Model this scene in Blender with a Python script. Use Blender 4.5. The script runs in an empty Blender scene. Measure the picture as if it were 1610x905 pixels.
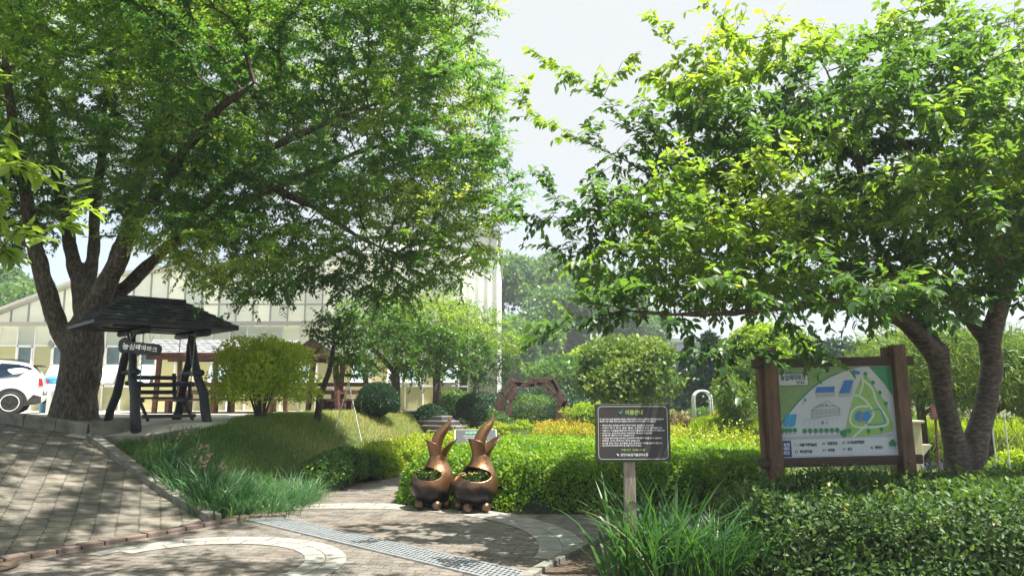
import bpy, bmesh, math, random
import numpy as np
from mathutils import Vector, Matrix, noise, kdtree
R = math.radians
rng = np.random.default_rng(11)
random.seed(5)
SC = bpy.context.scene
COL = SC.collection

# ------------------------------------------------------------ camera model (eye height, pitch, focal length)
EYE = 1.55
PITCH = R(7.9)
FL = 1171.0
CP, SP = math.cos(PITCH), math.sin(PITCH)

def at(px, py, Y):
    cx, cy = (px - 805) / FL, (452.5 - py) / FL
    dy = CP - cy * SP
    dz = SP + cy * CP
    t = Y / dy
    return Vector((cx * t, Y, EYE + dz * t))

def gnd(px, py, z=0.0):
    cx, cy = (px - 805) / FL, (452.5 - py) / FL
    dy = CP - cy * SP
    dz = SP + cy * CP
    t = (z - EYE) / dz
    return Vector((cx * t, dy * t, z))

# ------------------------------------------------------------ objects
def put(o, parent=None):
    COL.objects.link(o)
    if parent is not None:
        o.parent = parent
    return o

def tag(o, label=None, cat=None, group=None, kind=None):
    if label: o['label'] = label
    if cat: o['category'] = cat
    if group: o['group'] = group
    if kind: o['kind'] = kind
    return o

def empty(name, loc=(0, 0, 0), rz=0.0, label=None, cat=None, group=None):
    o = bpy.data.objects.new(name, None)
    o.empty_display_size = 0.2
    o.location = loc
    o.rotation_euler = (0, 0, rz)
    COL.objects.link(o)
    return tag(o, label, cat, group)

def copy_tree(o, parent=None):
    c = o.copy()
    COL.objects.link(c)
    c.parent = parent
    for ch in [x for x in o.children]:
        copy_tree(ch, c)
    return c

def mesh_np(name, V, loops, starts, mats, smooth=False, rnd=None):
    me = bpy.data.meshes.new(name)
    V = np.asarray(V, dtype=np.float32)
    loops = np.asarray(loops, dtype=np.int32)
    starts = np.asarray(starts, dtype=np.int32)
    me.vertices.add(len(V))
    me.vertices.foreach_set('co', V.ravel())
    me.loops.add(len(loops))
    me.loops.foreach_set('vertex_index', loops)
    me.polygons.add(len(starts))
    me.polygons.foreach_set('loop_start', starts)
    if smooth:
        me.polygons.foreach_set('use_smooth', np.ones(len(starts), dtype=bool))
    if rnd is not None:
        a = me.attributes.new('rnd', 'FLOAT', 'FACE')
        a.data.foreach_set('value', np.asarray(rnd, dtype=np.float32))
    me.update(calc_edges=True)
    for m in (mats if isinstance(mats, (list, tuple)) else [mats]):
        me.materials.append(m)
    return me

class MB:
    """collects shapes; build() links them as one mesh object"""
    def __init__(s):
        s.v, s.f, s.m = [], [], []
    def add(s, verts, faces, mi=0):
        n = len(s.v)
        s.v += [tuple(p) for p in verts]
        s.f += [tuple(i + n for i in f) for f in faces]
        s.m += [mi] * len(faces)
        return s
    def box(s, c, size, rot=None, mi=0):
        hx, hy, hz = size[0] / 2, size[1] / 2, size[2] / 2
        vs = [Vector((x, y, z)) for x in (-hx, hx) for y in (-hy, hy) for z in (-hz, hz)]
        if rot is not None:
            M = rot if isinstance(rot, Matrix) else Matrix.Rotation(rot, 3, 'Z')
            vs = [M @ v for v in vs]
        vs = [v + Vector(c) for v in vs]
        return s.add(vs, [(0, 1, 3, 2), (4, 6, 7, 5), (0, 4, 5, 1), (2, 3, 7, 6), (0, 2, 6, 4), (1, 5, 7, 3)], mi)
    def beam(s, p0, p1, w, h, up=(0, 0, 1), mi=0):
        p0, p1 = Vector(p0), Vector(p1)
        d = p1 - p0
        L = d.length
        d.normalize()
        u = Vector(up)
        sd = d.cross(u)
        if sd.length < 1e-3: sd = d.cross(Vector((1, 0, 0)))
        sd.normalize()
        u = sd.cross(d)
        M = Matrix((sd, d, u)).transposed()
        return s.box((p0 + p1) / 2, (w, L, h), M, mi)
    def tube(s, pts, rad, n=8, cap=True, mi=0, jit=0.0):
        pts = [Vector(p) for p in pts]
        if not isinstance(rad, (list, tuple)): rad = [rad] * len(pts)
        rings = []
        ref = None
        for i, p in enumerate(pts):
            d = (pts[min(i + 1, len(pts) - 1)] - pts[max(i - 1, 0)]).normalized()
            if ref is None:
                ref = d.orthogonal().normalized()
            ref = (ref - d * ref.dot(d))
            if ref.length < 1e-4: ref = d.orthogonal()
            ref.normalize()
            b = d.cross(ref)
            rings.append([p + (ref * math.cos(a) + b * math.sin(a)) * rad[i] * (1 + (random.uniform(-jit, jit) if jit else 0))
                          for a in [2 * math.pi * k / n for k in range(n)]])
        vs = [v for r in rings for v in r]
        fs = []
        for i in range(len(pts) - 1):
            for k in range(n):
                a, b = i * n + k, i * n + (k + 1) % n
                fs.append((a, b, b + n, a + n))
        if cap:
            fs.append(tuple(range(n - 1, -1, -1)))
            fs.append(tuple((len(pts) - 1) * n + k for k in range(n)))
        return s.add(vs, fs, mi)
    def lathe(s, prof, n=24, c=(0, 0, 0), mi=0, close=True):
        vs, fs = [], []
        for r, z in prof:
            for k in range(n):
                a = 2 * math.pi * k / n
                vs.append((c[0] + r * math.cos(a), c[1] + r * math.sin(a), c[2] + z))
        for i in range(len(prof) - 1):
            for k in range(n):
                a, b = i * n + k, i * n + (k + 1) % n
                fs.append((a, b, b + n, a + n))
        if close:
            fs.append(tuple(range(n - 1, -1, -1)))
            fs.append(tuple((len(prof) - 1) * n + k for k in range(n)))
        return s.add(vs, fs, mi)
    def prism(s, poly, o, ux, uy, th, mi=0):
        """2D polygon extruded th along ux x uy, front face at o"""
        o, ux, uy = Vector(o), Vector(ux), Vector(uy)
        nn = ux.cross(uy).normalized()
        a = [o + ux * p[0] + uy * p[1] for p in poly]
        b = [p - nn * th for p in a]
        n = len(poly)
        fs = [tuple(range(n)), tuple(range(2 * n - 1, n - 1, -1))]
        fs += [(i, i + n, (i + 1) % n + n, (i + 1) % n) for i in range(n)]
        return s.add(a + b, fs, mi)
    def ball(s, c, r, n=12, mi=0, sq=1.0):
        prof = [(r * math.sin(math.pi * i / n) + 1e-4, -r * sq * math.cos(math.pi * i / n)) for i in range(n + 1)]
        return s.lathe(prof, n * 2, c, mi)
    def mesh(s, name, mats, smooth=False):
        me = bpy.data.meshes.new(name)
        me.from_pydata(s.v, [], s.f)
        for m in (mats if isinstance(mats, (list, tuple)) else [mats]): me.materials.append(m)
        if any(s.m): me.polygons.foreach_set('material_index', s.m)
        if smooth: me.polygons.foreach_set('use_smooth', [True] * len(me.polygons))
        me.update()
        return me
    def build(s, name, mats, parent=None, smooth=False, bevel=0.0, seg=2, fixn=False):
        me = s.mesh(name, mats, smooth)
        if fixn:
            bm = bmesh.new(); bm.from_mesh(me)
            bmesh.ops.recalc_face_normals(bm, faces=bm.faces)
            bm.to_mesh(me); bm.free()
        o = put(bpy.data.objects.new(name, me), parent)
        if bevel:
            b = o.modifiers.new('bevel', 'BEVEL')
            b.width = bevel; b.segments = seg; b.limit_method = 'ANGLE'
            b.harden_normals = False
        return o

def baked(o):
    """evaluate modifiers into plain mesh data, without operators"""
    dg = bpy.context.evaluated_depsgraph_get()
    me = bpy.data.meshes.new_from_object(o.evaluated_get(dg))
    o.modifiers.clear()
    o.data = me
    return o

def text(body, width, height, o, ux, uy, mat, parent, name='lettering', align='CENTER', th=0.0015, bold=0.0, spacing=1.0):
    """writing set on a plane: o = anchor (baseline centre/left), ux/uy unit axes, width = target width or None"""
    c = bpy.data.curves.new(name, 'FONT')
    c.body = body
    c.size = 1.0
    c.align_x = align
    c.extrude = 0.0
    c.offset = bold
    c.resolution_u = 3
    c.space_line = spacing
    t = bpy.data.objects.new(name, c)
    COL.objects.link(t)
    dg = bpy.context.evaluated_depsgraph_get()
    me = bpy.data.meshes.new_from_object(t.evaluated_get(dg))
    bpy.data.objects.remove(t)
    bpy.data.curves.remove(c)
    n = len(me.vertices)
    co = np.empty(n * 3, dtype=np.float32)
    me.vertices.foreach_get('co', co)
    co = co.reshape(-1, 3)
    mn, mx = co.min(0), co.max(0)
    w = mx[0] - mn[0]
    sy = height
    sx = (width / w) if width else sy
    o, ux, uy = np.array(o), np.array(ux), np.array(uy)
    nn = np.cross(ux, uy)
    P = o + np.outer(co[:, 0] * sx, ux) + np.outer(co[:, 1] * sy, uy) + nn * th
    me.vertices.foreach_set('co', P.astype(np.float32).ravel())
    me.materials.clear()
    me.materials.append(mat)
    me.update()
    ob = bpy.data.objects.new(name, me)
    return put(ob, parent)

# ------------------------------------------------------------ materials
def mat_new(name):
    m = bpy.data.materials.new(name)
    m.use_nodes = True
    nt = m.node_tree
    nt.nodes.clear()
    out = nt.nodes.new('ShaderNodeOutputMaterial')
    return m, nt, out

def N(nt, t, **kw):
    n = nt.nodes.new(t)
    for k, v in kw.items():
        if k.startswith('i_'):
            n.inputs[k[2:].replace('_', ' ')].default_value = v
        else:
            setattr(n, k, v)
    return n

def ramp(nt, stops, interp='LINEAR'):
    r = nt.nodes.new('ShaderNodeValToRGB')
    r.color_ramp.interpolation = interp
    while len(r.color_ramp.elements) < len(stops): r.color_ramp.elements.new(0.5)
    for e, (p, c) in zip(r.color_ramp.elements, stops):
        e.position = p
        e.color = (c[0], c[1], c[2], 1)
    return r

def simple(name, colr, rough=0.6, metal=0.0, var=0.15, scale=6.0, bump=0.0, bscale=30.0, spec=0.5, col2=None, stretch=None, coat=0.0, detail=4):
    m, nt, out = mat_new(name)
    b = N(nt, 'ShaderNodeBsdfPrincipled')
    b.inputs['Roughness'].default_value = rough
    b.inputs['Metallic'].default_value = metal
    b.inputs['Specular IOR Level'].default_value = spec
    b.inputs['Coat Weight'].default_value = coat
    tc = N(nt, 'ShaderNodeTexCoord')
    src = tc.outputs['Object']
    if stretch:
        mp = N(nt, 'ShaderNodeMapping')
        mp.inputs['Scale'].default_value = stretch
        nt.links.new(src, mp.inputs['Vector'])
        src = mp.outputs['Vector']
    nz = N(nt, 'ShaderNodeTexNoise')
    nz.inputs['Scale'].default_value = scale
    nz.inputs['Detail'].default_value = detail
    nt.links.new(src, nz.inputs['Vector'])
    c2 = col2 or tuple(c * (1 - var) for c in colr)
    c1 = colr if col2 else tuple(min(1, c * (1 + var)) for c in colr)
    r = ramp(nt, [(0.32, c2), (0.68, c1)])
    nt.links.new(nz.outputs['Fac'], r.inputs['Fac'])
    nt.links.new(r.outputs['Color'], b.inputs['Base Color'])
    if bump:
        n2 = N(nt, 'ShaderNodeTexNoise')
        n2.inputs['Scale'].default_value = bscale
        n2.inputs['Detail'].default_value = 5
        nt.links.new(src, n2.inputs['Vector'])
        bp = N(nt, 'ShaderNodeBump')
        bp.inputs['Strength'].default_value = min(1, bump)
        bp.inputs['Distance'].default_value = 0.02
        nt.links.new(n2.outputs['Fac'], bp.inputs['Height'])
        nt.links.new(bp.outputs['Normal'], b.inputs['Normal'])
    nt.links.new(b.outputs['BSDF'], out.inputs['Surface'])
    return m

def leafmat(name, stops, trans=0.35, tcol=None, rough=0.45, spec=0.4):
    """stops: colour ramp over the per-leaf value; thin leaves let part of the light through"""
    m, nt, out = mat_new(name)
    a = N(nt, 'ShaderNodeAttribute', attribute_name='rnd')
    r = ramp(nt, stops)
    nt.links.new(a.outputs['Fac'], r.inputs['Fac'])
    b = N(nt, 'ShaderNodeBsdfPrincipled')
    b.inputs['Roughness'].default_value = rough
    b.inputs['Specular IOR Level'].default_value = spec
    nt.links.new(r.outputs['Color'], b.inputs['Base Color'])
    t = N(nt, 'ShaderNodeBsdfTranslucent')
    mx = N(nt, 'ShaderNodeMix', data_type='RGBA', blend_type='MULTIPLY')
    mx.inputs['Factor'].default_value = 1.0
    nt.links.new(r.outputs['Color'], mx.inputs['A'])
    mx.inputs['B'].default_value = (*(tcol or (2.0, 1.9, 0.7)), 1)
    nt.links.new(mx.outputs['Result'], t.inputs['Color'])
    ms = N(nt, 'ShaderNodeMixShader')
    ms.inputs['Fac'].default_value = trans
    nt.links.new(b.outputs['BSDF'], ms.inputs[1])
    nt.links.new(t.outputs['BSDF'], ms.inputs[2])
    nt.links.new(ms.outputs['Shader'], out.inputs['Surface'])
    return m

# ------------------------------------------------------------ vegetation meshes
def unit(a):
    return a / np.maximum(np.linalg.norm(a, axis=-1, keepdims=True), 1e-9)

def rdir(n):
    return unit(rng.normal(size=(n, 3)))

def nz3(P, s, seed=0.0):
    """cheap smooth 3D noise in -1..1 for arrays"""
    x, y, z = P[:, 0] * s + seed, P[:, 1] * s + seed * 1.7, P[:, 2] * s - seed
    return (np.sin(x * 1.7 + np.sin(y * 1.3 + z) * 1.4) + np.sin(y * 1.9 + np.sin(z * 1.1 - x * .7) * 1.3) + np.sin(z * 2.3 + np.sin(x + y * .6) * 1.2)) / 3

def leaf_mesh(name, P, D, U, L, W, mat, rnd, shape='quad', droop=0.0):
    n = len(P)
    L = np.broadcast_to(np.asarray(L, dtype=float), (n,))[:, None]
    W = np.broadcast_to(np.asarray(W, dtype=float), (n,))[:, None]
    D = unit(D)
    S = unit(np.cross(D, U))
    Nn = np.cross(S, D)
    if shape == 'quad':
        V = np.stack([P, P + D * L * .42 + S * W * .5, P + D * L + Nn * (-droop) * L, P + D * L * .42 - S * W * .5], 1)
        loops = np.arange(n * 4)
        starts = np.arange(n) * 4
        return mesh_np(name, V.reshape(-1, 3), loops, starts, mat, False, rnd)
    if shape == 'oval':
        z1, z2 = -droop * .15 * L, -droop * .55 * L
        fold = .12 * W
        V = np.stack([P,
                      P + D * L * .3 + S * W * .48 + Nn * (z1 + fold), P + D * L * .3 - S * W * .48 + Nn * (z1 + fold),
                      P + D * L * .7 + S * W * .36 + Nn * (z2 + fold), P + D * L * .7 - S * W * .36 + Nn * (z2 + fold),
                      P + D * L + Nn * (-droop * L),
                      P + D * L * .5 + Nn * (-droop * .3 * L)], 1)
        base = np.arange(n)[:, None] * 7
        idx = np.array([0, 1, 6, 0, 6, 2, 1, 3, 6, 2, 6, 4, 3, 5, 6, 4, 6, 5])
        loops = (base + idx).ravel()
        starts = np.arange(n * 6) * 3
        return mesh_np(name, V.reshape(-1, 3), loops, starts, mat, True, np.repeat(rnd, 6))

def blade_mesh(name, P, az, lean, L, W, mat, rnd, bend=1.0, seg=3, tip=0.08):
    """grass / iris blades: strips that lean and arch over"""
    n = len(P)
    L = np.broadcast_to(L, (n,)); W = np.broadcast_to(W, (n,)); bend = np.broadcast_to(bend, (n,))
    H = np.stack([np.cos(az), np.sin(az), np.zeros(n)], 1)
    S = np.stack([-np.sin(az), np.cos(az), np.zeros(n)], 1)
    tw = rng.uniform(-.9, .9, n)
    S = unit(S * np.cos(tw)[:, None] + H * np.sin(tw)[:, None])
    up = np.array([0, 0, 1.])
    pos = P.copy()
    vs = []
    ang = lean.copy()
    for i in range(seg + 1):
        t = i / seg
        w = W * (1 - t) ** .6 * (1 if i else .75) + W * tip * 0.3
        if i == seg: w = W * .04
        vs.append(pos + S * w[:, None] / 2)
        vs.append(pos - S * w[:, None] / 2)
        st = (L / seg)[:, None]
        pos = pos + (H * np.sin(ang)[:, None] + up * np.cos(ang)[:, None]) * st
        ang = ang + bend / seg
    V = np.stack(vs, 1)
    k = 2 * (seg + 1)
    idx = []
    for i in range(seg):
        idx += [2 * i, 2 * i + 1, 2 * i + 3, 2 * i + 2]
    loops = (np.arange(n)[:, None] * k + np.array(idx)).ravel()
    starts = np.arange(n * seg) * 4
    return mesh_np(name, V.reshape(-1, 3), loops, starts, mat, True, np.repeat(rnd, seg))

def grow(trunks, A, step=.25, di=3.0, dk=.5, iters=90, wob=.25):
    """space colonisation from the limbs in trunks towards the points A. Returns pos, parent, handmade radius (0 = grown)"""
    pos, par, hr = [], [], []
    for pts, rad, pi in trunks:
        prev = pi
        for i in range(len(pts) - 1):
            a, b = Vector(pts[i]), Vector(pts[i + 1])
            m = max(1, int((b - a).length / step))
            for k in range(m):
                q = a.lerp(b, k / m)
                pos.append(q); par.append(prev); hr.append(rad[i] + (rad[i + 1] - rad[i]) * k / m)
                prev = len(pos) - 1
        pos.append(Vector(pts[-1])); par.append(prev); hr.append(rad[-1])
    A = [Vector(a) for a in A]
    alive = list(range(len(A)))
    for it in range(iters):
        kd = kdtree.KDTree(len(pos))
        for i, p in enumerate(pos): kd.insert(p, i)
        kd.balance()
        acc = {}
        nxt = []
        for ai in alive:
            _, i, d = kd.find(A[ai])
            if d < dk: continue
            nxt.append(ai)
            if d < di:
                v = (A[ai] - pos[i]).normalized()
                acc[i] = acc[i] + v if i in acc else v.copy()
        alive = nxt
        if not acc: break
        new = 0
        for i, v in acc.items():
            if v.length < 1e-3: continue
            d = v.normalized() + Vector((random.gauss(0, wob), random.gauss(0, wob), random.gauss(0, wob)))
            d.normalize()
            pos.append(pos[i] + d * step); par.append(i); hr.append(0.0); new += 1
        if not new: break
    return pos, par, hr

def tree_tubes(pos, par, hr, r0=.006, ex=.5, nmin=4, skip_hand=True):
    n = len(pos)
    cnt = [0] * n
    kids = [[] for _ in range(n)]
    for i in range(n):
        if par[i] >= 0: kids[par[i]].append(i)
    for i in range(n - 1, -1, -1):
        if not kids[i]: cnt[i] += 1
        if par[i] >= 0: cnt[par[i]] += cnt[i]
    rad = [r0 * cnt[i] ** ex if hr[i] == 0 else hr[i] for i in range(n)]
    for i in range(n):
        if hr[i] == 0 and par[i] >= 0: rad[i] = min(rad[i], rad[par[i]] * .92)
    mb = MB()
    for i in range(n):
        for c in kids[i]:
            if hr[c] > 0: continue
            main = max(kids[i], key=lambda k: rad[k])
            if c == main and hr[i] == 0 and par[i] >= 0: continue
            chain = [pos[i], pos[c]]
            rr = [rad[c] * 1.05, rad[c]]
            cur = c
            while kids[cur]:
                nx = max(kids[cur], key=lambda k: rad[k])
                chain.append(pos[nx]); rr.append(rad[nx]); cur = nx
            mb.tube(chain, rr, 6 if rr[0] > .03 else (4 if rr[0] > .012 else 3), cap=False)
    return mb, rad, kids, cnt

def remeshed(name, mb, mat, parent, voxel=.04, sm=6, rough=0.0, rs=3.0):
    o = mb.build(name, mat, parent, smooth=True)
    m = o.modifiers.new('r', 'REMESH'); m.mode = 'VOXEL'; m.voxel_size = voxel; m.use_smooth_shade = True
    s = o.modifiers.new('s', 'SMOOTH'); s.iterations = sm; s.factor = .5
    baked(o)
    if rough:
        me = o.data
        n = len(me.vertices)
        co = np.empty(n * 3, dtype=np.float32); me.vertices.foreach_get('co', co); co = co.reshape(-1, 3)
        no = np.empty(n * 3, dtype=np.float32); me.vertices.foreach_get('normal', no); no = no.reshape(-1, 3)
        q = co * np.array([1, 1, .35])
        d = nz3(q, rs * 2.2, 1.0) * .6 + nz3(q, rs * 5, 4.0) * .4
        co = co + no * (d * rough)[:, None]
        me.vertices.foreach_set('co', co.astype(np.float32).ravel())
        me.update()
    return o

def sprays(tips, dirs, n_tw, n_lf, tl, up=.0, flat=.5, spread=.9, outward=None):
    """twigs at tree nodes with leaves placed alternately along them -> leaf base, direction, up arrays, twig segments"""
    n = len(tips)
    P0 = np.repeat(tips, n_tw, 0)
    D = np.repeat(dirs, n_tw, 0)
    tw = unit(D * .7 + rdir(len(D)) * spread * np.array([1, 1, 1 - flat]) + np.array([0, 0, up]))
    m = len(P0)
    ln = rng.uniform(.6, 1.25, m) * tl
    sag = rng.uniform(.0, .22, m)
    t = (np.arange(n_lf) + rng.uniform(.1, .9, (m, n_lf))) / n_lf
    base = P0[:, None, :] + tw[:, None, :] * (t * ln[:, None])[:, :, None]
    base[:, :, 2] -= (t ** 2) * (sag * ln)[:, None]
    upv = np.array([0, 0, 1.])
    side = unit(np.cross(tw, upv + rng.normal(size=(m, 3)) * .3))
    sg = np.where(np.arange(n_lf) % 2 == 0, 1., -1.)[None, :, None]
    ld = unit(tw[:, None, :] * .55 + side[:, None, :] * sg * .8 + rng.normal(size=(m, n_lf, 3)) * .3)
    tips2 = P0 + tw * ln[:, None]
    tips2[:, 2] -= sag * ln
    return base.reshape(-1, 3), ld.reshape(-1, 3), P0, tips2

def sticks(name, A, B, r, mat, parent):
    """many straight thin twigs as three-sided sticks"""
    n = len(A)
    d = unit(B - A)
    s = unit(np.cross(d, rdir(n)))
    t = np.cross(d, s)
    vs = []
    for P, q in ((A, 1.0), (B, .35)):
        for a in (0, 2.094, 4.189):
            vs.append(P + (s * math.cos(a) + t * math.sin(a)) * r * q)
    V = np.stack(vs, 1)
    idx = np.array([0, 1, 4, 3, 1, 2, 5, 4, 2, 0, 3, 5])
    loops = (np.arange(n)[:, None] * 6 + idx).ravel()
    me = mesh_np(name, V.reshape(-1, 3), loops, np.arange(n * 3) * 4, mat)
    return put(bpy.data.objects.new(name, me), parent)

def ellips(cs, n, clump=None, seed=0, lay=1.0, thr=-.32):
    """points in a union of ellipsoids (centre, radii)"""
    vol = np.array([c[1][0] * c[1][1] * c[1][2] for c in cs])
    out = []
    for (c, r), v in zip(cs, vol / vol.sum()):
        k = max(3, int(n * v))
        p = rdir(k) * (rng.uniform(0, 1, (k, 1)) ** (1 / 2.6))
        out.append(p * np.array(r) + np.array(c))
    P = np.concatenate(out)
    if clump is not None:
        P = P[nz3(P * np.array([1, 1, lay]), clump, seed) > thr]
    return P
# ------------------------------------------------------------ terrain
P0 = gnd(0, 885); P1 = gnd(392, 815)
KD = (P1 - P0).normalized()                      # along the red kerb
KN = Vector((-KD.y, KD.x, 0))                    # up the ramp
K0 = Vector((-3.62, 9.25, 0)); K1 = Vector((-6.75, 12.15, 0))
KU = (K1 - K0).normalized(); KM = Vector((KU.y, -KU.x, 0))
if KM.x < 0: KM = -KM
XE_Y = [0, 9.2, 12.96, 18.15, 22, 30, 60]
XE_X = [-3.2, -3.2, -2.75, -1.7, -1.2, -.5, 3]
TOP = 1.02

def sstep(u):
    u = np.clip(u, 0, 1)
    return u * u * (3 - 2 * u)

def hgt(x, y):
    x = np.asarray(x, dtype=float); y = np.asarray(y, dtype=float)
    s = (x - P0.x) * KN.x + (y - P0.y) * KN.y
    u = np.clip(s / 6.0, 0, 1)
    zr = TOP * (.55 * u + .45 * sstep(u))
    t = np.interp(y, XE_Y, XE_X) - x
    W = np.interp(y, [9, 16, 20, 30], [3.0, 2.0, 1.6, 1.6])
    zs = TOP * sstep(t / W) * np.interp(y, [9.0, 10.5], [.55, 1.0])
    zs = zs + .02 * np.exp(-((x + 3.9) / 1.3) ** 2 - ((y - 15.5) / 2.2) ** 2)
    k = (x - K0.x) * KM.x + (y - K0.y) * KM.y
    w = sstep(k / 1.3)
    tt = np.clip(t / .35, 0, 1)
    h = np.where(k < 0, zr, zr * (1 - w) * tt + zs * w)
    h = np.where(t < 0, np.where(k < 0, zr, 0), h)
    h = np.where(s < 0, np.where(t > 0, np.where(k < 0, 0, h), 0), h)
    h = h * np.interp(y, [17, 23], [1.0, .85])
    return h

def hz(x, y):
    return float(hgt(x, y))

def axis(segs):
    out = []
    for a, b, n in segs: out += list(np.linspace(a, b, n, endpoint=False))
    return np.array(out + [segs[-1][1]])

def grid_mesh(name, X, Y, Z, mat, parent=None, smooth=True, kind='structure'):
    ny, nx = X.shape
    V = np.stack([X, Y, Z], -1).reshape(-1, 3)
    i = np.arange(nx - 1)[None, :] + np.arange(ny - 1)[:, None] * nx
    f = np.stack([i, i + 1, i + 1 + nx, i + nx], -1).reshape(-1)
    me = mesh_np(name, V, f, np.arange((nx - 1) * (ny - 1)) * 4, mat, smooth)
    o = put(bpy.data.objects.new(name, me), parent)
    if kind: o['kind'] = kind
    return o

def ruled(name, left, right, nu, mat, dz, kind='structure'):
    """patch between two lists of points, draped on the terrain dz above it"""
    L = np.array([(p[0], p[1]) for p in left]); Rr = np.array([(p[0], p[1]) for p in right])
    u = np.linspace(0, 1, nu)[None, :, None]
    G = L[:, None, :] * (1 - u) + Rr[:, None, :] * u
    X, Y = G[..., 0], G[..., 1]
    return grid_mesh(name, X, Y, hgt(X, Y) + dz, mat, None, True, kind)

# soils and grounds
def ground_mat():
    m, nt, out = mat_new('earth')
    b = N(nt, 'ShaderNodeBsdfPrincipled'); b.inputs['Roughness'].default_value = .95
    tc = N(nt, 'ShaderNodeTexCoord')
    n1 = N(nt, 'ShaderNodeTexNoise'); n1.inputs['Scale'].default_value = .9; n1.inputs['Detail'].default_value = 6
    n2 = N(nt, 'ShaderNodeTexNoise'); n2.inputs['Scale'].default_value = 28; n2.inputs['Detail'].default_value = 5
    nt.links.new(tc.outputs['Object'], n1.inputs['Vector']); nt.links.new(tc.outputs['Object'], n2.inputs['Vector'])
    r1 = ramp(nt, [(.35, (.05, .075, .02)), (.55, (.11, .13, .04)), (.72, (.24, .18, .09))])
    r2 = ramp(nt, [(.3, (.55, .5, .45)), (.7, (1.35, 1.3, 1.2))])
    nt.links.new(n1.outputs['Fac'], r1.inputs['Fac']); nt.links.new(n2.outputs['Fac'], r2.inputs['Fac'])
    mx = N(nt, 'ShaderNodeMix', data_type='RGBA', blend_type='MULTIPLY'); mx.inputs['Factor'].default_value = 1
    nt.links.new(r1.outputs['Color'], mx.inputs['A']); nt.links.new(r2.outputs['Color'], mx.inputs['B'])
    nt.links.new(mx.outputs['Result'], b.inputs['Base Color'])
    bp = N(nt, 'ShaderNodeBump'); bp.inputs['Strength'].default_value = .8; bp.inputs['Distance'].default_value = .03
    nt.links.new(n2.outputs['Fac'], bp.inputs['Height']); nt.links.new(bp.outputs['Normal'], b.inputs['Normal'])
    nt.links.new(b.outputs['BSDF'], out.inputs['Surface'])
    return m

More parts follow.
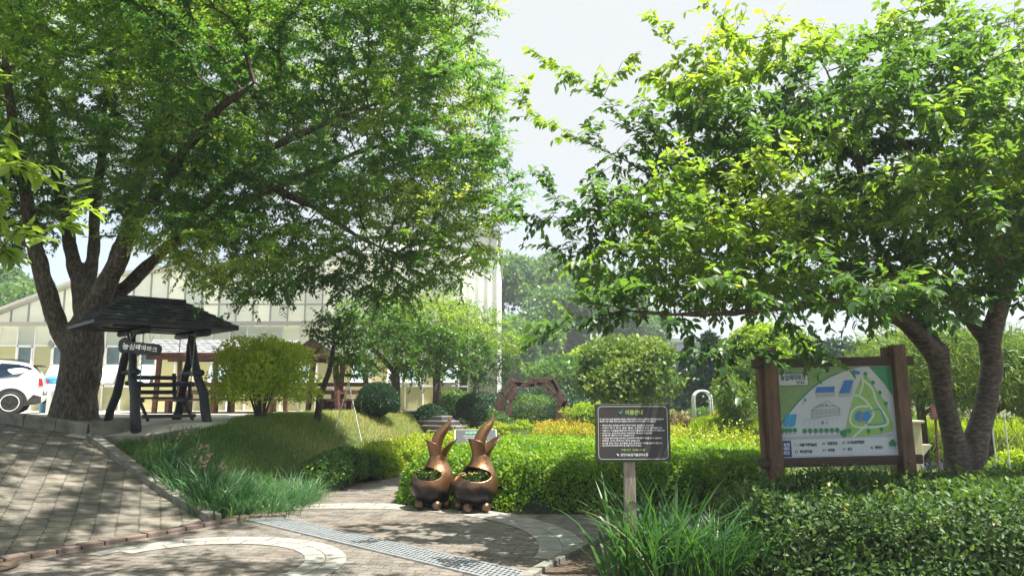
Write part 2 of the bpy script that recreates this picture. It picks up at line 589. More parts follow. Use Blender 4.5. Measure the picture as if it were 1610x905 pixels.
def paver_mat(name, ang, bw, bh, amp, per, colA, colB, joint, patch=None, moss=.5, mortar=.006, offset=.5, wear=None):
    """interlocking pavers: a brick grid whose long joints zigzag"""
    m, nt, out = mat_new(name)
    b = N(nt, 'ShaderNodeBsdfPrincipled'); b.inputs['Roughness'].default_value = .85
    b.inputs['Specular IOR Level'].default_value = .25
    tc = N(nt, 'ShaderNodeTexCoord')
    mp = N(nt, 'ShaderNodeMapping'); mp.inputs['Rotation'].default_value = (0, 0, ang)
    nt.links.new(tc.outputs['Object'], mp.inputs['Vector'])
    wob = N(nt, 'ShaderNodeTexNoise'); wob.inputs['Scale'].default_value = 3.0; wob.inputs['Detail'].default_value = 3
    nt.links.new(mp.outputs['Vector'], wob.inputs['Vector'])
    sx = N(nt, 'ShaderNodeSeparateXYZ'); nt.links.new(mp.outputs['Vector'], sx.inputs['Vector'])
    def tri(src, period, a):
        pp = N(nt, 'ShaderNodeMath', operation='PINGPONG'); pp.inputs[1].default_value = period / 2
        nt.links.new(src, pp.inputs[0])
        mu = N(nt, 'ShaderNodeMath', operation='MULTIPLY'); mu.inputs[1].default_value = a / (period / 2)
        nt.links.new(pp.outputs[0], mu.inputs[0])
        return mu.outputs[0]
    tx, ty = tri(sx.outputs['X'], per, amp), tri(sx.outputs['Y'], per * 1.0, amp * .8)
    def add(a, c):
        q = N(nt, 'ShaderNodeMath', operation='ADD'); nt.links.new(a, q.inputs[0]); nt.links.new(c, q.inputs[1]); return q.outputs[0]
    wm = N(nt, 'ShaderNodeMath', operation='MULTIPLY'); wm.inputs[1].default_value = .035; nt.links.new(wob.outputs['Fac'], wm.inputs[0])
    X = add(add(sx.outputs['X'], ty), wm.outputs[0]); Y = add(add(sx.outputs['Y'], tx), wm.outputs[0])
    cx = N(nt, 'ShaderNodeCombineXYZ'); nt.links.new(X, cx.inputs['X']); nt.links.new(Y, cx.inputs['Y'])
    br = N(nt, 'ShaderNodeTexBrick'); br.offset = offset; br.squash = 1
    br.inputs['Scale'].default_value = 1
    br.inputs['Brick Width'].default_value = bw; br.inputs['Row Height'].default_value = bh
    br.inputs['Mortar Size'].default_value = mortar; br.inputs['Mortar Smooth'].default_value = .4
    br.inputs['Color1'].default_value = (*colA, 1); br.inputs['Color2'].default_value = (*colB, 1); br.inputs['Mortar'].default_value = (*joint, 1)
    nt.links.new(cx.outputs['Vector'], br.inputs['Vector'])
    n1 = N(nt, 'ShaderNodeTexNoise'); n1.inputs['Scale'].default_value = .8; n1.inputs['Detail'].default_value = 5
    n2 = N(nt, 'ShaderNodeTexNoise'); n2.inputs['Scale'].default_value = 60; n2.inputs['Detail'].default_value = 4
    n3 = N(nt, 'ShaderNodeTexNoise'); n3.inputs['Scale'].default_value = 4.5; n3.inputs['Detail'].default_value = 6
    for q in (n1, n2, n3): nt.links.new(tc.outputs['Object'], q.inputs['Vector'])
    def mul(a, r, fac=1.0, mode='MULTIPLY'):
        mx = N(nt, 'ShaderNodeMix', data_type='RGBA', blend_type=mode); mx.inputs['Factor'].default_value = fac
        nt.links.new(a, mx.inputs['A']); nt.links.new(r, mx.inputs['B']); return mx.outputs['Result']
    r1 = ramp(nt, [(.38, patch or (.85, .85, .85)), (.6, (1.1, 1.08, 1.04))]); nt.links.new(n1.outputs['Fac'], r1.inputs['Fac'])
    r2 = ramp(nt, [(.3, (.78, .78, .78)), (.7, (1.2, 1.2, 1.2))]); nt.links.new(n2.outputs['Fac'], r2.inputs['Fac'])
    r3 = ramp(nt, [(.34, (.50, .50, .47)), (.5, (.95, .95, .94)), (.66, (1.16, 1.15, 1.12))]); nt.links.new(n3.outputs['Fac'], r3.inputs['Fac'])
    c = mul(mul(mul(br.outputs['Color'], r1.outputs['Color']), r2.outputs['Color']), r3.outputs['Color'], .8)
    # moss and dust in the joints
    mm = N(nt, 'ShaderNodeMath', operation='MULTIPLY'); nt.links.new(br.outputs['Fac'], mm.inputs[0])
    rm = ramp(nt, [(.45, (0, 0, 0)), (.62, (moss, moss, moss))]); nt.links.new(n3.outputs['Fac'], rm.inputs['Fac'])
    nt.links.new(rm.outputs['Color'], mm.inputs[1])
    mo = N(nt, 'ShaderNodeMix', data_type='RGBA'); mo.inputs['B'].default_value = (.06, .08, .03, 1)
    nt.links.new(c, mo.inputs['A']); nt.links.new(mm.outputs[0], mo.inputs['Factor'])
    nt.links.new(mo.outputs['Result'], b.inputs['Base Color'])
    inv = N(nt, 'ShaderNodeMath', operation='SUBTRACT'); inv.inputs[0].default_value = 1; nt.links.new(br.outputs['Fac'], inv.inputs[1])
    hm = N(nt, 'ShaderNodeMath', operation='MULTIPLY_ADD'); hm.inputs[1].default_value = .18
    nt.links.new(n2.outputs['Fac'], hm.inputs[0]); nt.links.new(inv.outputs[0], hm.inputs[2])
    bp = N(nt, 'ShaderNodeBump'); bp.inputs['Strength'].default_value = .9; bp.inputs['Distance'].default_value = .008
    nt.links.new(hm.outputs[0], bp.inputs['Height']); nt.links.new(bp.outputs['Normal'], b.inputs['Normal'])
    nt.links.new(b.outputs['BSDF'], out.inputs['Surface'])
    return m

M = {}
M['earth'] = ground_mat()
M['soil'] = simple('soil', (.15, .10, .065), .95, var=.5, scale=9, bump=1, bscale=40, col2=(.05, .035, .025), detail=8)
M['drysoil'] = simple('dry soil', (.38, .27, .15), .95, scale=5, bump=1, bscale=35, col2=(.16, .13, .07), detail=8)
M['ramp'] = paver_mat('ramp pavers', R(-116), .205, .225, .022, .10, (.205, .188, .158), (.14, .130, .112), (.028, .032, .026), moss=.6, mortar=.0055)
M['plaza'] = paver_mat('plaza pavers', R(12), .22, .112, .014, .11, (.200, .184, .165), (.145, .138, .128), (.050, .06, .05), patch=(.98, .88, .82), moss=.4, mortar=.0045)
M['apron'] = simple('pale concrete paving', (.52, .48, .40), .9, var=.12, scale=3, bump=.4, bscale=60)
M['granite'] = simple('pale granite slabs', (.29, .28, .25), .8, var=.18, scale=7, bump=.4, bscale=90)
M['concrete'] = simple('kerb concrete', (.26, .25, .21), .9, scale=5, bump=.6, bscale=50, col2=(.12, .115, .095))
M['redkerb'] = simple('red brick kerb', (.20, .145, .12), .88, scale=4, bump=.6, bscale=50, col2=(.15, .11, .09))

xs = axis([(-900, -60, 10), (-60, -16, 22), (-16, 10, 150), (10, 60, 30), (60, 900, 10)])
ys = axis([(-300, -10, 6), (-10, 4, 14), (4, 26, 150), (26, 60, 24), (60, 1400, 12)])
GX, GY = np.meshgrid(xs, ys)
GZ = hgt(GX, GY)
far = np.clip((np.hypot(GX, GY) - 45) / 30, 0, 1)
GZ = GZ * (1 - far) - .03
grid_mesh('ground', GX, GY, GZ, M['earth'])

# ramp paving: rows parallel to the red kerb
rows_l, rows_r = [], []
smax = (K1 - P0).dot(KN)
for s in np.linspace(0.02, smax, 40):
    # right end: intersection of the row with the kerb line K0-K1 (or P1 below it)
    s0 = (K0 - P0).dot(KN)
    if s < s0:
        q = P1.lerp(K0, s / s0)
    else:
        q = K0.lerp(K1, (s - s0) / (smax - s0))
    rows_r.append(q); rows_l.append(q - KD * 17)
ruled('ramp_paving', rows_l, rows_r, 90, M['ramp'], .004)
# terrace behind the ramp, and the pale apron under the swing
def sline_x(y): return P0.x - (smax - KN.y * (y - P0.y)) / -KN.x if False else P0.x + (smax - KN.y * (y - P0.y)) / KN.x
ya = np.linspace(-2, 12.1, 40)
ya = np.concatenate([ya, np.linspace(12.2, 15.6, 12)])
ruled('terrace_paving', [(-34, y) for y in ya], [(sline_x(y) if y < 12.15 else -7.0, y) for y in ya], 60, M['ramp'], .004)
yb = np.linspace(12.1, 27.2, 50)
xr = np.interp(yb, [12.1, 13.5, 15, 18, 20, 23, 27.2], [-5.0, -4.85, -5.2, -5.4, -4.6, -3.6, -3.0])
ruled('apron_paving', [((-7.15 if y < 15.2 else -34), y) for y in yb], [(x, y) for x, y in zip(xr, yb)], 90, M['apron'], .008)

# plaza: paving sheet at z = 0
yp = np.linspace(-4, 26, 60)
def xleft(y):
    if y < P1.y: return P0.x + KD.x / KD.y * (y - P0.y) - .02
    return float(np.interp(y, XE_Y, XE_X)) - .03 if y > 9.3 else P1.x
pl = [(max(-12.5, xleft(y)), y) for y in yp]
ruled('plaza_paving', pl, [(13, y) for y in yp], 40, M['plaza'], .004)
xq = np.linspace(-4.7, -3.3, 6)

# kerbs -----------------------------------------------------------------
def kerb(name, pts, w, h, blk, mat, zoff=0.0, jit=.006, gap=.008, sink=.12):
    mb = MB()
    pts = [Vector((p[0], p[1], 0)) for p in pts]
    for a, b in zip(pts[:-1], pts[1:]):
        L = (b - a).length
        n = max(1, round(L / blk))
        for i in range(n):
            p, q = a.lerp(b, (i + gap / blk) / n), a.lerp(b, (i + 1 - gap / blk) / n)
            j = random.uniform(-jit, jit)
            zp, zq = hz(p.x, p.y) + zoff + h + j, hz(q.x, q.y) + zoff + h + j * .5
            d = (q - p).normalized(); sd = Vector((-d.y, d.x, 0)) * w / 2
            vs = []
            for pt, z in ((p, zp), (q, zq)):
                for sg in (-1, 1):
                    for zz in (z - h - sink, z):
                        vs.append((pt.x + sd.x * sg, pt.y + sd.y * sg, zz))
            mb.add(vs, [(0, 1, 3, 2), (4, 6, 7, 5), (0, 4, 5, 1), (2, 3, 7, 6), (0, 2, 6, 4), (1, 5, 7, 3)])
    o = mb.build(name, mat, None, bevel=.008, fixn=True)
    o['kind'] = 'structure'
    return o

kerb('red_brick_kerb', [P0 - KD * 12, P0, P1, P1 + Vector((.42, .12, 0))], .15, .05, .23, M['redkerb'])
kerb('concrete_kerb', [K0 + Vector((.1, -.12, 0)), K1], .16, .10, 1.0, M['concrete'])
kerb('terrace_kerb', [K1 + Vector((.02, 0, 0)), (-5.0, 12.05)], .16, .06, 1.0, M['concrete'], zoff=.0)
# path edge strip of small red bricks
pe = [(float(np.interp(y, XE_Y, XE_X)) - .02, y) for y in (9.6, 11, 12.96, 15, 18.15, 20)]
kerb('path_kerb', pe, .12, .05, .2, M['redkerb'])
# edge of the planted corner in front
EDGE = [(-.55, 4.7), gnd(845, 902), gnd(945, 848), (1.35, 8.35)]
kerb('bed_kerb', EDGE, .10, .06, .6, M['concrete'])
kerb('bed_kerb', [(1.35, 8.38), (3.2, 8.75), (8, 10.3)], .10, .06, .6, M['concrete'])

def flat(name, pts, z, mat):
    mb = MB()
    mb.add([(p[0], p[1], z) for p in pts], [tuple(range(len(pts)))])
    o = mb.build(name, mat, None, fixn=True); o['kind'] = 'structure'
    return o
flat('bed_soil', [(-.55, 4.7), EDGE[1], EDGE[2], (1.35, 8.35), (3.2, 8.72), (8, 10.25), (13, 12), (13, 1), (-1.2, 3.2)], .012, M['soil'])
M['sandpath'] = simple('pale sandy path', (.46, .39, .27), .95, var=.15, scale=3, bump=.5, bscale=50)
flat('garden_path', [(-.2, 17.0), (1.0, 17.5), (1.1, 23), (2.2, 28), (2.0, 40), (-.6, 40), (-.6, 26), (-.45, 21)], .02, M['sandpath'])
flat('garden_soil', [(-1.3, 10.3), (.9, 9.75), (3.6, 9.95), (13, 13.5), (13, 26), (-.4, 26), (-.6, 19), (-1.1, 15)], .012, M['earth'])

# mulched tree pit at the picture's left edge
pc = Vector((-4.98, 6.85, 0)); V_ = [(pc.x, pc.y, hz(pc.x, pc.y) + .03)]
for k in range(20):
    a = k * math.pi / 10; x, y = pc.x + .55 * math.cos(a) * random.uniform(.85, 1.1), pc.y + .42 * math.sin(a) * random.uniform(.85, 1.1); V_.append((x, y, hz(x, y) + .016))
mb = MB(); mb.add(V_, [(0, k, k % 20 + 1) for k in range(1, 21)]); o = mb.build('tree_pit_soil', M['soil'], None, smooth=True, fixn=True); o['kind'] = 'structure'
# granite bands inlaid in the paving: rings of slabs
def ring(name, c, r0, r1, a0, a1, slab, z):
    mb = MB()
    n = int(abs(a1 - a0) * (r0 + r1) / 2 / slab)
    for row in range(2):
        ra, rb = r0 + (r1 - r0) * row / 2, r0 + (r1 - r0) * (row + 1) / 2
        for i in range(n):
            off = .5 * row
            b0, b1 = a0 + (a1 - a0) * (i + off + .015) / n, a0 + (a1 - a0) * (i + off + .985) / n
            vs, k = [], 3
            for j in range(k + 1):
                t = b0 + (b1 - b0) * j / k
                for r in (ra + .004, rb - .004):
                    vs.append((c[0] + r * math.cos(t), c[1] + r * math.sin(t), z))
            mb.add(vs, [(2 * j, 2 * j + 2, 2 * j + 3, 2 * j + 1) for j in range(k)])
    o = mb.build(name, M['granite'], None, fixn=True); o['kind'] = 'structure'
    return o
def circ(pts):
    (ax, ay), (bx, by), (cx, cy) = [(p.x, p.y) for p in pts]
    d = 2 * (ax * (by - cy) + bx * (cy - ay) + cx * (ay - by))
    ux = ((ax**2 + ay**2) * (by - cy) + (bx**2 + by**2) * (cy - ay) + (cx**2 + cy**2) * (ay - by)) / d
    uy = ((ax**2 + ay**2) * (cx - bx) + (bx**2 + by**2) * (ax - cx) + (cx**2 + cy**2) * (bx - ax)) / d
    return (ux, uy), math.hypot(ax - ux, ay - uy)
c1, r1 = circ([gnd(520, 796), gnd(735, 805), gnd(885, 862)])
ring('granite_band', c1, r1 - .24, r1 + .24, R(-14), R(118), .42, .010)
c2, r2 = circ([gnd(185, 868), gnd(345, 850), gnd(500, 895)])
ring('granite_band', c2, r2 - .20, r2 + .18, R(-60), R(150), .4, .010)

# steel drain -------------------------------------------------------------
M['galv'] = simple('galvanised steel', (.40, .42, .44), .45, .5, var=.15, scale=14)
M['dark'] = simple('drain shade', (.02, .02, .022), .9)
dr = empty('drain_grate', (0, 0, 0), label='long galvanised steel drain grate crossing the paved plaza', cat='drain')
A_, B_ = gnd(396, 812), gnd(842, 916)
dd = (B_ - A_).normalized(); ds = Vector((-dd.y, dd.x, 0)); DL = (B_ - A_).length; DW = .34
mb = MB(); mb.beam(A_ + Vector((0, 0, .007)), B_ + Vector((0, 0, .007)), DW, .004); mb.build('channel_shade', M['dark'], dr)  # flat dark strip; the shade below the grating is put into its colour
mb = MB()
for sg in (-1, 1): mb.beam(A_ + ds * sg * (DW / 2 + .012) + Vector((0, 0, .010)), B_ + ds * sg * (DW / 2 + .012) + Vector((0, 0, .010)), .024, .02)
mb.build('frame', M['galv'], dr)
mb = MB()
rows = 6
for i in range(rows + 1):
    o_ = ds * (-DW / 2 + DW * i / rows)
    mb.beam(A_ + o_ + Vector((0, 0, .016)), B_ + o_ + Vector((0, 0, .016)), .017, .008)
k = 0
x = 0.0
while x < DL:
    for i in range(rows):
        xx = x + (.026 if i % 2 else 0)
        if xx > DL - .02: continue
        c = A_ + dd * xx + ds * (-DW / 2 + DW * (i + .5) / rows) + Vector((0, 0, .0155))
        mb.beam(c - ds * DW / rows / 2, c + ds * DW / rows / 2, .02, .007)
    x += .056
mb.build('grating', M['galv'], dr)
# ------------------------------------------------------------ materials for built things
M['woodbrown'] = simple('stained brown timber', (.20, .112, .07), .65, scale=3, bump=.5, bscale=12, col2=(.09, .05, .034), stretch=(6, 6, 1))
M['woodx'] = simple('stained brown timber rail', (.085, .052, .038), .65, scale=3, bump=.5, bscale=12, col2=(.04, .026, .02), stretch=(1, 6, 6))
M['woodgrey'] = simple('weathered grey timber', (.36, .30, .25), .8, scale=5, bump=.6, bscale=14, col2=(.2, .165, .14), stretch=(9, 9, .8))
M['log'] = simple('blue black painted log', (.030, .032, .042), .5, scale=5, bump=.6, bscale=16, col2=(.013, .014, .02))
M['redwood'] = simple('red brown timber', (.15, .058, .04), .6, scale=4, bump=.4, bscale=16, col2=(.075, .03, .024))
M['white'] = simple('white painted metal', (.78, .79, .78), .45, var=.04)
M['charcoal'] = simple('charcoal printed board', (.052, .05, .054), .6, var=.08, scale=3, spec=.3)
M['inkwhite'] = simple('white print', (.78, .78, .8), .6, var=.02)
M['inkgreen'] = simple('lime print', (.42, .62, .16), .6, var=.02)
M['inkline'] = simple('pale green print', (.45, .52, .40), .6, var=.02)
M['leafgreen'] = simple('green print', (.08, .38, .2), .6, var=.02)
def flatc(name, c, rough=.45):
    if name not in M: M[name] = simple(name, c, rough, var=.03, scale=8)
    return M[name]

# ------------------------------------------------------------ information sign on a post
base = at(994, 640, 6.5)
g = empty('information_sign', (base.x, base.y, 0), R(3), 'charcoal sign with a lime heading and white rules on a grey timber post', 'sign')
zc = at(994, 679.5, 6.5).z; SWd, SHt = .648, .482
mb = MB(); mb.box((-.03, .035, (zc - .05) / 2), (.098, .05, zc + .12)); mb.build('post', M['woodgrey'], g, bevel=.006)
mb = MB(); mb.box((0, 0, zc), (SWd, .022, SHt)); pn = mb.build('board', M['charcoal'], g, bevel=.004)
def rrect(w, h, r, n=6):
    pts = []
    for cx, cy, a0 in ((w / 2 - r, h / 2 - r, 0), (-w / 2 + r, h / 2 - r, 90), (-w / 2 + r, -h / 2 + r, 180), (w / 2 - r, -h / 2 + r, 270)):
        for i in range(n + 1):
            a = R(a0 + 90 * i / n); pts.append((cx + r * math.cos(a), cy + r * math.sin(a)))
    return pts
def frame_line(mb, w, h, r, t, o, ux, uy, lift=.002):
    a, b = rrect(w, h, r), rrect(w - 2 * t, h - 2 * t, r - t)
    o, ux, uy = Vector(o), Vector(ux), Vector(uy); nn = ux.cross(uy)
    n = len(a)
    mb.add([o + nn * lift + ux * p[0] + uy * p[1] for p in a + b], [(i, (i + 1) % n, (i + 1) % n + n, i + n) for i in range(n)])
X_, Z_ = (1, 0, 0), (0, 0, 1)
fy = -.0112
mb = MB(); frame_line(mb, SWd - .045, SHt - .035, .035, .005, (0, fy, zc), X_, Z_); mb.build('border', M['inkline'], pn)
def sgx(px): return (px - 479) / 765 * SWd      # photo crop pixels -> board coordinates
def sgz(py): return zc + (381 - py) / 556 * SHt
text('이용안내', .150, .044, (sgx(495), fy, sgz(203)), X_, Z_, M['inkgreen'], pn, bold=.012)
mb = MB()
mb.prism([(-.012, -.006), (-.002, -.012), (.01, -.002), (.018, .02), (.006, .012), (0, -.002), (-.008, .004), (-.016, .008)], (sgx(355), fy - .003, sgz(185)), X_, Z_, .002)
mb.build('leaf_mark', M['leafgreen'], pn)
lines = [(250, 140, 795, '본 시설은 당진시 농업기술센터에서 운영하는 시설로 도시민의 여가활동과 농업체험을 위하여 조성되었습니다'),
 (272, 140, 715, '쾌적한 시설 이용을 위해 다음 사항을 꼭 지켜 주시기 바라며 많은 이용 바랍니다'),
 (310, 162, 690, '애완견 동반 입장을 금하며 자전거 등은 출입할 수 없습니다'),
 (335, 162, 775, '쓰레기 투기, 취사, 음주, 흡연, 고성방가 등은 금지합니다'),
 (360, 162, 800, '식물이나 시설물을 훼손하지 마시고 아름답게 보호해 주시기 바랍니다'),
 (386, 162, 675, '어린이는 보호자와 함께 이용하여 주시기 바랍니다'),
 (408, 162, 490, '연못에 들어가지 않습니다'),
 (434, 162, 770, '시설물을 훼손하였을 경우에는 변상하여야 하며 법적 책임을 질 수 있습니다'),
 (458, 162, 545, '체험장, 온실 내에서는 뛰지 않습니다'),
 (483, 162, 775, '음식물 반입, 행상, 종교활동 등은 관리자의 허락을 받아야 합니다'),
 (506, 162, 562, '관리자의 안내에 따라 질서를 지켜 주세요')]
for y, x0, x1, s in lines:
    text(s, sgx(x1) - sgx(x0), .0165, (sgx(x0), fy, sgz(y + 7)), X_, Z_, M['inkwhite'], pn, align='LEFT', bold=.02)
mb = MB()
for y, x0, x1, s in lines[2:]:
    mb.box((sgx(148), fy - .001, sgz(y)), (.006, .002, .006))
mb.build('bullet_pattern', flatc('orange print', (.7, .3, .1)), pn)
text('이용시간  10:00~17:00', sgx(597) - sgx(355), .02, (sgx(476), fy, sgz(556)), X_, Z_, M['inkgreen'], pn, bold=.012)
text('당진시농업기술센터소장', sgx(628) - sgx(348), .026, (sgx(488), fy, sgz(606)), X_, Z_, M['inkwhite'], pn, bold=.02)
mb = MB(); mb.prism([(-.012, .008), (0, .01), (.006, 0), (.012, -.01), (0, -.008), (-.006, 0)], (sgx(320), fy - .003, sgz(595)), X_, Z_, .002); mb.build('emblem', M['inkwhite'], pn)

# ------------------------------------------------------------ map board
YB = 8.0
c0, c1 = at(1219, 577, YB), at(1413, 716, YB)
PW, PH = (c1.x - c0.x), (c0.z - c1.z)
bx, bz = (c0.x + c1.x) / 2, (c0.z + c1.z) / 2
g = empty('map_board', (bx, YB, 0), 0, 'big brown timber board holding a colourful park map above the hedge', 'map board')
g.rotation_euler = (0, R(-1.3), R(2.5))
g.location.x += bz * math.sin(R(1.3)) * 1.0
hw = PW / 2
for sg in (-1, 1):
    mb = MB()
    mb.box((sg * (hw + .075), -.02, 1.0), (.135, .13, 2.06))
    mb.box((sg * (hw + .075) - .085, .06, 1.0), (.05, .09, 2.04) ) if sg < 0 else mb.box((sg * (hw + .075) - .095, .06, 1.05), (.05, .09, 1.92))
    ps = mb.build('post', M['woodbrown'], g, bevel=.012)
    for z in (bz + PH / 2 + .075, bz - PH / 2 - .075):
        mb = MB()
        mb.lathe([(.016, 0), (.024, 0), (.024, .006), (.016, .006), (.014, .002)], 14, (0, 0, 0), close=False)
        n = 70
        for i in range(len(mb.v) - n, len(mb.v)):
            x, y, zz = mb.v[i]; mb.v[i] = (sg * (hw + .07) + x, -.087 - zz, z + y)
        mb.ball((sg * (hw + .07), -.086, z), .013, 6)
        mb.build('bolt_ring', flatc('worn brown metal', (.2, .12, .08)), ps)
for z, d in ((bz + PH / 2 + .055, .025), (bz - PH / 2 - .055, .0)):
    mb = MB(); mb.box((0, .0, z), (PW + .50, .07, .095)); mb.build('rail', M['woodx'], g, bevel=.01)
M['mapgrey'] = simple('map paper', (.56, .60, .66), .35, var=.06, scale=3)
mb = MB(); mb.box((0, .012, bz), (PW + .04, .012, PH + .04)); mp = mb.build('map_panel', M['mapgrey'], g)
def mp_xy(X, Y):
    v = (Y - 90) / 700
    l, r = 120 + 55 * v, 1090 + 60 * v
    return ((X - l) / (r - l) - .5) * PW, (.5 - v) * PH
lay = [0]
def mpoly(name, pts, c, smooth=True, depth=None, rough=.35):
    lay[0] += 1
    q = [mp_xy(*p) for p in pts]
    q = [(max(-PW / 2, min(PW / 2, a)), max(-PH / 2, min(PH / 2, b))) for a, b in q]
    mb = MB()
    y = .005 - .0006 * (depth if depth is not None else lay[0])
    mb.add([(a, y, bz + b) for a, b in q], [tuple(range(len(q)))])
    return mb.build(name, flatc('map ' + name, c, rough), mp)
def mpath(name, pts, w, c, depth, closed=False):
    """a printed band of width w (map pixels)"""
    P = [Vector((p[0], p[1])) for p in pts]
    for _ in range(2):
        Q = [] if closed else [P[0]]
        rngp = range(len(P)) if closed else range(len(P) - 1)
        for i in rngp:
            a, b = P[i], P[(i + 1) % len(P)]
            Q += [a.lerp(b, .25), a.lerp(b, .75)]
        if not closed: Q.append(P[-1])
        P = Q
    n = len(P); A, B = [], []
    for i in range(n):
        a, b = (P[i - 1], P[(i + 1) % n]) if closed else (P[max(i - 1, 0)], P[min(i + 1, n - 1)])
        d = (b - a).normalized(); s = Vector((-d.y, d.x)) * w / 2
        A.append(P[i] + s); B.append(P[i] - s)
    mb = MB(); y = .005 - .0006 * depth
    vs = [(mp_xy(*p)[0], y, bz + mp_xy(*p)[1]) for p in A + B]
    mb.add(vs, [(i, (i + 1) % n, (i + 1) % n + n, i + n) for i in range(n if closed else n - 1)])
    mb.build(name, flatc('map ' + name, c), mp)
# field, printed with grass strokes
field = mpoly('meadow', [(118, 88), (850, 88), (700, 125), (560, 180), (440, 250), (330, 350), (250, 435), (200, 500), (160, 570)], (.19, .32, .12))
mb = MB(); rr_ = random.Random(3)
for i in range(750):
    X, Y = rr_.uniform(125, 700), rr_.uniform(95, 540)
    lim = np.interp(X, [160, 200, 250, 330, 440, 560, 700, 850], [560, 495, 430, 345, 245, 175, 120, 90])
    if Y > lim - 12 or (140 < X < 400 and 130 < Y < 235): continue
    a, b = mp_xy(X, Y); h = rr_.uniform(.012, .026)
    mb.add([(a - .002, .0035, bz + b), (a + .002, .0035, bz + b), (a + rr_.uniform(-.006, .006), .0035, bz + b + h)], [(0, 1, 2)])
mb.build('meadow_pattern', flatc('map strokes', (.36, .50, .22)), mp)
mpoly('dark_wood', [(910, 88), (1100, 88), (1112, 330), (1030, 220)], (.02, .26, .10), depth=2)
mpath('blue_rim', [(160, 560), (200, 490), (250, 425), (330, 340), (440, 240), (560, 170), (640, 140)], 12, (.03, .22, .25), 3)
mpoly('park_lawn', [(850, 170), (895, 165), (985, 290), (1060, 390), (1110, 560), (1112, 600), (1080, 615), (900, 640), (720, 645), (705, 600), (740, 450), (790, 300)], (.26, .50, .13), depth=4)
mpath('path_print', [(770, 650), (850, 585), (930, 510), (955, 460), (900, 380), (830, 320), (780, 318)], 16, (.66, .68, .66), 5)
mpath('path_print', [(855, 170), (860, 240), (830, 310)], 14, (.66, .68, .66), 6)
mpath('path_print', [(865, 200), (940, 260), (960, 350), (1010, 430), (1060, 500), (1075, 550), (1010, 570), (850, 575), (770, 560), (740, 510), (770, 430), (820, 405), (900, 408)], 17, (.66, .68, .66), 7)
mpath('stream', [(915, 450), (960, 430), (1010, 432), (1018, 480), (1052, 540), (1000, 552), (890, 552), (885, 520)], 8, (.02, .20, .48), 8)
mpoly('pond', [(790, 470), (820, 440), (860, 455), (900, 440), (925, 480), (905, 515), (860, 525), (815, 525), (785, 505)], (.02, .22, .62), depth=9)
mpoly('bridge_print', [(835, 455), (862, 450), (850, 525), (820, 530)], (.22, .22, .24), depth=10)
mpoly('blue_roof', [(465, 245), (620, 242), (612, 288), (458, 290)], (.02, .17, .55), depth=8)
mpoly('shed_wall', [(458, 290), (612, 288), (622, 262), (620, 320), (470, 330)], (.40, .43, .47), depth=7)
mpoly('blue_roof', [(700, 195), (780, 195), (742, 300), (655, 300)], (.02, .17, .55), depth=8)
mpoly('shed_wall', [(657, 298), (742, 298), (778, 225), (760, 320), (690, 332), (655, 326)], (.40, .43, .47), depth=7)
mpoly('blue_roof', [(770, 110), (838, 130), (825, 155), (765, 140)], (.04, .15, .40), depth=8)
mpoly('blue_hall', [(205, 455), (300, 455), (290, 535), (270, 555), (190, 553), (195, 500)], (.02, .32, .62), depth=8)
mpoly('hall_ridge', [(250, 457), (256, 457), (225, 550), (215, 550)], (.10, .50, .75), depth=9)
mpoly('road_print', [(160, 630), (1100, 625), (1100, 650), (165, 655)], (.42, .45, .50), depth=1)
mb = MB()   # greenhouse line drawing
def mline(mb, a, b, w=2.2, d=8):
    A_2, B_2 = Vector(a), Vector(b); t = (B_2 - A_2).normalized(); s = Vector((-t.y, t.x)) * w / 2
    mb.add([(mp_xy(*p)[0], .005 - .0006 * d, bz + mp_xy(*p)[1]) for p in (A_2 + s, A_2 - s, B_2 - s, B_2 + s)], [(0, 1, 2, 3)])
for a, b in [((420, 430), (560, 355)), ((560, 355), (665, 420)), ((420, 430), (665, 420)), ((425, 490), (660, 470)), ((425, 430), (425, 490)), ((660, 420), (660, 470)), ((450, 400), (610, 392)), ((480, 385), (640, 405)), ((430, 455), (662, 442))]:
    mline(mb, a, b, 2.5)
for i in range(22): mline(mb, (430 + i * 11, 432 - i * .5), (430 + i * 11, 488 - i), 1.6)
for i in range(5): mline(mb, (440 + i * 26, 400 - i * 10), (440 + i * 26, 428), 1.4)
for i in range(8): mline(mb, (365 + i * 40, 500), (365 + i * 40, 555), .9)
mline(mb, (365, 500), (650, 500), .9)
mb.build('greenhouse_drawing', flatc('map line ink', (.12, .14, .2)), mp)
mb = MB(); mb2 = MB()
trees_m = [(x, 588) for x in (367, 412, 458, 504, 550, 595, 640)] + [(x, 580) for x in (185, 215, 245, 285)] + [(880, 147), (944, 218), (1000, 300), (1050, 388), (903, 600), (1010, 590), (1090, 705), (1120, 710), (1105, 690), (680, 610), (705, 600), (740, 595), (700, 625)]
for i, (x, y) in enumerate(trees_m):
    r = 19 if i < 11 or i > 16 else 17
    cx_, cy_ = mp_xy(x, y)
    n = 12
    mb.add([(cx_ + r * PW / 1000 * math.cos(2 * math.pi * k / n), .005 - .0006 * (9 + (i % 3) * .3), bz + cy_ + r * PH / 700 * math.sin(2 * math.pi * k / n)) for k in range(n)], [tuple(range(n))])
    mline(mb2, (x, y + 12), (x, y + 36), 4, 8.5)
mb.build('tree_pattern', flatc('map tree green', (.03, .24, .10)), mp)
mb2.build('trunk_pattern', flatc('map trunk', (.12, .14, .08)), mp)
mb = MB()
for x, y in ((515, 528), (370, 345)): 
    a, b = mp_xy(x, y); mb.box((a, -.001, bz + b), (.02, .001, .035))
mb.build('car_pattern', flatc('map car blue', (.05, .25, .5)), mp)
mb = MB()
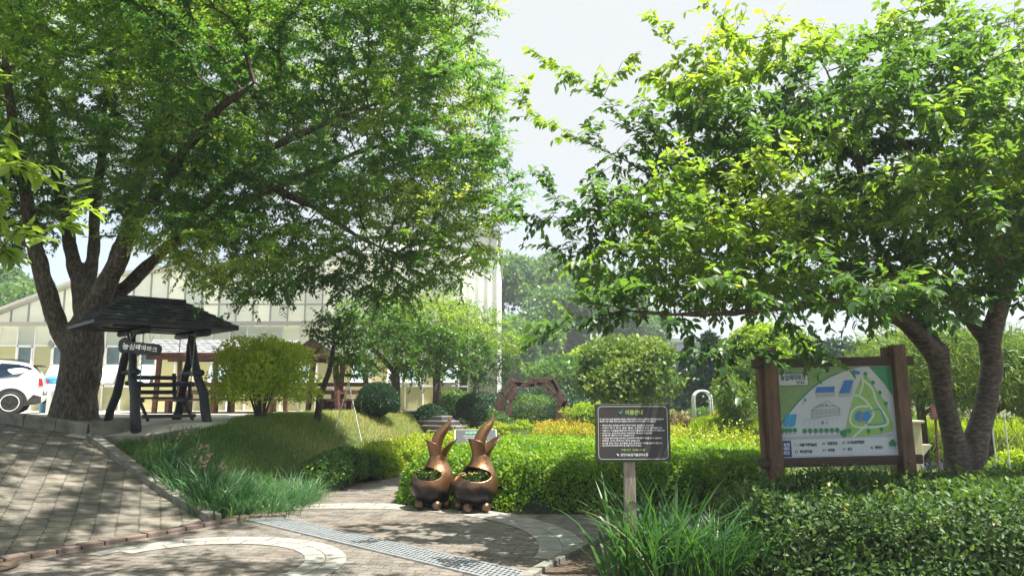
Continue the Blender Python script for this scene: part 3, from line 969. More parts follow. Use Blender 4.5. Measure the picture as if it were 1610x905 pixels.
for x, y in ((885, 285), (905, 330), (348, 375), (551, 526), (553, 388), (232, 520), (535, 272), (738, 237)):
    a, b = mp_xy(x, y); mb.lathe([(.0075, 0)], 10, (0, 0, 0), close=False)
    mb.v[-10:] = [(a + p[0], -.0012, bz + b + p[1]) for p in mb.v[-10:]]; n = len(mb.v); mb.f.append(tuple(range(n - 10, n))); mb.m.append(0)
mb.build('dot_pattern', flatc('map red', (.45, .07, .06)), mp)
# title plate and legend
def mrect(name, x0, y0, x1, y1, r, c, d):
    a, b = mp_xy(x0, (y0 + y1) / 2), mp_xy(x1, (y0 + y1) / 2)
    t, u = mp_xy(x0, y0)[1], mp_xy(x0, y1)[1]
    w, h = b[0] - a[0], t - u
    mb = MB(); mb.add([((a[0] + b[0]) / 2 + p[0], .005 - .0006 * d, bz + (t + u) / 2 + p[1]) for p in rrect(w, h, r)], [tuple(range(28))])
    mb.build(name, flatc('map ' + name, c), mp)
mrect('plate_edge', 140, 128, 398, 234, .018, (.12, .17, .16), 10)
mrect('title_plate', 148, 136, 390, 226, .014, (.62, .66, .68), 12)
mrect('legend_plate', 178, 655, 1062, 783, .010, (.60, .66, .73), 10)
mrect('legend_block', 180, 660, 256, 788, .004, (.015, .07, .27), 12)
def mtext(s, X, Y, w, h, m, align='CENTER', bold=.02, d=14, sp=1.0):
    a, b = mp_xy(X, Y)
    text(s, w / 1000 * PW if w else None, h / 700 * PH * 1.25, (a, .005 - .0006 * d, bz + b), (1, 0, 0), (0, 0, 1), m, mp, align=align, bold=bold, spacing=sp)
navy = flatc('map navy ink', (.04, .09, .22)); ink = flatc('map ink', (.06, .06, .07))
mtext('농업테마파크', 268, 183, 215, 40, navy, bold=.035)
mtext('안내도', 333, 216, 78, 24, ink)
for i, s in enumerate(('농업', '테마', '파크')): mtext(s, 216, 702 + i * 33, 50, 25, M['inkwhite'], bold=.035)
for i, (x, y, s, w) in enumerate([(292, 697, '식물생태학습원', 150), (525, 691, '텃밭정원', 85), (692, 687, '도시농업체험장', 150), (297, 749, '축산관리실', 105), (529, 744, '주차장', 62), (697, 739, '창고', 40), (928, 732, '퇴비사', 62)]):
    a, b = mp_xy(x, y)
    mb = MB(); mb.add([(a + .0165 * math.cos(k * math.pi / 8), .005 - .0006 * 12, bz + b + .0165 * math.sin(k * math.pi / 8)) for k in range(16)], [tuple(range(16))])
    mb.build('number_disc', flatc('map red disc', (.50, .07, .06)), mp)
    mtext(str(i + 1), x, y + 10, 12, 24, M['inkwhite'])
    mtext(s, x + 28, y + 10, w, 22, ink, align='LEFT', bold=.04)

# ------------------------------------------------------------ bronze sprout planters
def bronze():
    m, nt, out = mat_new('patinated bronze')
    b = N(nt, 'ShaderNodeBsdfPrincipled'); b.inputs['Metallic'].default_value = .85; b.inputs['Roughness'].default_value = .36
    b.inputs['Coat Weight'].default_value = .35; b.inputs['Coat Roughness'].default_value = .25
    tc = N(nt, 'ShaderNodeTexCoord'); sx = N(nt, 'ShaderNodeSeparateXYZ'); nt.links.new(tc.outputs['Object'], sx.inputs['Vector'])
    nz = N(nt, 'ShaderNodeTexNoise'); nz.inputs['Scale'].default_value = 4.5; nz.inputs['Detail'].default_value = 5; nt.links.new(tc.outputs['Object'], nz.inputs['Vector'])
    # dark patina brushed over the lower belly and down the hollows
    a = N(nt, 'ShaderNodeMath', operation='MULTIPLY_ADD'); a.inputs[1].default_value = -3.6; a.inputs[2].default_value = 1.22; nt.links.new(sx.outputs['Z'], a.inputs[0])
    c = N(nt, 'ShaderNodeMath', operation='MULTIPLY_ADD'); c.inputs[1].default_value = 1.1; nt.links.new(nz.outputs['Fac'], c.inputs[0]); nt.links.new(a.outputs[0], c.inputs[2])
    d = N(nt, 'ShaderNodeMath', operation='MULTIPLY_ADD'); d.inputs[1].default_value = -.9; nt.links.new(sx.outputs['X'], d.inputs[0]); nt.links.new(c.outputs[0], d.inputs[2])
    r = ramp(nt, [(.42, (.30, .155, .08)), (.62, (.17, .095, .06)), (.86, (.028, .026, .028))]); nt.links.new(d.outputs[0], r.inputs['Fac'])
    nt.links.new(r.outputs['Color'], b.inputs['Base Color'])
    n2 = N(nt, 'ShaderNodeTexNoise'); n2.inputs['Scale'].default_value = 26; n2.inputs['Detail'].default_value = 4; nt.links.new(tc.outputs['Object'], n2.inputs['Vector'])
    rr = ramp(nt, [(.3, (.28,) * 3), (.7, (.5,) * 3)]); nt.links.new(n2.outputs['Fac'], rr.inputs['Fac']); nt.links.new(rr.outputs['Color'], b.inputs['Roughness'])
    bp = N(nt, 'ShaderNodeBump'); bp.inputs['Strength'].default_value = .25; bp.inputs['Distance'].default_value = .006
    nt.links.new(n2.outputs['Fac'], bp.inputs['Height']); nt.links.new(bp.outputs['Normal'], b.inputs['Normal'])
    nt.links.new(b.outputs['BSDF'], out.inputs['Surface'])
    return m
M['bronze'] = bronze()
SOIL_Z = .40
M['bronze_plain'] = simple('brown bronze', (.22, .13, .075), .38, .8, scale=8, col2=(.09, .06, .045), coat=.2)
def planter():
    g = empty('sprout_planter', (0, 0, 0), 0, 'x', 'planter', 'bronze sprout planters on the plaza')
    Z = [.075, .085, .11, .155, .21, .28, .34, .40, .46, .51, .555, .60, .65, .70, .72]
    Rr = [.05, .13, .19, .245, .284, .302, .302, .290, .262, .226, .188, .154, .130, .118, .114]
    CX = [0, 0, 0, 0, 0, 0, .004, .014, .03, .048, .062, .072, .078, .082, .083]
    n = 48
    outer = [[(cx + r * math.cos(2 * math.pi * k / n), r * .95 * math.sin(2 * math.pi * k / n), z) for k in range(n)] for z, r, cx in zip(Z, Rr, CX)]
    inner = [[(cx + max(.01, r - .022) * math.cos(2 * math.pi * k / n), max(.01, r - .022) * .95 * math.sin(2 * math.pi * k / n), z + (.02 if i == 0 else 0)) for k in range(n)] for i, (z, r, cx) in enumerate(zip(Z, Rr, CX))]
    mb = MB(); rings = outer + inner[::-1]
    vs = [v for r_ in rings for v in r_]
    fs = [(i * n + k, i * n + (k + 1) % n, (i + 1) * n + (k + 1) % n, (i + 1) * n + k) for i in range(len(rings) - 1) for k in range(n)]
    fs += [tuple(range(n - 1, -1, -1)), tuple((len(rings) - 1) * n + k for k in range(n))]
    mb.add(vs, fs)
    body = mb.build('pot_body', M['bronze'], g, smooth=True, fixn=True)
    sub = body.modifiers.new('s', 'SUBSURF'); sub.levels = 2; sub.render_levels = 2
    cut = MB(); cut.ball((0, 0, 0), 1, 24)
    cu = cut.build('cutter', M['bronze'], None, smooth=True, fixn=True)
    cu.scale = (.235, .34, .080); cu.location = (-.055, -.22, .48); cu.rotation_euler = (R(8), R(4), 0)
    bpy.context.view_layer.update()
    bo = body.modifiers.new('b', 'BOOLEAN'); bo.operation = 'DIFFERENCE'; bo.object = cu; bo.solver = 'EXACT'
    baked(body)
    bpy.data.objects.remove(cu)
    # horn shaped sprout
    P = [(.055, 0, .60), (.05, .0, .70), (.052, 0, .80), (.065, 0, .90), (.095, 0, .985), (.145, 0, 1.05), (.20, 0, 1.10), (.235, 0, 1.155), (.243, 0, 1.22), (.238, 0, 1.255)]
    Rd = [.05, .066, .078, .082, .078, .067, .052, .034, .016, .003]
    mb = MB(); mb.tube(P, Rd, 20)
    sp = mb.build('sprout', M['bronze'], g, smooth=True); s_ = sp.modifiers.new('s', 'SUBSURF'); s_.levels = 1; s_.render_levels = 2
    # two cupped seed leaves round the sprout
    for name, a0, a1, h0, flare, lift, pw in (('seed_leaf', R(-72), R(85), .70, .17, .23, 1.0), ('seed_leaf', R(100), R(292), .70, .065, .20, .30)):
        U, Vn = 16, 10
        G = []
        for j in range(Vn + 1):
            v = j / Vn
            row = []
            for i in range(U + 1):
                u = i / U
                a = a0 + (a1 - a0) * u
                prof = math.sin(math.pi * u) ** pw
                hh = v * (.04 + lift * prof)
                rr = .114 + flare * (v * prof) ** 1.15 - .008 * math.sin(math.pi * v)
                row.append((.082 + rr * math.cos(a), rr * .9 * math.sin(a), h0 - .01 + hh))
            G.append(row)
        mb = MB()
        w = U + 1
        mb.add([p for r_ in G for p in r_], [(j * w + i, j * w + i + 1, (j + 1) * w + i + 1, (j + 1) * w + i) for j in range(Vn) for i in range(U)])
        o = mb.build(name, M['bronze'], g, smooth=True)
        so_ = o.modifiers.new('t', 'SOLIDIFY'); so_.thickness = .012; so_.offset = 0
        s_ = o.modifiers.new('s', 'SUBSURF'); s_.levels = 1; s_.render_levels = 1
    for a in (R(-125), R(-60), R(5), R(75), R(150)):
        mb = MB(); mb.ball((.215 * math.cos(a), .205 * math.sin(a), .066), .066, 12); mb.build('foot', M['bronze_plain'], g, smooth=True)
    mb = MB(); mb.lathe([(.262, SOIL_Z - .02), (.001, SOIL_Z)], 24, close=False); mb.build('potting_soil', M['soil'], g)
    return g
pA = planter()
pL = gnd(676, 803); pR_ = gnd(745, 807)
pA.location = (pL.x, pL.y + .18, .012); pA.rotation_euler.z = R(-6)
pB = copy_tree(pA); pB.location = (pR_.x, pR_.y + .16, .012); pB.rotation_euler.z = R(15)
pA['label'] = 'bronze sprout planter whose opening faces the drain, beside the garden path'
pB['label'] = 'bronze sprout planter in front of the tilted panel, nearer the information sign'
pA.scale = (.97, .97, .97)

# ------------------------------------------------------------ tilted reading panel behind the planters
b0 = at(748, 690, 12.3)
g = empty('lectern_panel', (b0.x, b0.y, 0), R(4), 'low tilted charcoal reading panel behind the bronze planters', 'panel')
zp = b0.z + .02
T = Matrix.Rotation(R(33), 3, 'X')
ux, uy = Vector((1, 0, 0)), T @ Vector((0, 1, 0)); nn = ux.cross(uy)
M['matt'] = simple('matt charcoal print', (.075, .08, .088), .8, var=.1, scale=3, spec=.12)
mb = MB(); mb.box((0, 0, zp), (.66, .40, .03), T); pn = mb.build('panel', M['matt'], g, bevel=.004)
mb = MB()
for sg in (-1, 1):
    mb.box(Vector((sg * .335, 0, zp)), (.012, .41, .036), T)
mb.box(Vector((0, 0, zp)) + uy * .203, (.66, .008, .036), T)
mb.build('rim', flatc('pale green metal', (.45, .58, .5)), pn)
o_ = Vector((0, 0, zp)) + nn * .0155
text('농업테마파크', .34, .07, o_ + uy * .10, ux, uy, M['leafgreen'], pn, bold=.03)
for i, s in enumerate(('당진시 농업기술센터 농업테마파크는', '도시민의 여가와 체험을 위한 공간입니다', '꽃과 나무를 아껴 주세요')):
    text(s, .40 - .05 * i, .030, o_ + uy * (.02 - i * .055), ux, uy, flatc('soft white print', (.55, .55, .55)), pn, bold=.0)
mb = MB()
for sg in (-1, 1): mb.beam((sg * .2, .03, 0), (sg * .2, .03, zp - .02), .05, .05)
mb.build('stand', flatc('black metal', (.02, .02, .022)), g)

# ------------------------------------------------------------ roofed log swing frame, swing and hanging sign
SA = Vector((math.cos(R(42)), math.sin(R(42)), 0)); SBv = Vector((-SA.y, SA.x, 0))
fr = Vector((-5.22, 13.0, 0))
cen = fr + SBv * .9 - SA * .56
zg = hz(cen.x, cen.y)
g = empty('roofed_swing', (cen.x, cen.y, zg), R(42), 'dark log frame with a shingled hip roof beside the large tree', 'swing frame')
def wobble(a, b, r, n=6, w=.03):
    a, b = Vector(a), Vector(b)
    return [a.lerp(b, i / n) + (Vector((random.uniform(-w, w), random.uniform(-w, w), 0)) if 0 < i < n else Vector()) for i in range(n + 1)], [r * (1 + random.uniform(-.1, .1)) * (1.12 - .24 * i / n) for i in range(n + 1)]
HZ = 1.64
for sg in (-1, 1):
    for f_ in (-1, 1):
        p, r_ = wobble((sg * .58, f_ * .88, -.1), (sg * .50, -f_ * .10, HZ), .072)
        mb = MB(); mb.tube(p, r_, 10); mb.build('post', M['log'], g, smooth=True)
    mb = MB(); p, r_ = wobble((sg * .53, -.52, .86), (sg * .53, .52, .86), .05, 4, .01); mb.tube(p, r_, 8); mb.build('cross_tie', M['log'], g, smooth=True)
    mb = MB(); p, r_ = wobble((sg * .50, -.80, HZ - .08), (sg * .50, .80, HZ - .08), .06, 4, .01); mb.tube(p, r_, 8); mb.build('cross_beam', M['log'], g, smooth=True)
for f_ in (-.66, 0, .66):
    mb = MB(); p, r_ = wobble((-.98, f_, HZ + .02), (.98, f_, HZ + .02), .068, 5, .01); mb.tube(p, r_, 10); mb.build('beam', M['log'], g, smooth=True)
def shingle_mat(name, c1_, c2_, c3_):
    m, nt, out = mat_new(name)
    b = N(nt, 'ShaderNodeBsdfPrincipled'); b.inputs['Roughness'].default_value = .75
    tc = N(nt, 'ShaderNodeTexCoord'); nz = N(nt, 'ShaderNodeTexNoise'); nz.inputs['Scale'].default_value = 5; nz.inputs['Detail'].default_value = 8
    nt.links.new(tc.outputs['Object'], nz.inputs['Vector'])
    r = ramp(nt, [(.3, c1_), (.55, c2_), (.72, c3_)]); nt.links.new(nz.outputs['Fac'], r.inputs['Fac'])
    nt.links.new(r.outputs['Color'], b.inputs['Base Color'])
    n2 = N(nt, 'ShaderNodeTexNoise'); n2.inputs['Scale'].default_value = 120; nt.links.new(tc.outputs['Object'], n2.inputs['Vector'])
    bp = N(nt, 'ShaderNodeBump'); bp.inputs['Strength'].default_value = .6; bp.inputs['Distance'].default_value = .01
    nt.links.new(n2.outputs['Fac'], bp.inputs['Height']); nt.links.new(bp.outputs['Normal'], b.inputs['Normal'])
    nt.links.new(b.outputs['BSDF'], out.inputs['Surface'])
    return m
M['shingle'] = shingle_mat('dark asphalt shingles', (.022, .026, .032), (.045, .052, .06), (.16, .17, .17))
M['shingle_grey'] = shingle_mat('grey asphalt shingles', (.20, .22, .23), (.30, .32, .33), (.42, .44, .44))  # grey is the shelter roofs' own colour
def shingle_slope(mb, quad, rows, cols, th=.012, lift=.02):
    """overlapping courses of shingles on a slope: quad = eave a, eave b, ridge b, ridge a"""
    a, b, c, d = [Vector(q) for q in quad]
    nn_ = (b - a).cross(d - a).normalized()
    for j in range(rows):
        v0, v1 = j / rows, min(1, (j + 1.15) / rows)
        l0, r0, l1, r1 = a.lerp(d, v0), b.lerp(c, v0), a.lerp(d, v1), b.lerp(c, v1)
        W0 = (r0 - l0).length
        n = max(2, int(cols * W0 / (b - a).length))
        off = .5 * (j % 2)
        cuts = [0] + [min(1, (i + off) / n) for i in range(1, n)] + [1]
        for i in range(len(cuts) - 1):
            u0, u1 = cuts[i] + .004, cuts[i + 1] - .004
            k = random.uniform(0, .006)
            p = [l0.lerp(r0, u0) + nn_ * (lift + k), l0.lerp(r0, u1) + nn_ * (lift + k), l1.lerp(r1, u1) + nn_ * (lift * .15), l1.lerp(r1, u0) + nn_ * (lift * .15)]
            q = [x - nn_ * th for x in p]
            mb.add(p + q, [(0, 1, 2, 3), (7, 6, 5, 4), (0, 4, 5, 1), (1, 5, 6, 2), (2, 6, 7, 3), (3, 7, 4, 0)])
ez, rz_, ex_, ey, rx = HZ + .03, HZ + .50, 1.16, .92, .52
mb = MB()
OX = -.16
E4 = [(-ex_ + OX, -ey, ez), (ex_ + OX, -ey, ez), (ex_ + OX, ey, ez), (-ex_ + OX, ey, ez)]; R2_ = [(-rx + OX, 0, rz_), (rx + OX, 0, rz_)]
mb.add(E4 + R2_, [(0, 1, 5, 4), (2, 3, 4, 5), (1, 2, 5), (3, 0, 4), (3, 2, 1, 0)])
mb.add([(x, y, z - .001) for x, y, z in E4] + [(x, y, z - .055) for x, y, z in E4], [(0, 1, 5, 4), (1, 2, 6, 5), (2, 3, 7, 6), (3, 0, 4, 7), (4, 5, 6, 7)])
rf = mb.build('roof', M['log'], g)
mb = MB()
shingle_slope(mb, (E4[0], E4[1], R2_[1], R2_[0]), 7, 15); shingle_slope(mb, (E4[2], E4[3], R2_[0], R2_[1]), 7, 15)
shingle_slope(mb, (E4[1], E4[2], R2_[1], R2_[1]), 7, 12); shingle_slope(mb, (E4[3], E4[0], R2_[0], R2_[0]), 7, 12)
mb.tube([(-rx + OX, 0, rz_ + .02), (rx + OX, 0, rz_ + .02)], .035, 6)
mb.build('shingles', M['shingle'], rf)
# swing seat hung from the beams
s = empty('swing_bench', (cen.x, cen.y, zg), R(42), 'dark log bench with slatted back hanging by chains under the hip roof', 'swing bench')
mb = MB()
for i in range(5): mb.box((0, -.24 + i * .11, .42), (.80, .085, .035))
for sg in (-1, 1): mb.beam((sg * .36, -.34, .385), (sg * .36, .3, .385), .07, .07)
mb.build('seat', M['log'], s, bevel=.008)
mb = MB()
for i in range(3): mb.box((0, .30 + i * .03, .52 + i * .13), (.80, .035, .075))
for sg in (-1, 1): mb.beam((sg * .36, .28, .38), (sg * .36, .40, .86), .06, .05)
mb.build('backrest', M['log'], s, bevel=.008)
for sg in (-1, 1):
    mb = MB(); mb.tube([(sg * .42, -.42, .66), (sg * .42, .42, .68)], .045, 8); mb.tube([(sg * .42, -.32, .38), (sg * .42, -.30, .66)], .032, 8)
    mb.build('armrest', M['log'], s, smooth=True)
    mb = MB()
    for (y0, y1) in ((-.34, -.5), (.34, .5)):
        a, b = Vector((sg * .42, y0, .68)), Vector((sg * .43, y1 * .8, HZ - .05))
        n = 26
        for i in range(n):
            c = a.lerp(b, (i + .5) / n); mb.box(c, (.018 if i % 2 else .006, .006 if i % 2 else .018, .05))
    mb.build('chain', flatc('steel chain', (.3, .3, .3)), s)
# footboard
mb = MB(); mb.box((0, -.62, .12), (.85, .12, .06)); mb.tube([(-.36, -.7, .06), (-.36, -.2, .36)], .03, 6); mb.tube([(.36, -.7, .06), (.36, -.2, .36)], .03, 6); mb.build('footrest', M['log'], s, bevel=.006)
# the hanging name sign
hs = at(221, 545, 11.75)
h = empty('hanging_sign', (hs.x, hs.y, hs.z), R(6), 'small dark wavy board with white writing hung under the swing roof', 'sign')
h.rotation_euler = (0, R(4), R(8))
ol = [(-.33, .0), (-.325, .07), (-.29, .11), (-.25, .135), (-.21, .12), (-.17, .085), (-.1, .07), (0, .072), (.1, .065), (.2, .07), (.27, .06), (.31, .03), (.325, -.02), (.31, -.08), (.28, -.115), (.2, -.125), (.1, -.115), (0, -.12), (-.1, -.105), (-.2, -.11), (-.28, -.115), (-.315, -.07)]
mb = MB(); mb.prism(ol, (0, -.02, 0), (1, 0, 0), (0, 0, 1), .04); bd = mb.build('board', flatc('blue black sign paint', (.02, .024, .034)), h, bevel=.006)
for ch, x, z, sz in (('농', -.215, -.035, .108), ('심', -.118, -.035, .104), ('테', -.03, -.03, .088), ('마', .055, -.035, .088), ('파', .14, -.042, .086), ('크', .222, -.05, .09)):
    text(ch, None, sz, (x, -.022, z - .01), (1, 0, 0), (0, 0, 1), M['inkwhite'], bd, bold=.03)
for x in (-.16, .14):
    mb = MB(); mb.tube([(x - .03, 0, .2), (x, 0, .08), (x + .04, 0, .2)], .006, 5); mb.build('hook', flatc('steel chain', (.3, .3, .3)), h)

# ------------------------------------------------------------ timber shelters with benches
def shelter(loc, rz, L, Wd, lab, slope=.42, hb=1.9, n_post=3, cat='shelter'):
    g = empty('picnic_shelter', loc, rz, lab, cat, 'timber shelters by the greenhouse')
    for sg in (-1, 1):
        for i in range(n_post):
            x = -L / 2 + .15 + (L - .3) * i / (n_post - 1)
            mb = MB(); mb.beam((x * 1.0, sg * Wd / 2, -.15), (x, sg * (Wd / 2 - .18), hb), .13, .13); mb.build('post', M['redwood'], g, bevel=.008)
        mb = MB(); mb.box((0, sg * (Wd / 2 - .16), hb + .04), (L + .5, .10, .15)); mb.build('beam', M['redwood'], g, bevel=.006)
        mb = MB()
        mb.box((0, sg * (Wd / 2 - .22), .42), (L - .1, .40, .06))
        b_ = mb.build('bench', M['redwood'], g, bevel=.006)
        mb = MB()
        for z in (.66, .90): mb.box((0, sg * (Wd / 2 - .06), z), (L - .05, .045, .13))
        mb.build('backrest', M['redwood'], b_, bevel=.005)
        for x in (-L / 2 + .5, 0, L / 2 - .5):
            mb = MB(); mb.box((x, sg * (Wd / 2 - .22), .19), (.12, .34, .40)); mb.build('leg', M['redwood'], b_, bevel=.005)
    mb = MB(); mb.box((0, 0, .70), (L - .8, .6, .06)); t = mb.build('table', M['redwood'], g, bevel=.006)
    for x in (-L / 2 + .8, L / 2 - .8):
        mb = MB(); mb.box((x, 0, .33), (.14, .4, .67)); mb.build('leg', M['redwood'], t, bevel=.006)
    for i in range(n_post):
        x = -L / 2 + .15 + (L - .3) * i / (n_post - 1)
        mb = MB(); mb.beam((x, -Wd / 2 - .25, hb + .14), (x, Wd / 2 + .25, hb + .14), .09, .12); mb.build('tie_beam', M['redwood'], g, bevel=.006)
    hr_ = (Wd / 2 + .35) * slope
    ez_, rz2 = hb + .15, hb + .15 + hr_
    a, b = L / 2 + .45, Wd / 2 + .38
    mb = MB()
    for sg in (-1, 1):
        q = [(-a, sg * b, ez_), (a, sg * b, ez_), (a, 0, rz2), (-a, 0, rz2)]
        mb.add(q + [(x, y, z - .04) for x, y, z in q], [(0, 1, 2, 3), (7, 6, 5, 4), (0, 4, 5, 1), (1, 5, 6, 2), (3, 2, 6, 7), (0, 3, 7, 4)])
    rf = mb.build('roof', M['redwood'], g, fixn=True)
    mb = MB()
    shingle_slope(mb, ((-a, -b, ez_), (a, -b, ez_), (a, 0, rz2), (-a, 0, rz2)), 8, int(a * 2 / .25))
    shingle_slope(mb, ((a, b, ez_), (-a, b, ez_), (-a, 0, rz2), (a, 0, rz2)), 8, int(a * 2 / .25))
    mb.build('shingles', M['shingle_grey'], rf)
    for sg in (-1, 1):
        for xx in (-a + .12, -a / 3, a / 3, a - .12):
            mb = MB(); mb.beam((xx, sg * b, ez_ - .07), (xx, 0, rz2 - .07), .06, .09)
            mb.build('rafter', M['redwood'], rf)
    return g
e = at(350, 645, 24.3); shelter((e.x, 24.3, hz(e.x, 24.3)), R(3), 3.8, 2.0, 'long timber shelter with grey shingles behind the swing', slope=.36, hb=1.70, n_post=3)
e = at(528, 645, 23.6); shelter((e.x, 23.9, hz(e.x, 23.8)), R(62), 1.7, 1.25, 'timber shelter showing its gable beside the clipped round bush', slope=.55, hb=1.62, n_post=2)

# ------------------------------------------------------------ greenhouse
def poly_mat(name, c, ctr, trans=.35, stretch=(.25, .25, 1.4)):
    m, nt, out = mat_new(name)
    b = N(nt, 'ShaderNodeBsdfPrincipled'); b.inputs['Roughness'].default_value = .35
    tc = N(nt, 'ShaderNodeTexCoord'); mp_ = N(nt, 'ShaderNodeMapping'); mp_.inputs['Scale'].default_value = stretch
    nz = N(nt, 'ShaderNodeTexNoise'); nz.inputs['Scale'].default_value = 1.6; nz.inputs['Detail'].default_value = 5
    nt.links.new(tc.outputs['Object'], mp_.inputs['Vector']); nt.links.new(mp_.outputs['Vector'], nz.inputs['Vector'])
    r = ramp(nt, [(.3, tuple(x * .72 for x in c)), (.6, c)]); nt.links.new(nz.outputs['Fac'], r.inputs['Fac'])
    ge = N(nt, 'ShaderNodeNewGeometry'); rp = ramp(nt, [(0, (.74, .76, .74)), (.5, (.95, .94, .90)), (1, (1.08, 1.05, .98))]); nt.links.new(ge.outputs['Random Per Island'], rp.inputs['Fac'])
    mq = N(nt, 'ShaderNodeMix', data_type='RGBA', blend_type='MULTIPLY'); mq.inputs['Factor'].default_value = 1
    nt.links.new(r.outputs['Color'], mq.inputs['A']); nt.links.new(rp.outputs['Color'], mq.inputs['B']); nt.links.new(mq.outputs['Result'], b.inputs['Base Color'])
    mq2 = N(nt, 'ShaderNodeMix', data_type='RGBA', blend_type='MULTIPLY'); mq2.inputs['Factor'].default_value = 1
    t = N(nt, 'ShaderNodeBsdfTranslucent'); mq2.inputs['B'].default_value = (*ctr, 1)
    nt.links.new(rp.outputs['Color'], mq2.inputs['A']); nt.links.new(mq2.outputs['Result'], t.inputs['Color'])
    ms_ = N(nt, 'ShaderNodeMixShader'); ms_.inputs['Fac'].default_value = trans
    nt.links.new(b.outputs['BSDF'], ms_.inputs[1]); nt.links.new(t.outputs['BSDF'], ms_.inputs[2])
    nt.links.new(ms_.outputs['Shader'], out.inputs['Surface'])
    return m
M['poly_low'] = poly_mat('aged twinwall sheet', (.70, .69, .48), (.95, .94, .66), .5)
M['poly_up'] = poly_mat('white twinwall sheet', (.80, .84, .80), (.93, .97, .92), .5)
M['poly_roof'] = poly_mat('roof sheet', (.7, .72, .7), (.95, .95, .9), .6)
M['glass'] = simple('window glass', (.10, .16, .17), .06, var=.3, scale=1.5, spec=.9)
YG = 27.0
def gx(px, Y=YG): return at(px, 600, Y).x
def gzz(py, Y=YG): return at(805, py, Y).z
gz0 = .75
g = empty('greenhouse', (gx(300), YG, gz0), 0, 'long cream panelled greenhouse with a row of tilted windows', 'greenhouse')
ox, oz = gx(300), gz0
def L_(x, z, y=0): return (x - ox, y, z - oz)
xa, xb = gx(-90), gx(735)
bay = .64
nb = int((xb - xa) / bay)
zmid, zr1 = gzz(512), gzz(543)
zw0, zw1, zw2 = gzz(607), gzz(574), gzz(543)
wb = set()
for px in (31, 88, 165, 245, 335, 470, 560, 612, 657, 698): wb.add(int((gx(px) - xa) / bay))
mb, mu = MB(), MB()
for i in range(nb):
    x0, x1 = xa + i * bay + .02, xa + (i + 1) * bay - .02
    if i in wb:
        mb.box(L_((x0 + x1) / 2, (gz0 + zw0) / 2, .02), (x1 - x0, .012, zw0 - gz0))
    else:
        for z0, z1 in ((gz0, zw0 - .01), (zw0 + .01, zr1 - .02)):
            mb.box(L_((x0 + x1) / 2, (z0 + z1) / 2, .02), (x1 - x0, .012, z1 - z0))
    mu.box(L_((x0 + x1) / 2, (zr1 + zmid) / 2, .02), (x1 - x0, .012, zmid - zr1 - .03))
mb.build('lower_panels', M['poly_low'], g)
mu.build('upper_panels', M['poly_up'], g)
mb = MB()
for i in range(nb + 1):
    x = xa + i * bay
    mb.box(L_(x, (gz0 + zmid) / 2, -.01), (.045, .05, zmid - gz0))
for z in (gz0 + .05, zw0, zr1): mb.box(L_((xa + xb) / 2, z, -.015), (xb - xa, .055, .05))
mb.build('mullions', M['white'], g)
for i in sorted(wb):
    x0, x1 = xa + i * bay + .03, xa + (i + 1) * bay - .03
    cx_ = (x0 + x1) / 2; w = x1 - x0
    mb = MB()
    for sg in (-1, 1): mb.box(L_(cx_ + sg * (w / 2 - .03), (zw0 + zr1) / 2, -.03), (.05, .06, zr1 - zw0))
    for z in (zw0 + .03, zw1, zr1 - .03): mb.box(L_(cx_, z, -.03), (w, .06, .06))
    wi = mb.build('window', M['white'], g)
    mb = MB(); mb.box(L_(cx_, (zw1 + zr1) / 2, 0), (w - .1, .01, zr1 - zw1 - .06)); mb.build('fixed_pane', M['glass'], wi)
    # the lower sash hangs from its top edge and is pushed out at the bottom
    hgh = zw1 - zw0 - .02
    th_ = R(34)
    top = Vector(L_(cx_, zw1 - .02, -.07)); dn = Vector((0, -math.sin(th_), -math.cos(th_)))
    Mx = Matrix.Rotation(-th_, 3, 'X')
    mb = MB()
    for sg in (-1, 1): mb.box(top + dn * hgh / 2 + Vector((sg * (w / 2 - .035), 0, 0)), (.055, .04, hgh), Mx)
    for t_ in (.03, hgh - .03): mb.box(top + dn * t_, (w - .02, .042, .055), Mx)
    sa = mb.build('open_sash', M['white'], wi)
    mb = MB(); mb.box(top + dn * hgh / 2, (w - .1, .01, hgh - .1), Mx); mb.build('sash_pane', flatc('sky tinted glass', (.35, .45, .52), .08), wi)  # pale sky reflection is put into the pane colour
# gutter band
mb = MB(); mb.beam(L_(xa + 0, zmid + .05, -.12), L_(xb, zmid + .10, -.12), .2, .13); mb.build('gutter', flatc('grey gutter metal', (.30, .29, .26)), g)
# upper wall, set back, with the sloping roof edge
topline = [(gx(-90), gzz(520)), (gx(0), gzz(482)), (gx(120), gzz(436)), (gx(300), gzz(418)), (gx(430), gzz(408)), (gx(735), gzz(395))]
def ztop(x): return float(np.interp(x, [p[0] for p in topline], [p[1] for p in topline]))
mb, mm_ = MB(), MB()
for i in range(nb):
    x0, x1 = xa + i * bay + .02, xa + (i + 1) * bay - .02
    z0 = zmid + .02
    if ztop(x0) < z0 + .1: continue
    a, b, c, d = L_(x0, z0, .5), L_(x1, z0, .5), L_(x1, ztop(x1), .5), L_(x0, ztop(x0), .5)
    mb.add([a, b, c, d], [(0, 1, 2, 3)])
    mm_.box(L_(x0 - .02, (z0 + ztop(x0)) / 2, .47), (.05, .05, ztop(x0) - z0))
mb.build('clerestory_panels', M['poly_up'], g)
mm_.box(L_((gx(150) + xb) / 2, gzz(476), .46), (xb - gx(150), .05, .05))
mm_.build('clerestory_mullions', flatc('grey aluminium', (.36, .38, .38)), g)
mb = MB()
for (p, q) in zip(topline[:-1], topline[1:]):
    mb.beam(L_(p[0], p[1] + .06, .3), L_(q[0], q[1] + .06, .3), .5, .10)
mb.build('roof_edge', flatc('aged cream fascia', (.46, .45, .41)), g)
mb = MB(); D = 13
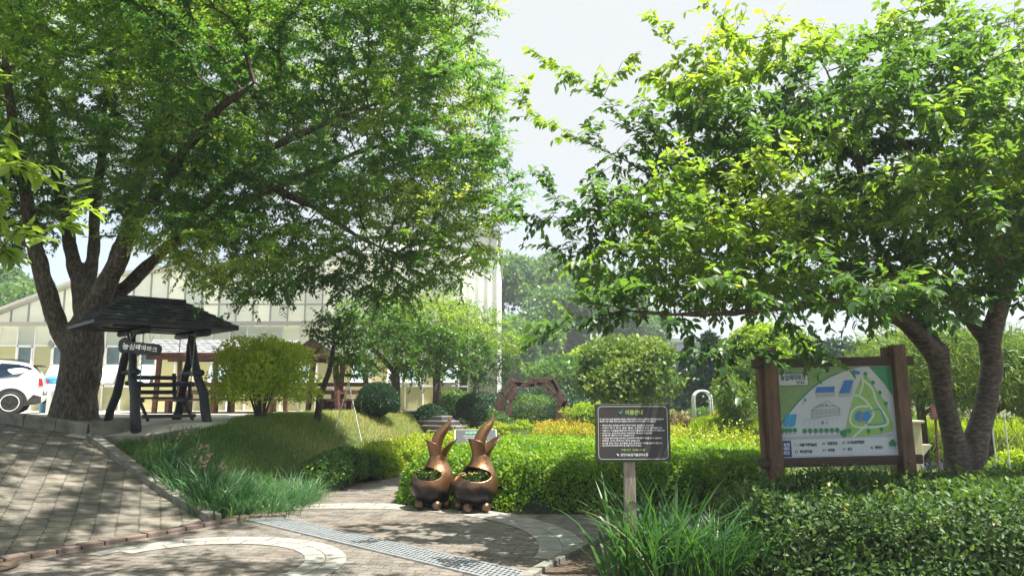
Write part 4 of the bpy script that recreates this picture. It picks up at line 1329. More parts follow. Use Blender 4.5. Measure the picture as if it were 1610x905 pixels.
for (p, q) in zip(topline[:-1], topline[1:]):
    mb.add([L_(p[0], p[1] + .1, .5), L_(q[0], q[1] + .1, .5), L_(q[0], q[1] + .1, D), L_(p[0], p[1] + .1, D)], [(0, 1, 2, 3)])
mb.add([L_(xa, zmid, 0), L_(xb, zmid, 0), L_(xb, zmid + .05, .5), L_(xa, zmid + .05, .5)], [(0, 1, 2, 3)])
mb.build('roof', M['poly_roof'], g)
mb = MB(); mb.add([L_(xb, gz0, 0), L_(xb, gz0, D), L_(xb, zmid + 2, D), L_(xb, zmid + 2, .5)], [(0, 1, 2, 3)]); mb.build('side_wall', M['poly_up'], g)
mb = MB(); mb.add([L_(xa, gz0, 0), L_(xa, gz0, D), L_(xa, ztop(xa), D), L_(xa, ztop(xa), .5)], [(0, 1, 2, 3)])
mb.build('side_wall', M['poly_up'], g)

# white ribbed building behind
YW = 30.0
x1_, x0_ = at(782, 500, YW).x, at(560, 500, YW).x
zt = at(782, 371, YW).z
g = empty('white_building', (x1_, YW, .6), 0, 'tall white building with vertical ribbed cladding behind the greenhouse', 'building')
mb = MB(); W_ = x1_ - x0_; Hh = zt - .6
mb.add([(0, 0, 0), (-W_, 0, 0), (-W_, 0, Hh + 2.2), (-2.6, 0, Hh + .95), (0, 0, Hh)], [(0, 1, 2, 3, 4)])
mb.add([(0, 0, 0), (0, 0, Hh), (0, 12, Hh), (0, 12, 0)], [(0, 1, 2, 3)])
mb.build('wall', flatc('white cladding', (.80, .80, .78)), g, fixn=True)
mb = MB(); k = 0
while k * .36 < W_:
    x = -k * .36 - .03
    hh = np.interp(-x, [0, 2.6, W_], [Hh, Hh + .95, Hh + 2.2])
    mb.box((x, -.025, hh / 2), (.05, .05, hh)); k += 1
mb.build('ribs', flatc('white rib metal', (.68, .69, .68)), g)
mb = MB(); mb.beam((.08, -.1, Hh + .04), (-2.6, -.1, Hh + 1.0), .2, .09); mb.beam((-2.6, -.1, Hh + 1.0), (-W_, -.1, Hh + 2.25), .2, .09)
mb.add([(.1, 0, Hh + .09), (-2.6, 0, Hh + 1.05), (-2.6, 12, Hh + 1.05), (.1, 12, Hh + .09)], [(0, 1, 2, 3)])
mb.add([(-2.6, 0, Hh + 1.05), (-W_, 0, Hh + 2.3), (-W_, 12, Hh + 2.3), (-2.6, 12, Hh + 1.05)], [(0, 1, 2, 3)])
mb.build('roof', flatc('pale roof metal', (.7, .71, .70)), g)

# grey building far right of the arch
c = at(1078, 560, 62)
g = empty('grey_hall', (c.x, 62, 0), 0, 'distant pale grey ribbed hall beyond the round tree', 'building')
zt = at(1078, 543, 62).z
mb = MB(); mb.box((0, 0, zt / 2), (3.8, 8, zt)); mb.build('wall', flatc('far grey cladding', (.50, .53, .55)), g)
mb = MB()
for i in range(19): mb.box((-1.8 + i * .2, -4.03, zt / 2), (.05, .05, zt * .98))
mb.build('ribs', flatc('far grey rib', (.40, .43, .46)), g)
mb = MB(); mb.box((0, 0, zt + .15), (4.1, 8.4, .3)); mb.box((-.3, -4.1, zt - 1.2), (3.0, .1, .7)); mb.build('roof', flatc('far grey roof', (.34, .38, .42)), g)
# utility pole beside it
c = at(1053, 590, 44)
g = empty('utility_pole', (c.x, 44, 0), 0, 'thin dark utility pole beside the distant grey hall', 'pole')
zt = at(1053, 538, 44).z
mb = MB(); mb.tube([(0, 0, 0), (0, 0, zt)], [.09, .07], 8); mb.build('shaft', flatc('dark pole', (.1, .11, .12)), g)
mb = MB(); mb.box((0, 0, zt - .35), (.9, .07, .07)); mb.build('crossarm', flatc('dark pole', (.1, .11, .12)), g)

# ------------------------------------------------------------ parked car
def car():
    """a compact white crossover, nose to -x, rear bumper at x = 0, wheels on z = 0"""
    g = empty('parked_car', (0, 0, 0), 0, 'white crossover car parked in front of the greenhouse', 'car')
    Lc, hw_ = 4.3, .92
    st = [  # x, sill z, belt z, roof z, half width at sill, belt, roof
        (0.00, .46, .80, .82, .80, .82, .78), (-.06, .36, .98, 1.02, .86, .88, .80), (-.16, .32, 1.04, 1.28, .90, .90, .66), (-.34, .30, 1.05, 1.46, .91, .91, .66), (-.60, .28, 1.04, 1.545, .92, .92, .67),
        (-1.1, .27, 1.03, 1.60, .92, .92, .68), (-1.8, .27, 1.01, 1.615, .92, .92, .68), (-2.4, .27, .99, 1.585, .92, .92, .68), (-2.85, .27, .98, 1.42, .92, .92, .69),
        (-3.2, .27, .97, 1.13, .92, .91, .72), (-3.45, .28, .95, 1.00, .91, .90, .76), (-3.9, .29, .88, .91, .89, .86, .74), (-4.2, .33, .76, .78, .82, .78, .66), (-4.3, .42, .60, .62, .72, .70, .60)]
    rings = []
    for x, zs_, zb, zr_, ws, wbt, wr in st:
        half = [(ws * .9, zs_ - .04), (ws, zs_ + .05), (ws * 1.012, (zs_ + zb) / 2), (wbt, zb), ((wbt + wr) / 2 + .01, (zb + zr_) / 2), (wr, zr_ - .03), (wr * .72, zr_), (0, zr_ + .012)]
        rings.append([(x, -y, z) for y, z in half] + [(x, y, z) for y, z in half[-2::-1]])
    n = len(rings[0]); vs = [v for r_ in rings for v in r_]
    fs = [(i * n + k, (i + 1) * n + k, (i + 1) * n + k + 1, i * n + k + 1) for i in range(len(rings) - 1) for k in range(n - 1)]
    fs += [(i * n, i * n + n - 1, (i + 1) * n + n - 1, (i + 1) * n) for i in range(len(rings) - 1)]
    fs += [tuple(range(n)), tuple((len(rings) - 1) * n + k for k in range(n - 1, -1, -1))]
    mb = MB(); mb.add(vs, fs)
    paint = simple('pearl white paint', (.78, .80, .80), .22, var=.01, coat=1.0)
    body = mb.build('body', paint, g, smooth=True, fixn=True)
    s_ = body.modifiers.new('s', 'SUBSURF'); s_.levels = 2; s_.render_levels = 2
    blk = flatc('black plastic cladding', (.02, .021, .022), .55)
    gl = simple('tinted car glass', (.015, .025, .05), .05, var=.1, spec=1.0)
    for sg in (-1, 1):
        y = sg
        def side(name, pts, off, m, par=g):
            mb_ = MB()
            def yy(x, z):
                zb = np.interp(-x, [-a_[0] for a_ in st], [a_[2] for a_ in st]); zr_ = np.interp(-x, [-a_[0] for a_ in st], [a_[3] for a_ in st])
                wb_ = np.interp(-x, [-a_[0] for a_ in st], [a_[5] for a_ in st]); wr_ = np.interp(-x, [-a_[0] for a_ in st], [a_[6] for a_ in st])
                t_ = np.clip((z - zb) / max(.05, zr_ - zb), 0, 1)
                return (wb_ * (1 - t_) + wr_ * t_) + off
            mb_.add([(x, sg * yy(x, z), z) for x, z in pts], [tuple(range(len(pts)))])
            o = mb_.build(name, m, par, fixn=True); q = o.modifiers.new('t', 'SOLIDIFY'); q.thickness = .02; q.offset = 0
            return o
        side('rear_quarter_window', [(-.42, 1.40), (-.30, 1.34), (-.62, 1.12), (-1.02, 1.08), (-1.30, 1.08), (-1.22, 1.28), (-1.1, 1.49), (-.7, 1.47)], .012, gl)
        side('door_window', [(-1.33, 1.08), (-2.15, 1.06), (-2.15, 1.50), (-1.8, 1.52), (-1.17, 1.50)], .012, gl)
        side('door_window', [(-2.22, 1.06), (-3.05, 1.04), (-2.7, 1.40), (-2.45, 1.48), (-2.22, 1.50)], .012, gl)
        side('sill_cladding', [(-1.15, .26), (-3.0, .26), (-3.0, .42), (-1.15, .42)], .03, blk)
        side('rear_bumper_cladding', [(-.02, .36), (-.02, .52), (-.22, .58), (-.34, .42), (-.36, .27), (-.1, .30)], .02, blk)
        side('tail_lamp', [(.0, .82), (-.10, .84), (-.12, 1.06), (-.04, 1.04)], .03, flatc('red lamp', (.35, .02, .02), .15))
        for wx in (-.78, -3.42):
            nseg = 20
            mb_ = MB()
            ring_o = [(wx + .43 * math.cos(a), .34 + .43 * math.sin(a)) for a in [math.pi * k / nseg * 1.1 - .05 * math.pi for k in range(nseg + 1)]]
            ring_i = [(wx + .345 * math.cos(a), .34 + .345 * math.sin(a)) for a in [math.pi * k / nseg * 1.1 - .05 * math.pi for k in range(nseg + 1)]]
            vs_ = [(x, sg * .945, z) for x, z in ring_o] + [(x, sg * .95, z) for x, z in ring_i]
            m_ = len(ring_o)
            mb_.add(vs_, [(k, k + 1, k + 1 + m_, k + m_) for k in range(m_ - 1)])
            # dark wheel well
            mb_.add([(wx, sg * .93, .34)] + [(x, sg * .93, z) for x, z in ring_i], [(0, k, k + 1) for k in range(1, m_)])
            o = mb_.build('wheel_arch', blk, g, fixn=True)
            mb_ = MB(); prof = [(.20, -.10), (.30, -.11), (.335, -.08), (.345, 0), (.335, .08), (.30, .11), (.20, .10)]
            mb_.lathe(prof, 40)
            w_ = mb_.build('wheel', flatc('tyre rubber', (.022, .022, .023), .8), g, smooth=True)
            w_.rotation_euler = (R(90), 0, 0); w_.location = (wx, sg * .86, .345)
            mb_ = MB(); mb_.lathe([(.215, -.02), (.235, .10), (.245, .112), (.225, .115), (.20, .06), (.03, .05)], 40, close=False)
            rim = mb_.build('rim', flatc('machined alloy', (.62, .64, .65), .3), w_, smooth=True)
            mb_ = MB()
            for k in range(5):
                a = 2 * math.pi * k / 5 + .3
                for da, sc in ((-.20, 1), (.20, 1)):
                    mb_.beam((.04 * math.cos(a), .04 * math.sin(a), .095), (.225 * math.cos(a + da), .225 * math.sin(a + da), .095), .045, .03)
            mb_.lathe([(.065, .08), (.065, .12), (.05, .125)], 16)
            mb_.build('spokes', blk, w_)
            if sg > 0:
                for q in (rim, mb_): pass
                rim.scale.z = -1
    mb = MB(); mb.box((-.02, 0, .62), (.03, 1.2, .12)); mb.build('plate_panel', blk, g)
    mb = MB(); mb.beam((-.55, -.6, 1.60), (-2.6, -.6, 1.62), .035, .03); mb.beam((-.55, .6, 1.60), (-2.6, .6, 1.62), .035, .03); mb.build('roof_rail', blk, g)
    mb = MB(); mb.box((-.20, 0, 1.44), (.25, 1.2, .03)); mb.build('spoiler', blk, g, bevel=.01)
    mb = MB()
    for x in (-1.5, -2.5): mb.box((x, -.94, .93), (.20, .03, .03))
    mb.build('door_handle', paint, g, bevel=.008)
    return g
e = at(68, 655, 23.0)
cz = hz(e.x - 2, 23.0)
cr_ = car(); cr_.location = (e.x, 23.0, cz + .01); cr_.rotation_euler.z = R(27)

# blue bins beside the car
e = at(78, 650, 24.2)
g = empty('recycling_bin', (e.x, 24.2, hz(e.x, 24.2)), 0, 'sky blue plastic bin between the parked car and the tree', 'bin')
mb = MB(); mb.lathe([(.26, 0), (.30, .04), (.335, .95), (.35, .98), (.35, 1.05), (.30, 1.08)], 20); mb.build('tub', flatc('sky blue plastic', (.10, .42, .66), .4), g, smooth=False)
mb = MB(); mb.lathe([(.36, 1.04), (.36, 1.09), (.25, 1.14), (.05, 1.15)], 20); mb.build('lid', flatc('blue lid plastic', (.05, .30, .55), .4), g)
e = at(87, 650, 24.0)
g = empty('notice_stand', (e.x + .12, 23.75, hz(e.x, 23.7)), 0, 'white boxed stand in front of the blue bin', 'box')
mb = MB(); mb.box((0, 0, .46), (.42, .3, .92)); mb.build('box', flatc('white plastic', (.7, .72, .7), .4), g, bevel=.02)
mb = MB(); mb.box((.05, -.155, .6), (.18, .006, .2)); mb.build('notice', flatc('pale blue print', (.35, .5, .6)), g)

# ------------------------------------------------------------ twisted timber arch
M['rust'] = simple('rust brown timber', (.13, .062, .05), .75, scale=7, bump=.6, bscale=20, col2=(.065, .032, .028))
YA = 26.0
e = at(836, 681, YA)
g = empty('twisted_arch', (e.x, YA, 0), 0, 'round arch of crossing rust brown timbers over the garden path', 'arch')
def arc_pt(px, py): q = at(px, py, YA); return Vector((q.x - e.x, 0, q.z))
chains = [
    [(787, 679), (790, 655), (781, 642), (788, 618), (806, 598)],
    [(803, 678), (794, 655), (786, 645), (795, 625), (812, 603), (838, 606)],
    [(800, 652), (803, 630), (810, 612)],
    [(802, 596), (816, 603), (838, 604), (858, 600)],
    [(820, 608), (838, 597), (868, 597), (876, 612)],
    [(845, 601), (862, 610), (872, 621), (884, 628)],
    [(866, 597), (876, 615), (886, 640), (893, 655)],
    [(873, 657), (879, 640), (884, 622), (876, 612)],
    [(886, 660), (882, 645), (888, 630), (894, 642), (896, 650)]]
for k, ch in enumerate(chains):
    pts = [arc_pt(*p) + Vector((0, (.16 if k % 2 else -.16), 0)) for p in ch]
    if ch[0][1] > 670: pts[0].z = -.05
    if k in (6, 7, 8):
        i = -1 if k == 6 else 0
        pts[i] = pts[i].copy(); pts[i].z = -.05
    mb = MB()
    for a, b in zip(pts[:-1], pts[1:]):
        mb.beam(a, b + (b - a).normalized() * .05, .15, .10, up=(0, 1, 0))
    mb.build('arch_timber', M['rust'], g, bevel=.01)

# little white arch far behind
e = at(1112, 652, 24)
g = empty('white_hoop', (e.x - .12, 24, 0), 0, 'small white garden hoop among shrubs beyond the sign', 'garden arch')
zt = at(1112, 614, 24).z; zb_ = .0
mb = MB(); rr2 = .28
zc_ = zt - rr2
for dy in (0, .25):
    mb.tube([(-rr2, dy, zb_), (-rr2, dy, zc_)] + [(-rr2 * math.cos(math.pi * k / 12), dy, zc_ + rr2 * math.sin(math.pi * k / 12)) for k in range(1, 12)] + [(rr2, dy, zc_), (rr2, dy, zb_)], .035, 8)
mb.build('hoop', M['white'], g, smooth=True)
mb = MB()
for k in range(0, 13, 2):
    a = math.pi * k / 12; mb.beam((-rr2 * math.cos(a), 0, zc_ + rr2 * math.sin(a)), (-rr2 * math.cos(a), .25, zc_ + rr2 * math.sin(a)), .03, .03)
mb.build('rungs', M['white'], g)

# ------------------------------------------------------------ timber steps up the bank
g0 = at(672, 640, 20.2)
g = empty('garden_steps', (0, 0, 0), 0, 'dark timber steps descending from the greenhouse beside a round bush', 'steps')
top_, bot = Vector((-2.42, 20.7, 1.0)), Vector((-1.35, 19.1, .42))
for i in range(6):
    c = top_.lerp(bot, i / 5)
    mb = MB(); mb.box(c + Vector((0, 0, -.10)), (1.15, .50, .2), R(-32)); st_ = mb.build('step', flatc('dark step timber', (.07, .06, .06)), g, bevel=.01)
    mb = MB(); mb.box(c + Vector((0, 0, .012)), (1.13, .46, .02), R(-32)); mb.build('tread', flatc('grey worn tread', (.30, .29, .30)), st_)
mb = MB(); mb.beam(top_ + Vector((.50, .33, -.14)), bot + Vector((.50, .33, -.14)), .06, .2); mb.build('stringer', flatc('dark step timber', (.07, .06, .06)), g)

# ------------------------------------------------------------ small things to the right of the map board
e = at(1437, 690, 13.5)
g = empty('garden_stand', (e.x, 13.5, 0), R(-8), 'beige stone stand with an overhanging top behind the map board', 'stand')
zt = at(1437, 664, 13.5).z
beige = flatc('beige stone', (.50, .46, .34))
mb = MB(); mb.box((0, 0, zt * .5), (.19, .24, zt)); mb.build('pedestal', beige, g, bevel=.01)
mb = MB(); mb.box((0, 0, zt + .02), (.28, .32, .045)); mb.build('top', beige, g, bevel=.01)
mb = MB(); mb.add([(.097, -.1, zt * .62), (.26, -.1, zt * .62), (.097, -.1, zt * .42), (.097, .1, zt * .62), (.26, .1, zt * .62), (.097, .1, zt * .42)], [(0, 2, 1), (3, 4, 5), (0, 1, 4, 3), (1, 2, 5, 4), (2, 0, 3, 5)])
mb.build('side_bracket', beige, g)
e = at(1470, 648, 13.0)
g = empty('plant_label', (e.x, 13.0, 0), R(5), 'little maroon plant sign between the map board and the cherry trunk', 'sign')
mb = MB(); mb.box((0, 0, e.z / 2), (.03, .03, e.z)); mb.build('stake', M['rust'], g)
mb = MB(); mb.box((0, -.02, e.z), (.20, .02, .24)); pn = mb.build('plate', flatc('maroon enamel', (.10, .025, .03)), g, bevel=.004)
for i in range(4): text('벚나무 장미과', .13 - .01 * i, .02, (0, -.031, e.z + .06 - i * .04), (1, 0, 0), (0, 0, 1), flatc('pink print', (.5, .35, .35)), pn)
for k, (px, py0, py1, Y) in enumerate(((1563, 668, 730, 10.5), (1582, 652, 725, 10.8))):
    e = at(px, py0, Y)
    mb = MB(); mb.tube([(0, 0, -.05), (-.03, 0, e.z)], [.011, .009], 6)
    o = mb.build('support_stake', M['white'], None); o.location = (e.x, Y, 0)
    tag(o, ('thin white stake leaning beside the cherry trunk', 'taller thin white stake standing among pale flowers')[k], 'stake', 'white plant stakes')
# white cross shaped props at the weeping tree by the shelter
e = at(548, 600, 15.6)
g = empty('tree_prop', (e.x, 15.6, hz(e.x, 15.6)), 0, 'pair of thin white props leaning together on the grassy mound', 'prop')
zt = e.z - hz(e.x, 15.6)
for sg in (-1, 1):
    mb = MB(); mb.tube([(sg * .30, 0, -.1), (0, 0, zt)], .012, 6); mb.build('leg', M['white'], g)
# brass plate on the trunk + tree pit kerb
kb = MB()
tc_ = Vector((-8.35, 14.2))
pit = [(-9.6, 13.7), (-9.3, 12.95), (-8.0, 12.45), (-6.9, 12.35), (-6.35, 12.75)]
for a, b in zip(pit[:-1], pit[1:]):
    a, b = Vector((*a, hz(*a) + .07)), Vector((*b, hz(*b) + .07))
    n = max(1, round((b - a).length / .6))
    for i in range(n):
        kb.beam(a.lerp(b, (i + .01) / n), a.lerp(b, (i + .99) / n), .12, .26)
o = kb.build('tree_pit_kerb', M['concrete'], None, bevel=.01); o['kind'] = 'structure'
# ------------------------------------------------------------ foliage materials
LM = {}
LM['zelkova'] = leafmat('zelkova leaf', [(0, (.036, .105, .038)), (.35, (.085, .185, .048)), (.65, (.19, .295, .060)), (.97, (.44, .48, .13)), (1, (.38, .33, .09))], .48, (1.7, 1.9, .7), rough=.38, spec=.55)
LM['cherry'] = leafmat('cherry leaf', [(0, (.034, .088, .040)), (.45, (.090, .175, .055)), (.8, (.20, .295, .065)), (.97, (.31, .39, .08)), (1, (.40, .34, .09))], .48, (2.1, 2.1, .6), rough=.34, spec=.55)
LM['lime'] = leafmat('lime leaf', [(0, (.08, .17, .012)), (.5, (.24, .36, .022)), (1, (.46, .54, .05))], .38, (1.7, 1.7, .6))
LM['box'] = leafmat('boxwood leaf', [(0, (.04, .11, .012)), (.5, (.14, .27, .018)), (1, (.34, .46, .03))], .36, (1.9, 1.9, .6))
LM['gold'] = leafmat('golden leaf', [(0, (.12, .20, .015)), (.5, (.32, .36, .02)), (.8, (.48, .42, .03)), (1, (.50, .28, .05))], .35, (1.5, 1.4, .6))
LM['dark'] = leafmat('dark evergreen leaf', [(0, (.008, .035, .014)), (.6, (.018, .065, .022)), (1, (.045, .11, .03))], .22, (1.6, 1.8, .7))
LM['mid'] = leafmat('garden shrub leaf', [(0, (.022, .07, .015)), (.5, (.065, .145, .025)), (1, (.17, .26, .045))], .38, (1.9, 2.0, .6))
LM['hedge'] = leafmat('azalea leaf', [(0, (.035, .08, .024)), (.5, (.085, .155, .042)), (.9, (.17, .25, .07)), (1, (.30, .27, .10))], .32, (1.9, 2.0, .6), rough=.5, spec=.4)
LM['iris'] = leafmat('iris blade', [(0, (.028, .085, .032)), (.5, (.06, .15, .045)), (.93, (.13, .25, .06)), (1, (.32, .30, .12))], .34, (1.7, 1.9, .6), rough=.38)
LM['bluegrass'] = leafmat('blue green blade', [(0, (.035, .10, .04)), (.6, (.075, .17, .07)), (1, (.20, .30, .13))], .3, (1.5, 1.8, .9), rough=.4)
LM['grass'] = leafmat('meadow grass', [(0, (.06, .15, .03)), (.4, (.13, .25, .045)), (.65, (.26, .34, .08)), (1, (.48, .42, .18))], .32, (1.4, 1.4, .8), rough=.6)
LM['straw'] = leafmat('feather grass', [(0, (.42, .40, .20)), (1, (.62, .55, .34))], .35, (1.1, 1.1, .9), rough=.6)
LM['hill'] = leafmat('hill foliage', [(0, (.04, .10, .035)), (.5, (.11, .21, .05)), (1, (.24, .34, .08))], .38, (1.7, 1.8, .7))
def bark(name, c1_, c2_, ring=False):
    m, nt, out = mat_new(name)
    b = N(nt, 'ShaderNodeBsdfPrincipled'); b.inputs['Roughness'].default_value = .85 if not ring else .6
    tc = N(nt, 'ShaderNodeTexCoord'); mp_ = N(nt, 'ShaderNodeMapping'); mp_.inputs['Scale'].default_value = (1, 1, 2.6) if ring else (1, 1, .35)
    nt.links.new(tc.outputs['Object'], mp_.inputs['Vector'])
    n1 = N(nt, 'ShaderNodeTexNoise'); n1.inputs['Scale'].default_value = 14 if ring else 26; n1.inputs['Detail'].default_value = 8; n1.inputs['Roughness'].default_value = .65
    n2 = N(nt, 'ShaderNodeTexNoise'); n2.inputs['Scale'].default_value = 2.2; n2.inputs['Detail'].default_value = 5
    nt.links.new(mp_.outputs['Vector'], n1.inputs['Vector']); nt.links.new(tc.outputs['Object'], n2.inputs['Vector'])
    r = ramp(nt, [(.38, c2_), (.54, c1_), (.68, tuple(min(1, x * 1.9) for x in c1_))]); nt.links.new(n1.outputs['Fac'], r.inputs['Fac'])
    r2_ = ramp(nt, [(.35, (.7, .72, .7)), (.65, (1.15, 1.12, 1.05))]); nt.links.new(n2.outputs['Fac'], r2_.inputs['Fac'])
    mx = N(nt, 'ShaderNodeMix', data_type='RGBA', blend_type='MULTIPLY'); mx.inputs['Factor'].default_value = 1
    nt.links.new(r.outputs['Color'], mx.inputs['A']); nt.links.new(r2_.outputs['Color'], mx.inputs['B']); nt.links.new(mx.outputs['Result'], b.inputs['Base Color'])
    bp = N(nt, 'ShaderNodeBump'); bp.inputs['Strength'].default_value = 1; bp.inputs['Distance'].default_value = .012 if ring else .07
    nt.links.new(n1.outputs['Fac'], bp.inputs['Height']); nt.links.new(bp.outputs['Normal'], b.inputs['Normal'])
    nt.links.new(b.outputs['BSDF'], out.inputs['Surface'])
    return m
M['bark'] = bark('zelkova bark', (.16, .125, .10), (.05, .04, .034))
M['cherrybark'] = bark('cherry bark', (.115, .085, .072), (.035, .026, .024), True)
M['twig'] = simple('twig bark', (.085, .062, .045), .8, scale=8)

def arr(vs): return np.array([tuple(v) for v in vs])

def tree(name, label, cat, loc, limbs, attract, leafm, barkm, step, di, dk, L, Wd, n_tw, n_lf, tl, rthr, shape='quad', droop=.2,
         voxel=.04, r0=.006, ex=.5, up=.0, flat=.5, spread=.9, rough=.012, trim=None, twigs=True, iters=90, group=None, remesh=True, lvar=.25, rndf=None, cl_s=.8):
    g = empty(name, loc, 0, label, cat, group)
    o = Vector(loc)
    limbs2 = [([Vector(p) - o for p in pts], rad, pi) for pts, rad, pi in limbs]
    # each limb's start joins the nearest earlier limb node
    pos, par, hr = grow(limbs2, [Vector(a) - o for a in attract], step, di, dk, iters)
    mbt = MB()
    for pts, rad, _ in limbs2: mbt.tube(pts, rad, 14)
    if remesh: tr = remeshed('trunk', mbt, barkm, g, voxel, 3, rough)
    else: tr = mbt.build('trunk', barkm, g, smooth=True)
    mb, rad, kids, cnt = tree_tubes(pos, par, hr, r0, ex)
    mb.build('branches', barkm, tr, smooth=True)
    P = arr(pos)
    idx = [i for i in range(len(pos)) if rad[i] < rthr and par[i] >= 0]
    if trim is not None: idx = [i for i in idx if trim(P[i] + np.array(o))]
    tips = P[idx]
    dirs = unit(P[idx] - P[[par[i] for i in idx]])
    # tips of the branches carry more
    lp, ld, ta, tb = sprays(tips, dirs, n_tw, n_lf, tl, up, flat, spread)
    n = len(lp)
    U = unit(np.array([0, 0, 1.]) + rng.normal(size=(n, 3)) * .36)
    ld[:, 2] -= droop
    # the value per leaf: painted lit and dark clumps, lighter upward, and leaf to leaf
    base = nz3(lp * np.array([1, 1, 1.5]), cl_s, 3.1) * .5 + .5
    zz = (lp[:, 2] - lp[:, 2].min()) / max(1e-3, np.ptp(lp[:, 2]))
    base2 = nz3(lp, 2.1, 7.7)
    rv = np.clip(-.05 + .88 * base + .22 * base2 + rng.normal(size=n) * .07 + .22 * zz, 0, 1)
    rv = np.minimum(rv, .965)
    if rndf is not None: rv = rndf(lp, rv)
    rv = np.where(rng.uniform(size=n) < .002, 1.0, rv)
    sz = rng.uniform(1 - lvar, 1 + lvar, n)
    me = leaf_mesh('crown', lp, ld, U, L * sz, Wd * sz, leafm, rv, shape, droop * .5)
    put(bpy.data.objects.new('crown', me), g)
    if twigs: sticks('twigs', ta, tb, .0035 if shape == 'oval' else .004, M['twig'], tr)
    return g, n

NLEAF = {}
# ------------------------------------------------------------ the large zelkova on the left
TB = Vector((-8.24, 14.2, 0)); tz = hz(TB.x, TB.y)
def zp(px, py, Y): return at(px, py, Y)
base = Vector((TB.x, TB.y, tz - .15))
fork = zp(136, 510, 14.2)
limbs = [
    ([base, Vector((TB.x, TB.y, tz + .06)), Vector((TB.x + .02, TB.y, tz + .5)), zp(128, 585, 14.2), zp(131, 548, 14.2), fork], [.55, .44, .375, .36, .37, .32], -1),
    ([zp(116, 556, 14.2), zp(93, 518, 14.1), zp(68, 440, 14.0), zp(52, 380, 13.9), zp(40, 300, 13.7), zp(20, 200, 13.5), zp(5, 60, 13.3)], [.19, .17, .155, .135, .115, .085, .05], 2),
    ([fork, zp(122, 440, 14.4), zp(112, 390, 14.7), zp(96, 310, 15), zp(75, 200, 15.2), zp(60, 90, 15.4)], [.2, .14, .125, .11, .085, .05], 3),
    ([fork, zp(140, 450, 14.6), zp(146, 395, 14.8), zp(150, 320, 15.0), zp(165, 220, 15.2), zp(178, 100, 15.3), zp(168, 10, 15.4)], [.2, .13, .12, .10, .085, .07, .04], 3),
    ([zp(132, 515, 14.1), zp(162, 455, 13.9), zp(192, 400, 13.7), zp(212, 350, 13.5), zp(255, 290, 13.2), zp(300, 225, 12.9), zp(345, 170, 12.6), zp(400, 130, 12.3)], [.27, .20, .15, .13, .11, .09, .07, .04], 3),
    ([zp(150, 480, 14.3), zp(200, 450, 14.3), zp(252, 400, 14.3), zp(300, 340, 14.2), zp(360, 285, 14.0), zp(430, 230, 13.7), zp(520, 190, 13.4), zp(600, 160, 13.2)], [.21, .14, .115, .10, .09, .075, .055, .03], 3),
    ([zp(180, 425, 13.8), zp(195, 370, 14.6), zp(215, 300, 15.2), zp(250, 200, 15.8), zp(270, 90, 16.2)], [.18, .12, .10, .08, .05], 3),
    ([zp(262, 392, 14.2), zp(320, 350, 14.6), zp(400, 310, 14.8), zp(480, 275, 14.8), zp(560, 240, 14.6), zp(650, 215, 14.4)], [.12, .10, .085, .07, .05, .035], 3),
    ([zp(380, 272, 13.9), zp(440, 300, 13.5), zp(500, 330, 13.2), zp(560, 370, 12.9), zp(620, 400, 12.8)], [.09, .07, .055, .045, .03], 3),
]
cs = [((-8.0, 14.6, 8.9), (6.3, 5.6, 4.0)), ((-3.4, 12.9, 6.4), (3.5, 2.4, 2.5)), ((-2.3, 13.0, 8.8), (2.2, 2.3, 2.3)), ((-3.8, 10.6, 8.9), (3.6, 2.4, 1.2)), ((-3.6, 7.9, 8.6), (4.0, 2.4, 1.1)), ((-12.0, 13.6, 6.0), (3.6, 3.4, 2.4)),  # high front lobes, out of view, are added to shade ramp and plaza
      ((-4.0, 12.9, 4.5), (2.9, 1.8, 1.45)), ((-2.2, 12.9, 4.6), (1.6, 1.6, 1.7)), ((-3.9, 12.6, 3.45), (.9, .8, .45)), ((-7.6, 12.4, 5.2), (2.0, 1.4, .9)), ((-5.6, 12.0, 5.0), (2.0, 1.2, 1.0)), ((-10.2, 12.6, 4.4), (1.3, 1.0, .8))]
A = ellips(cs, 10500, .75, 2.0, 2.0, -.08)
def ok(p):
    # keep the space round the limbs under the crown open
    zmin = np.interp(p[:, 0], [-14, -11, -9.8, -7, -5.6, -4.8, -2.2, -.6, .4], [3.2, 3.3, 4.3, 4.5, 3.7, 3.1, 2.95, 3.4, 5.3])
    return p[p[:, 2] > zmin]
B = ellips([((-4.2, 12.8, 3.9), (2.6, 1.4, .95)), ((-2.0, 12.8, 4.1), (1.5, 1.3, 1.1)), ((-1.1, 13.0, 5.6), (1.5, 1.6, 1.7)), ((-.9, 12.9, 4.4), (1.0, 1.2, .9)), ((-6.3, 12.6, 4.3), (1.6, 1.2, .8))], 3000, .9, 6.0, 2.0, -.12)
A = ok(np.concatenate([A, B]))
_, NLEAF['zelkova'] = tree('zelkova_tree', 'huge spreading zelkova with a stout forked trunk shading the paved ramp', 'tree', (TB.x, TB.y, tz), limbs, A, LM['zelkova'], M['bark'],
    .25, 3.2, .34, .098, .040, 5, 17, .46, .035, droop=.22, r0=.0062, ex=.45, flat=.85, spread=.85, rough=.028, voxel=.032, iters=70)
# little plate on the trunk
e = zp(80, 541, 13.62)
g = empty('name_plate', tuple(e), R(-20), 'small pale plate tied round the limb of the huge zelkova', 'plate')
mb = MB(); mb.box((0, 0, 0), (.14, .015, .10), Matrix.Rotation(R(38), 3, 'Y')); mb.build('plate', M['white'], g)

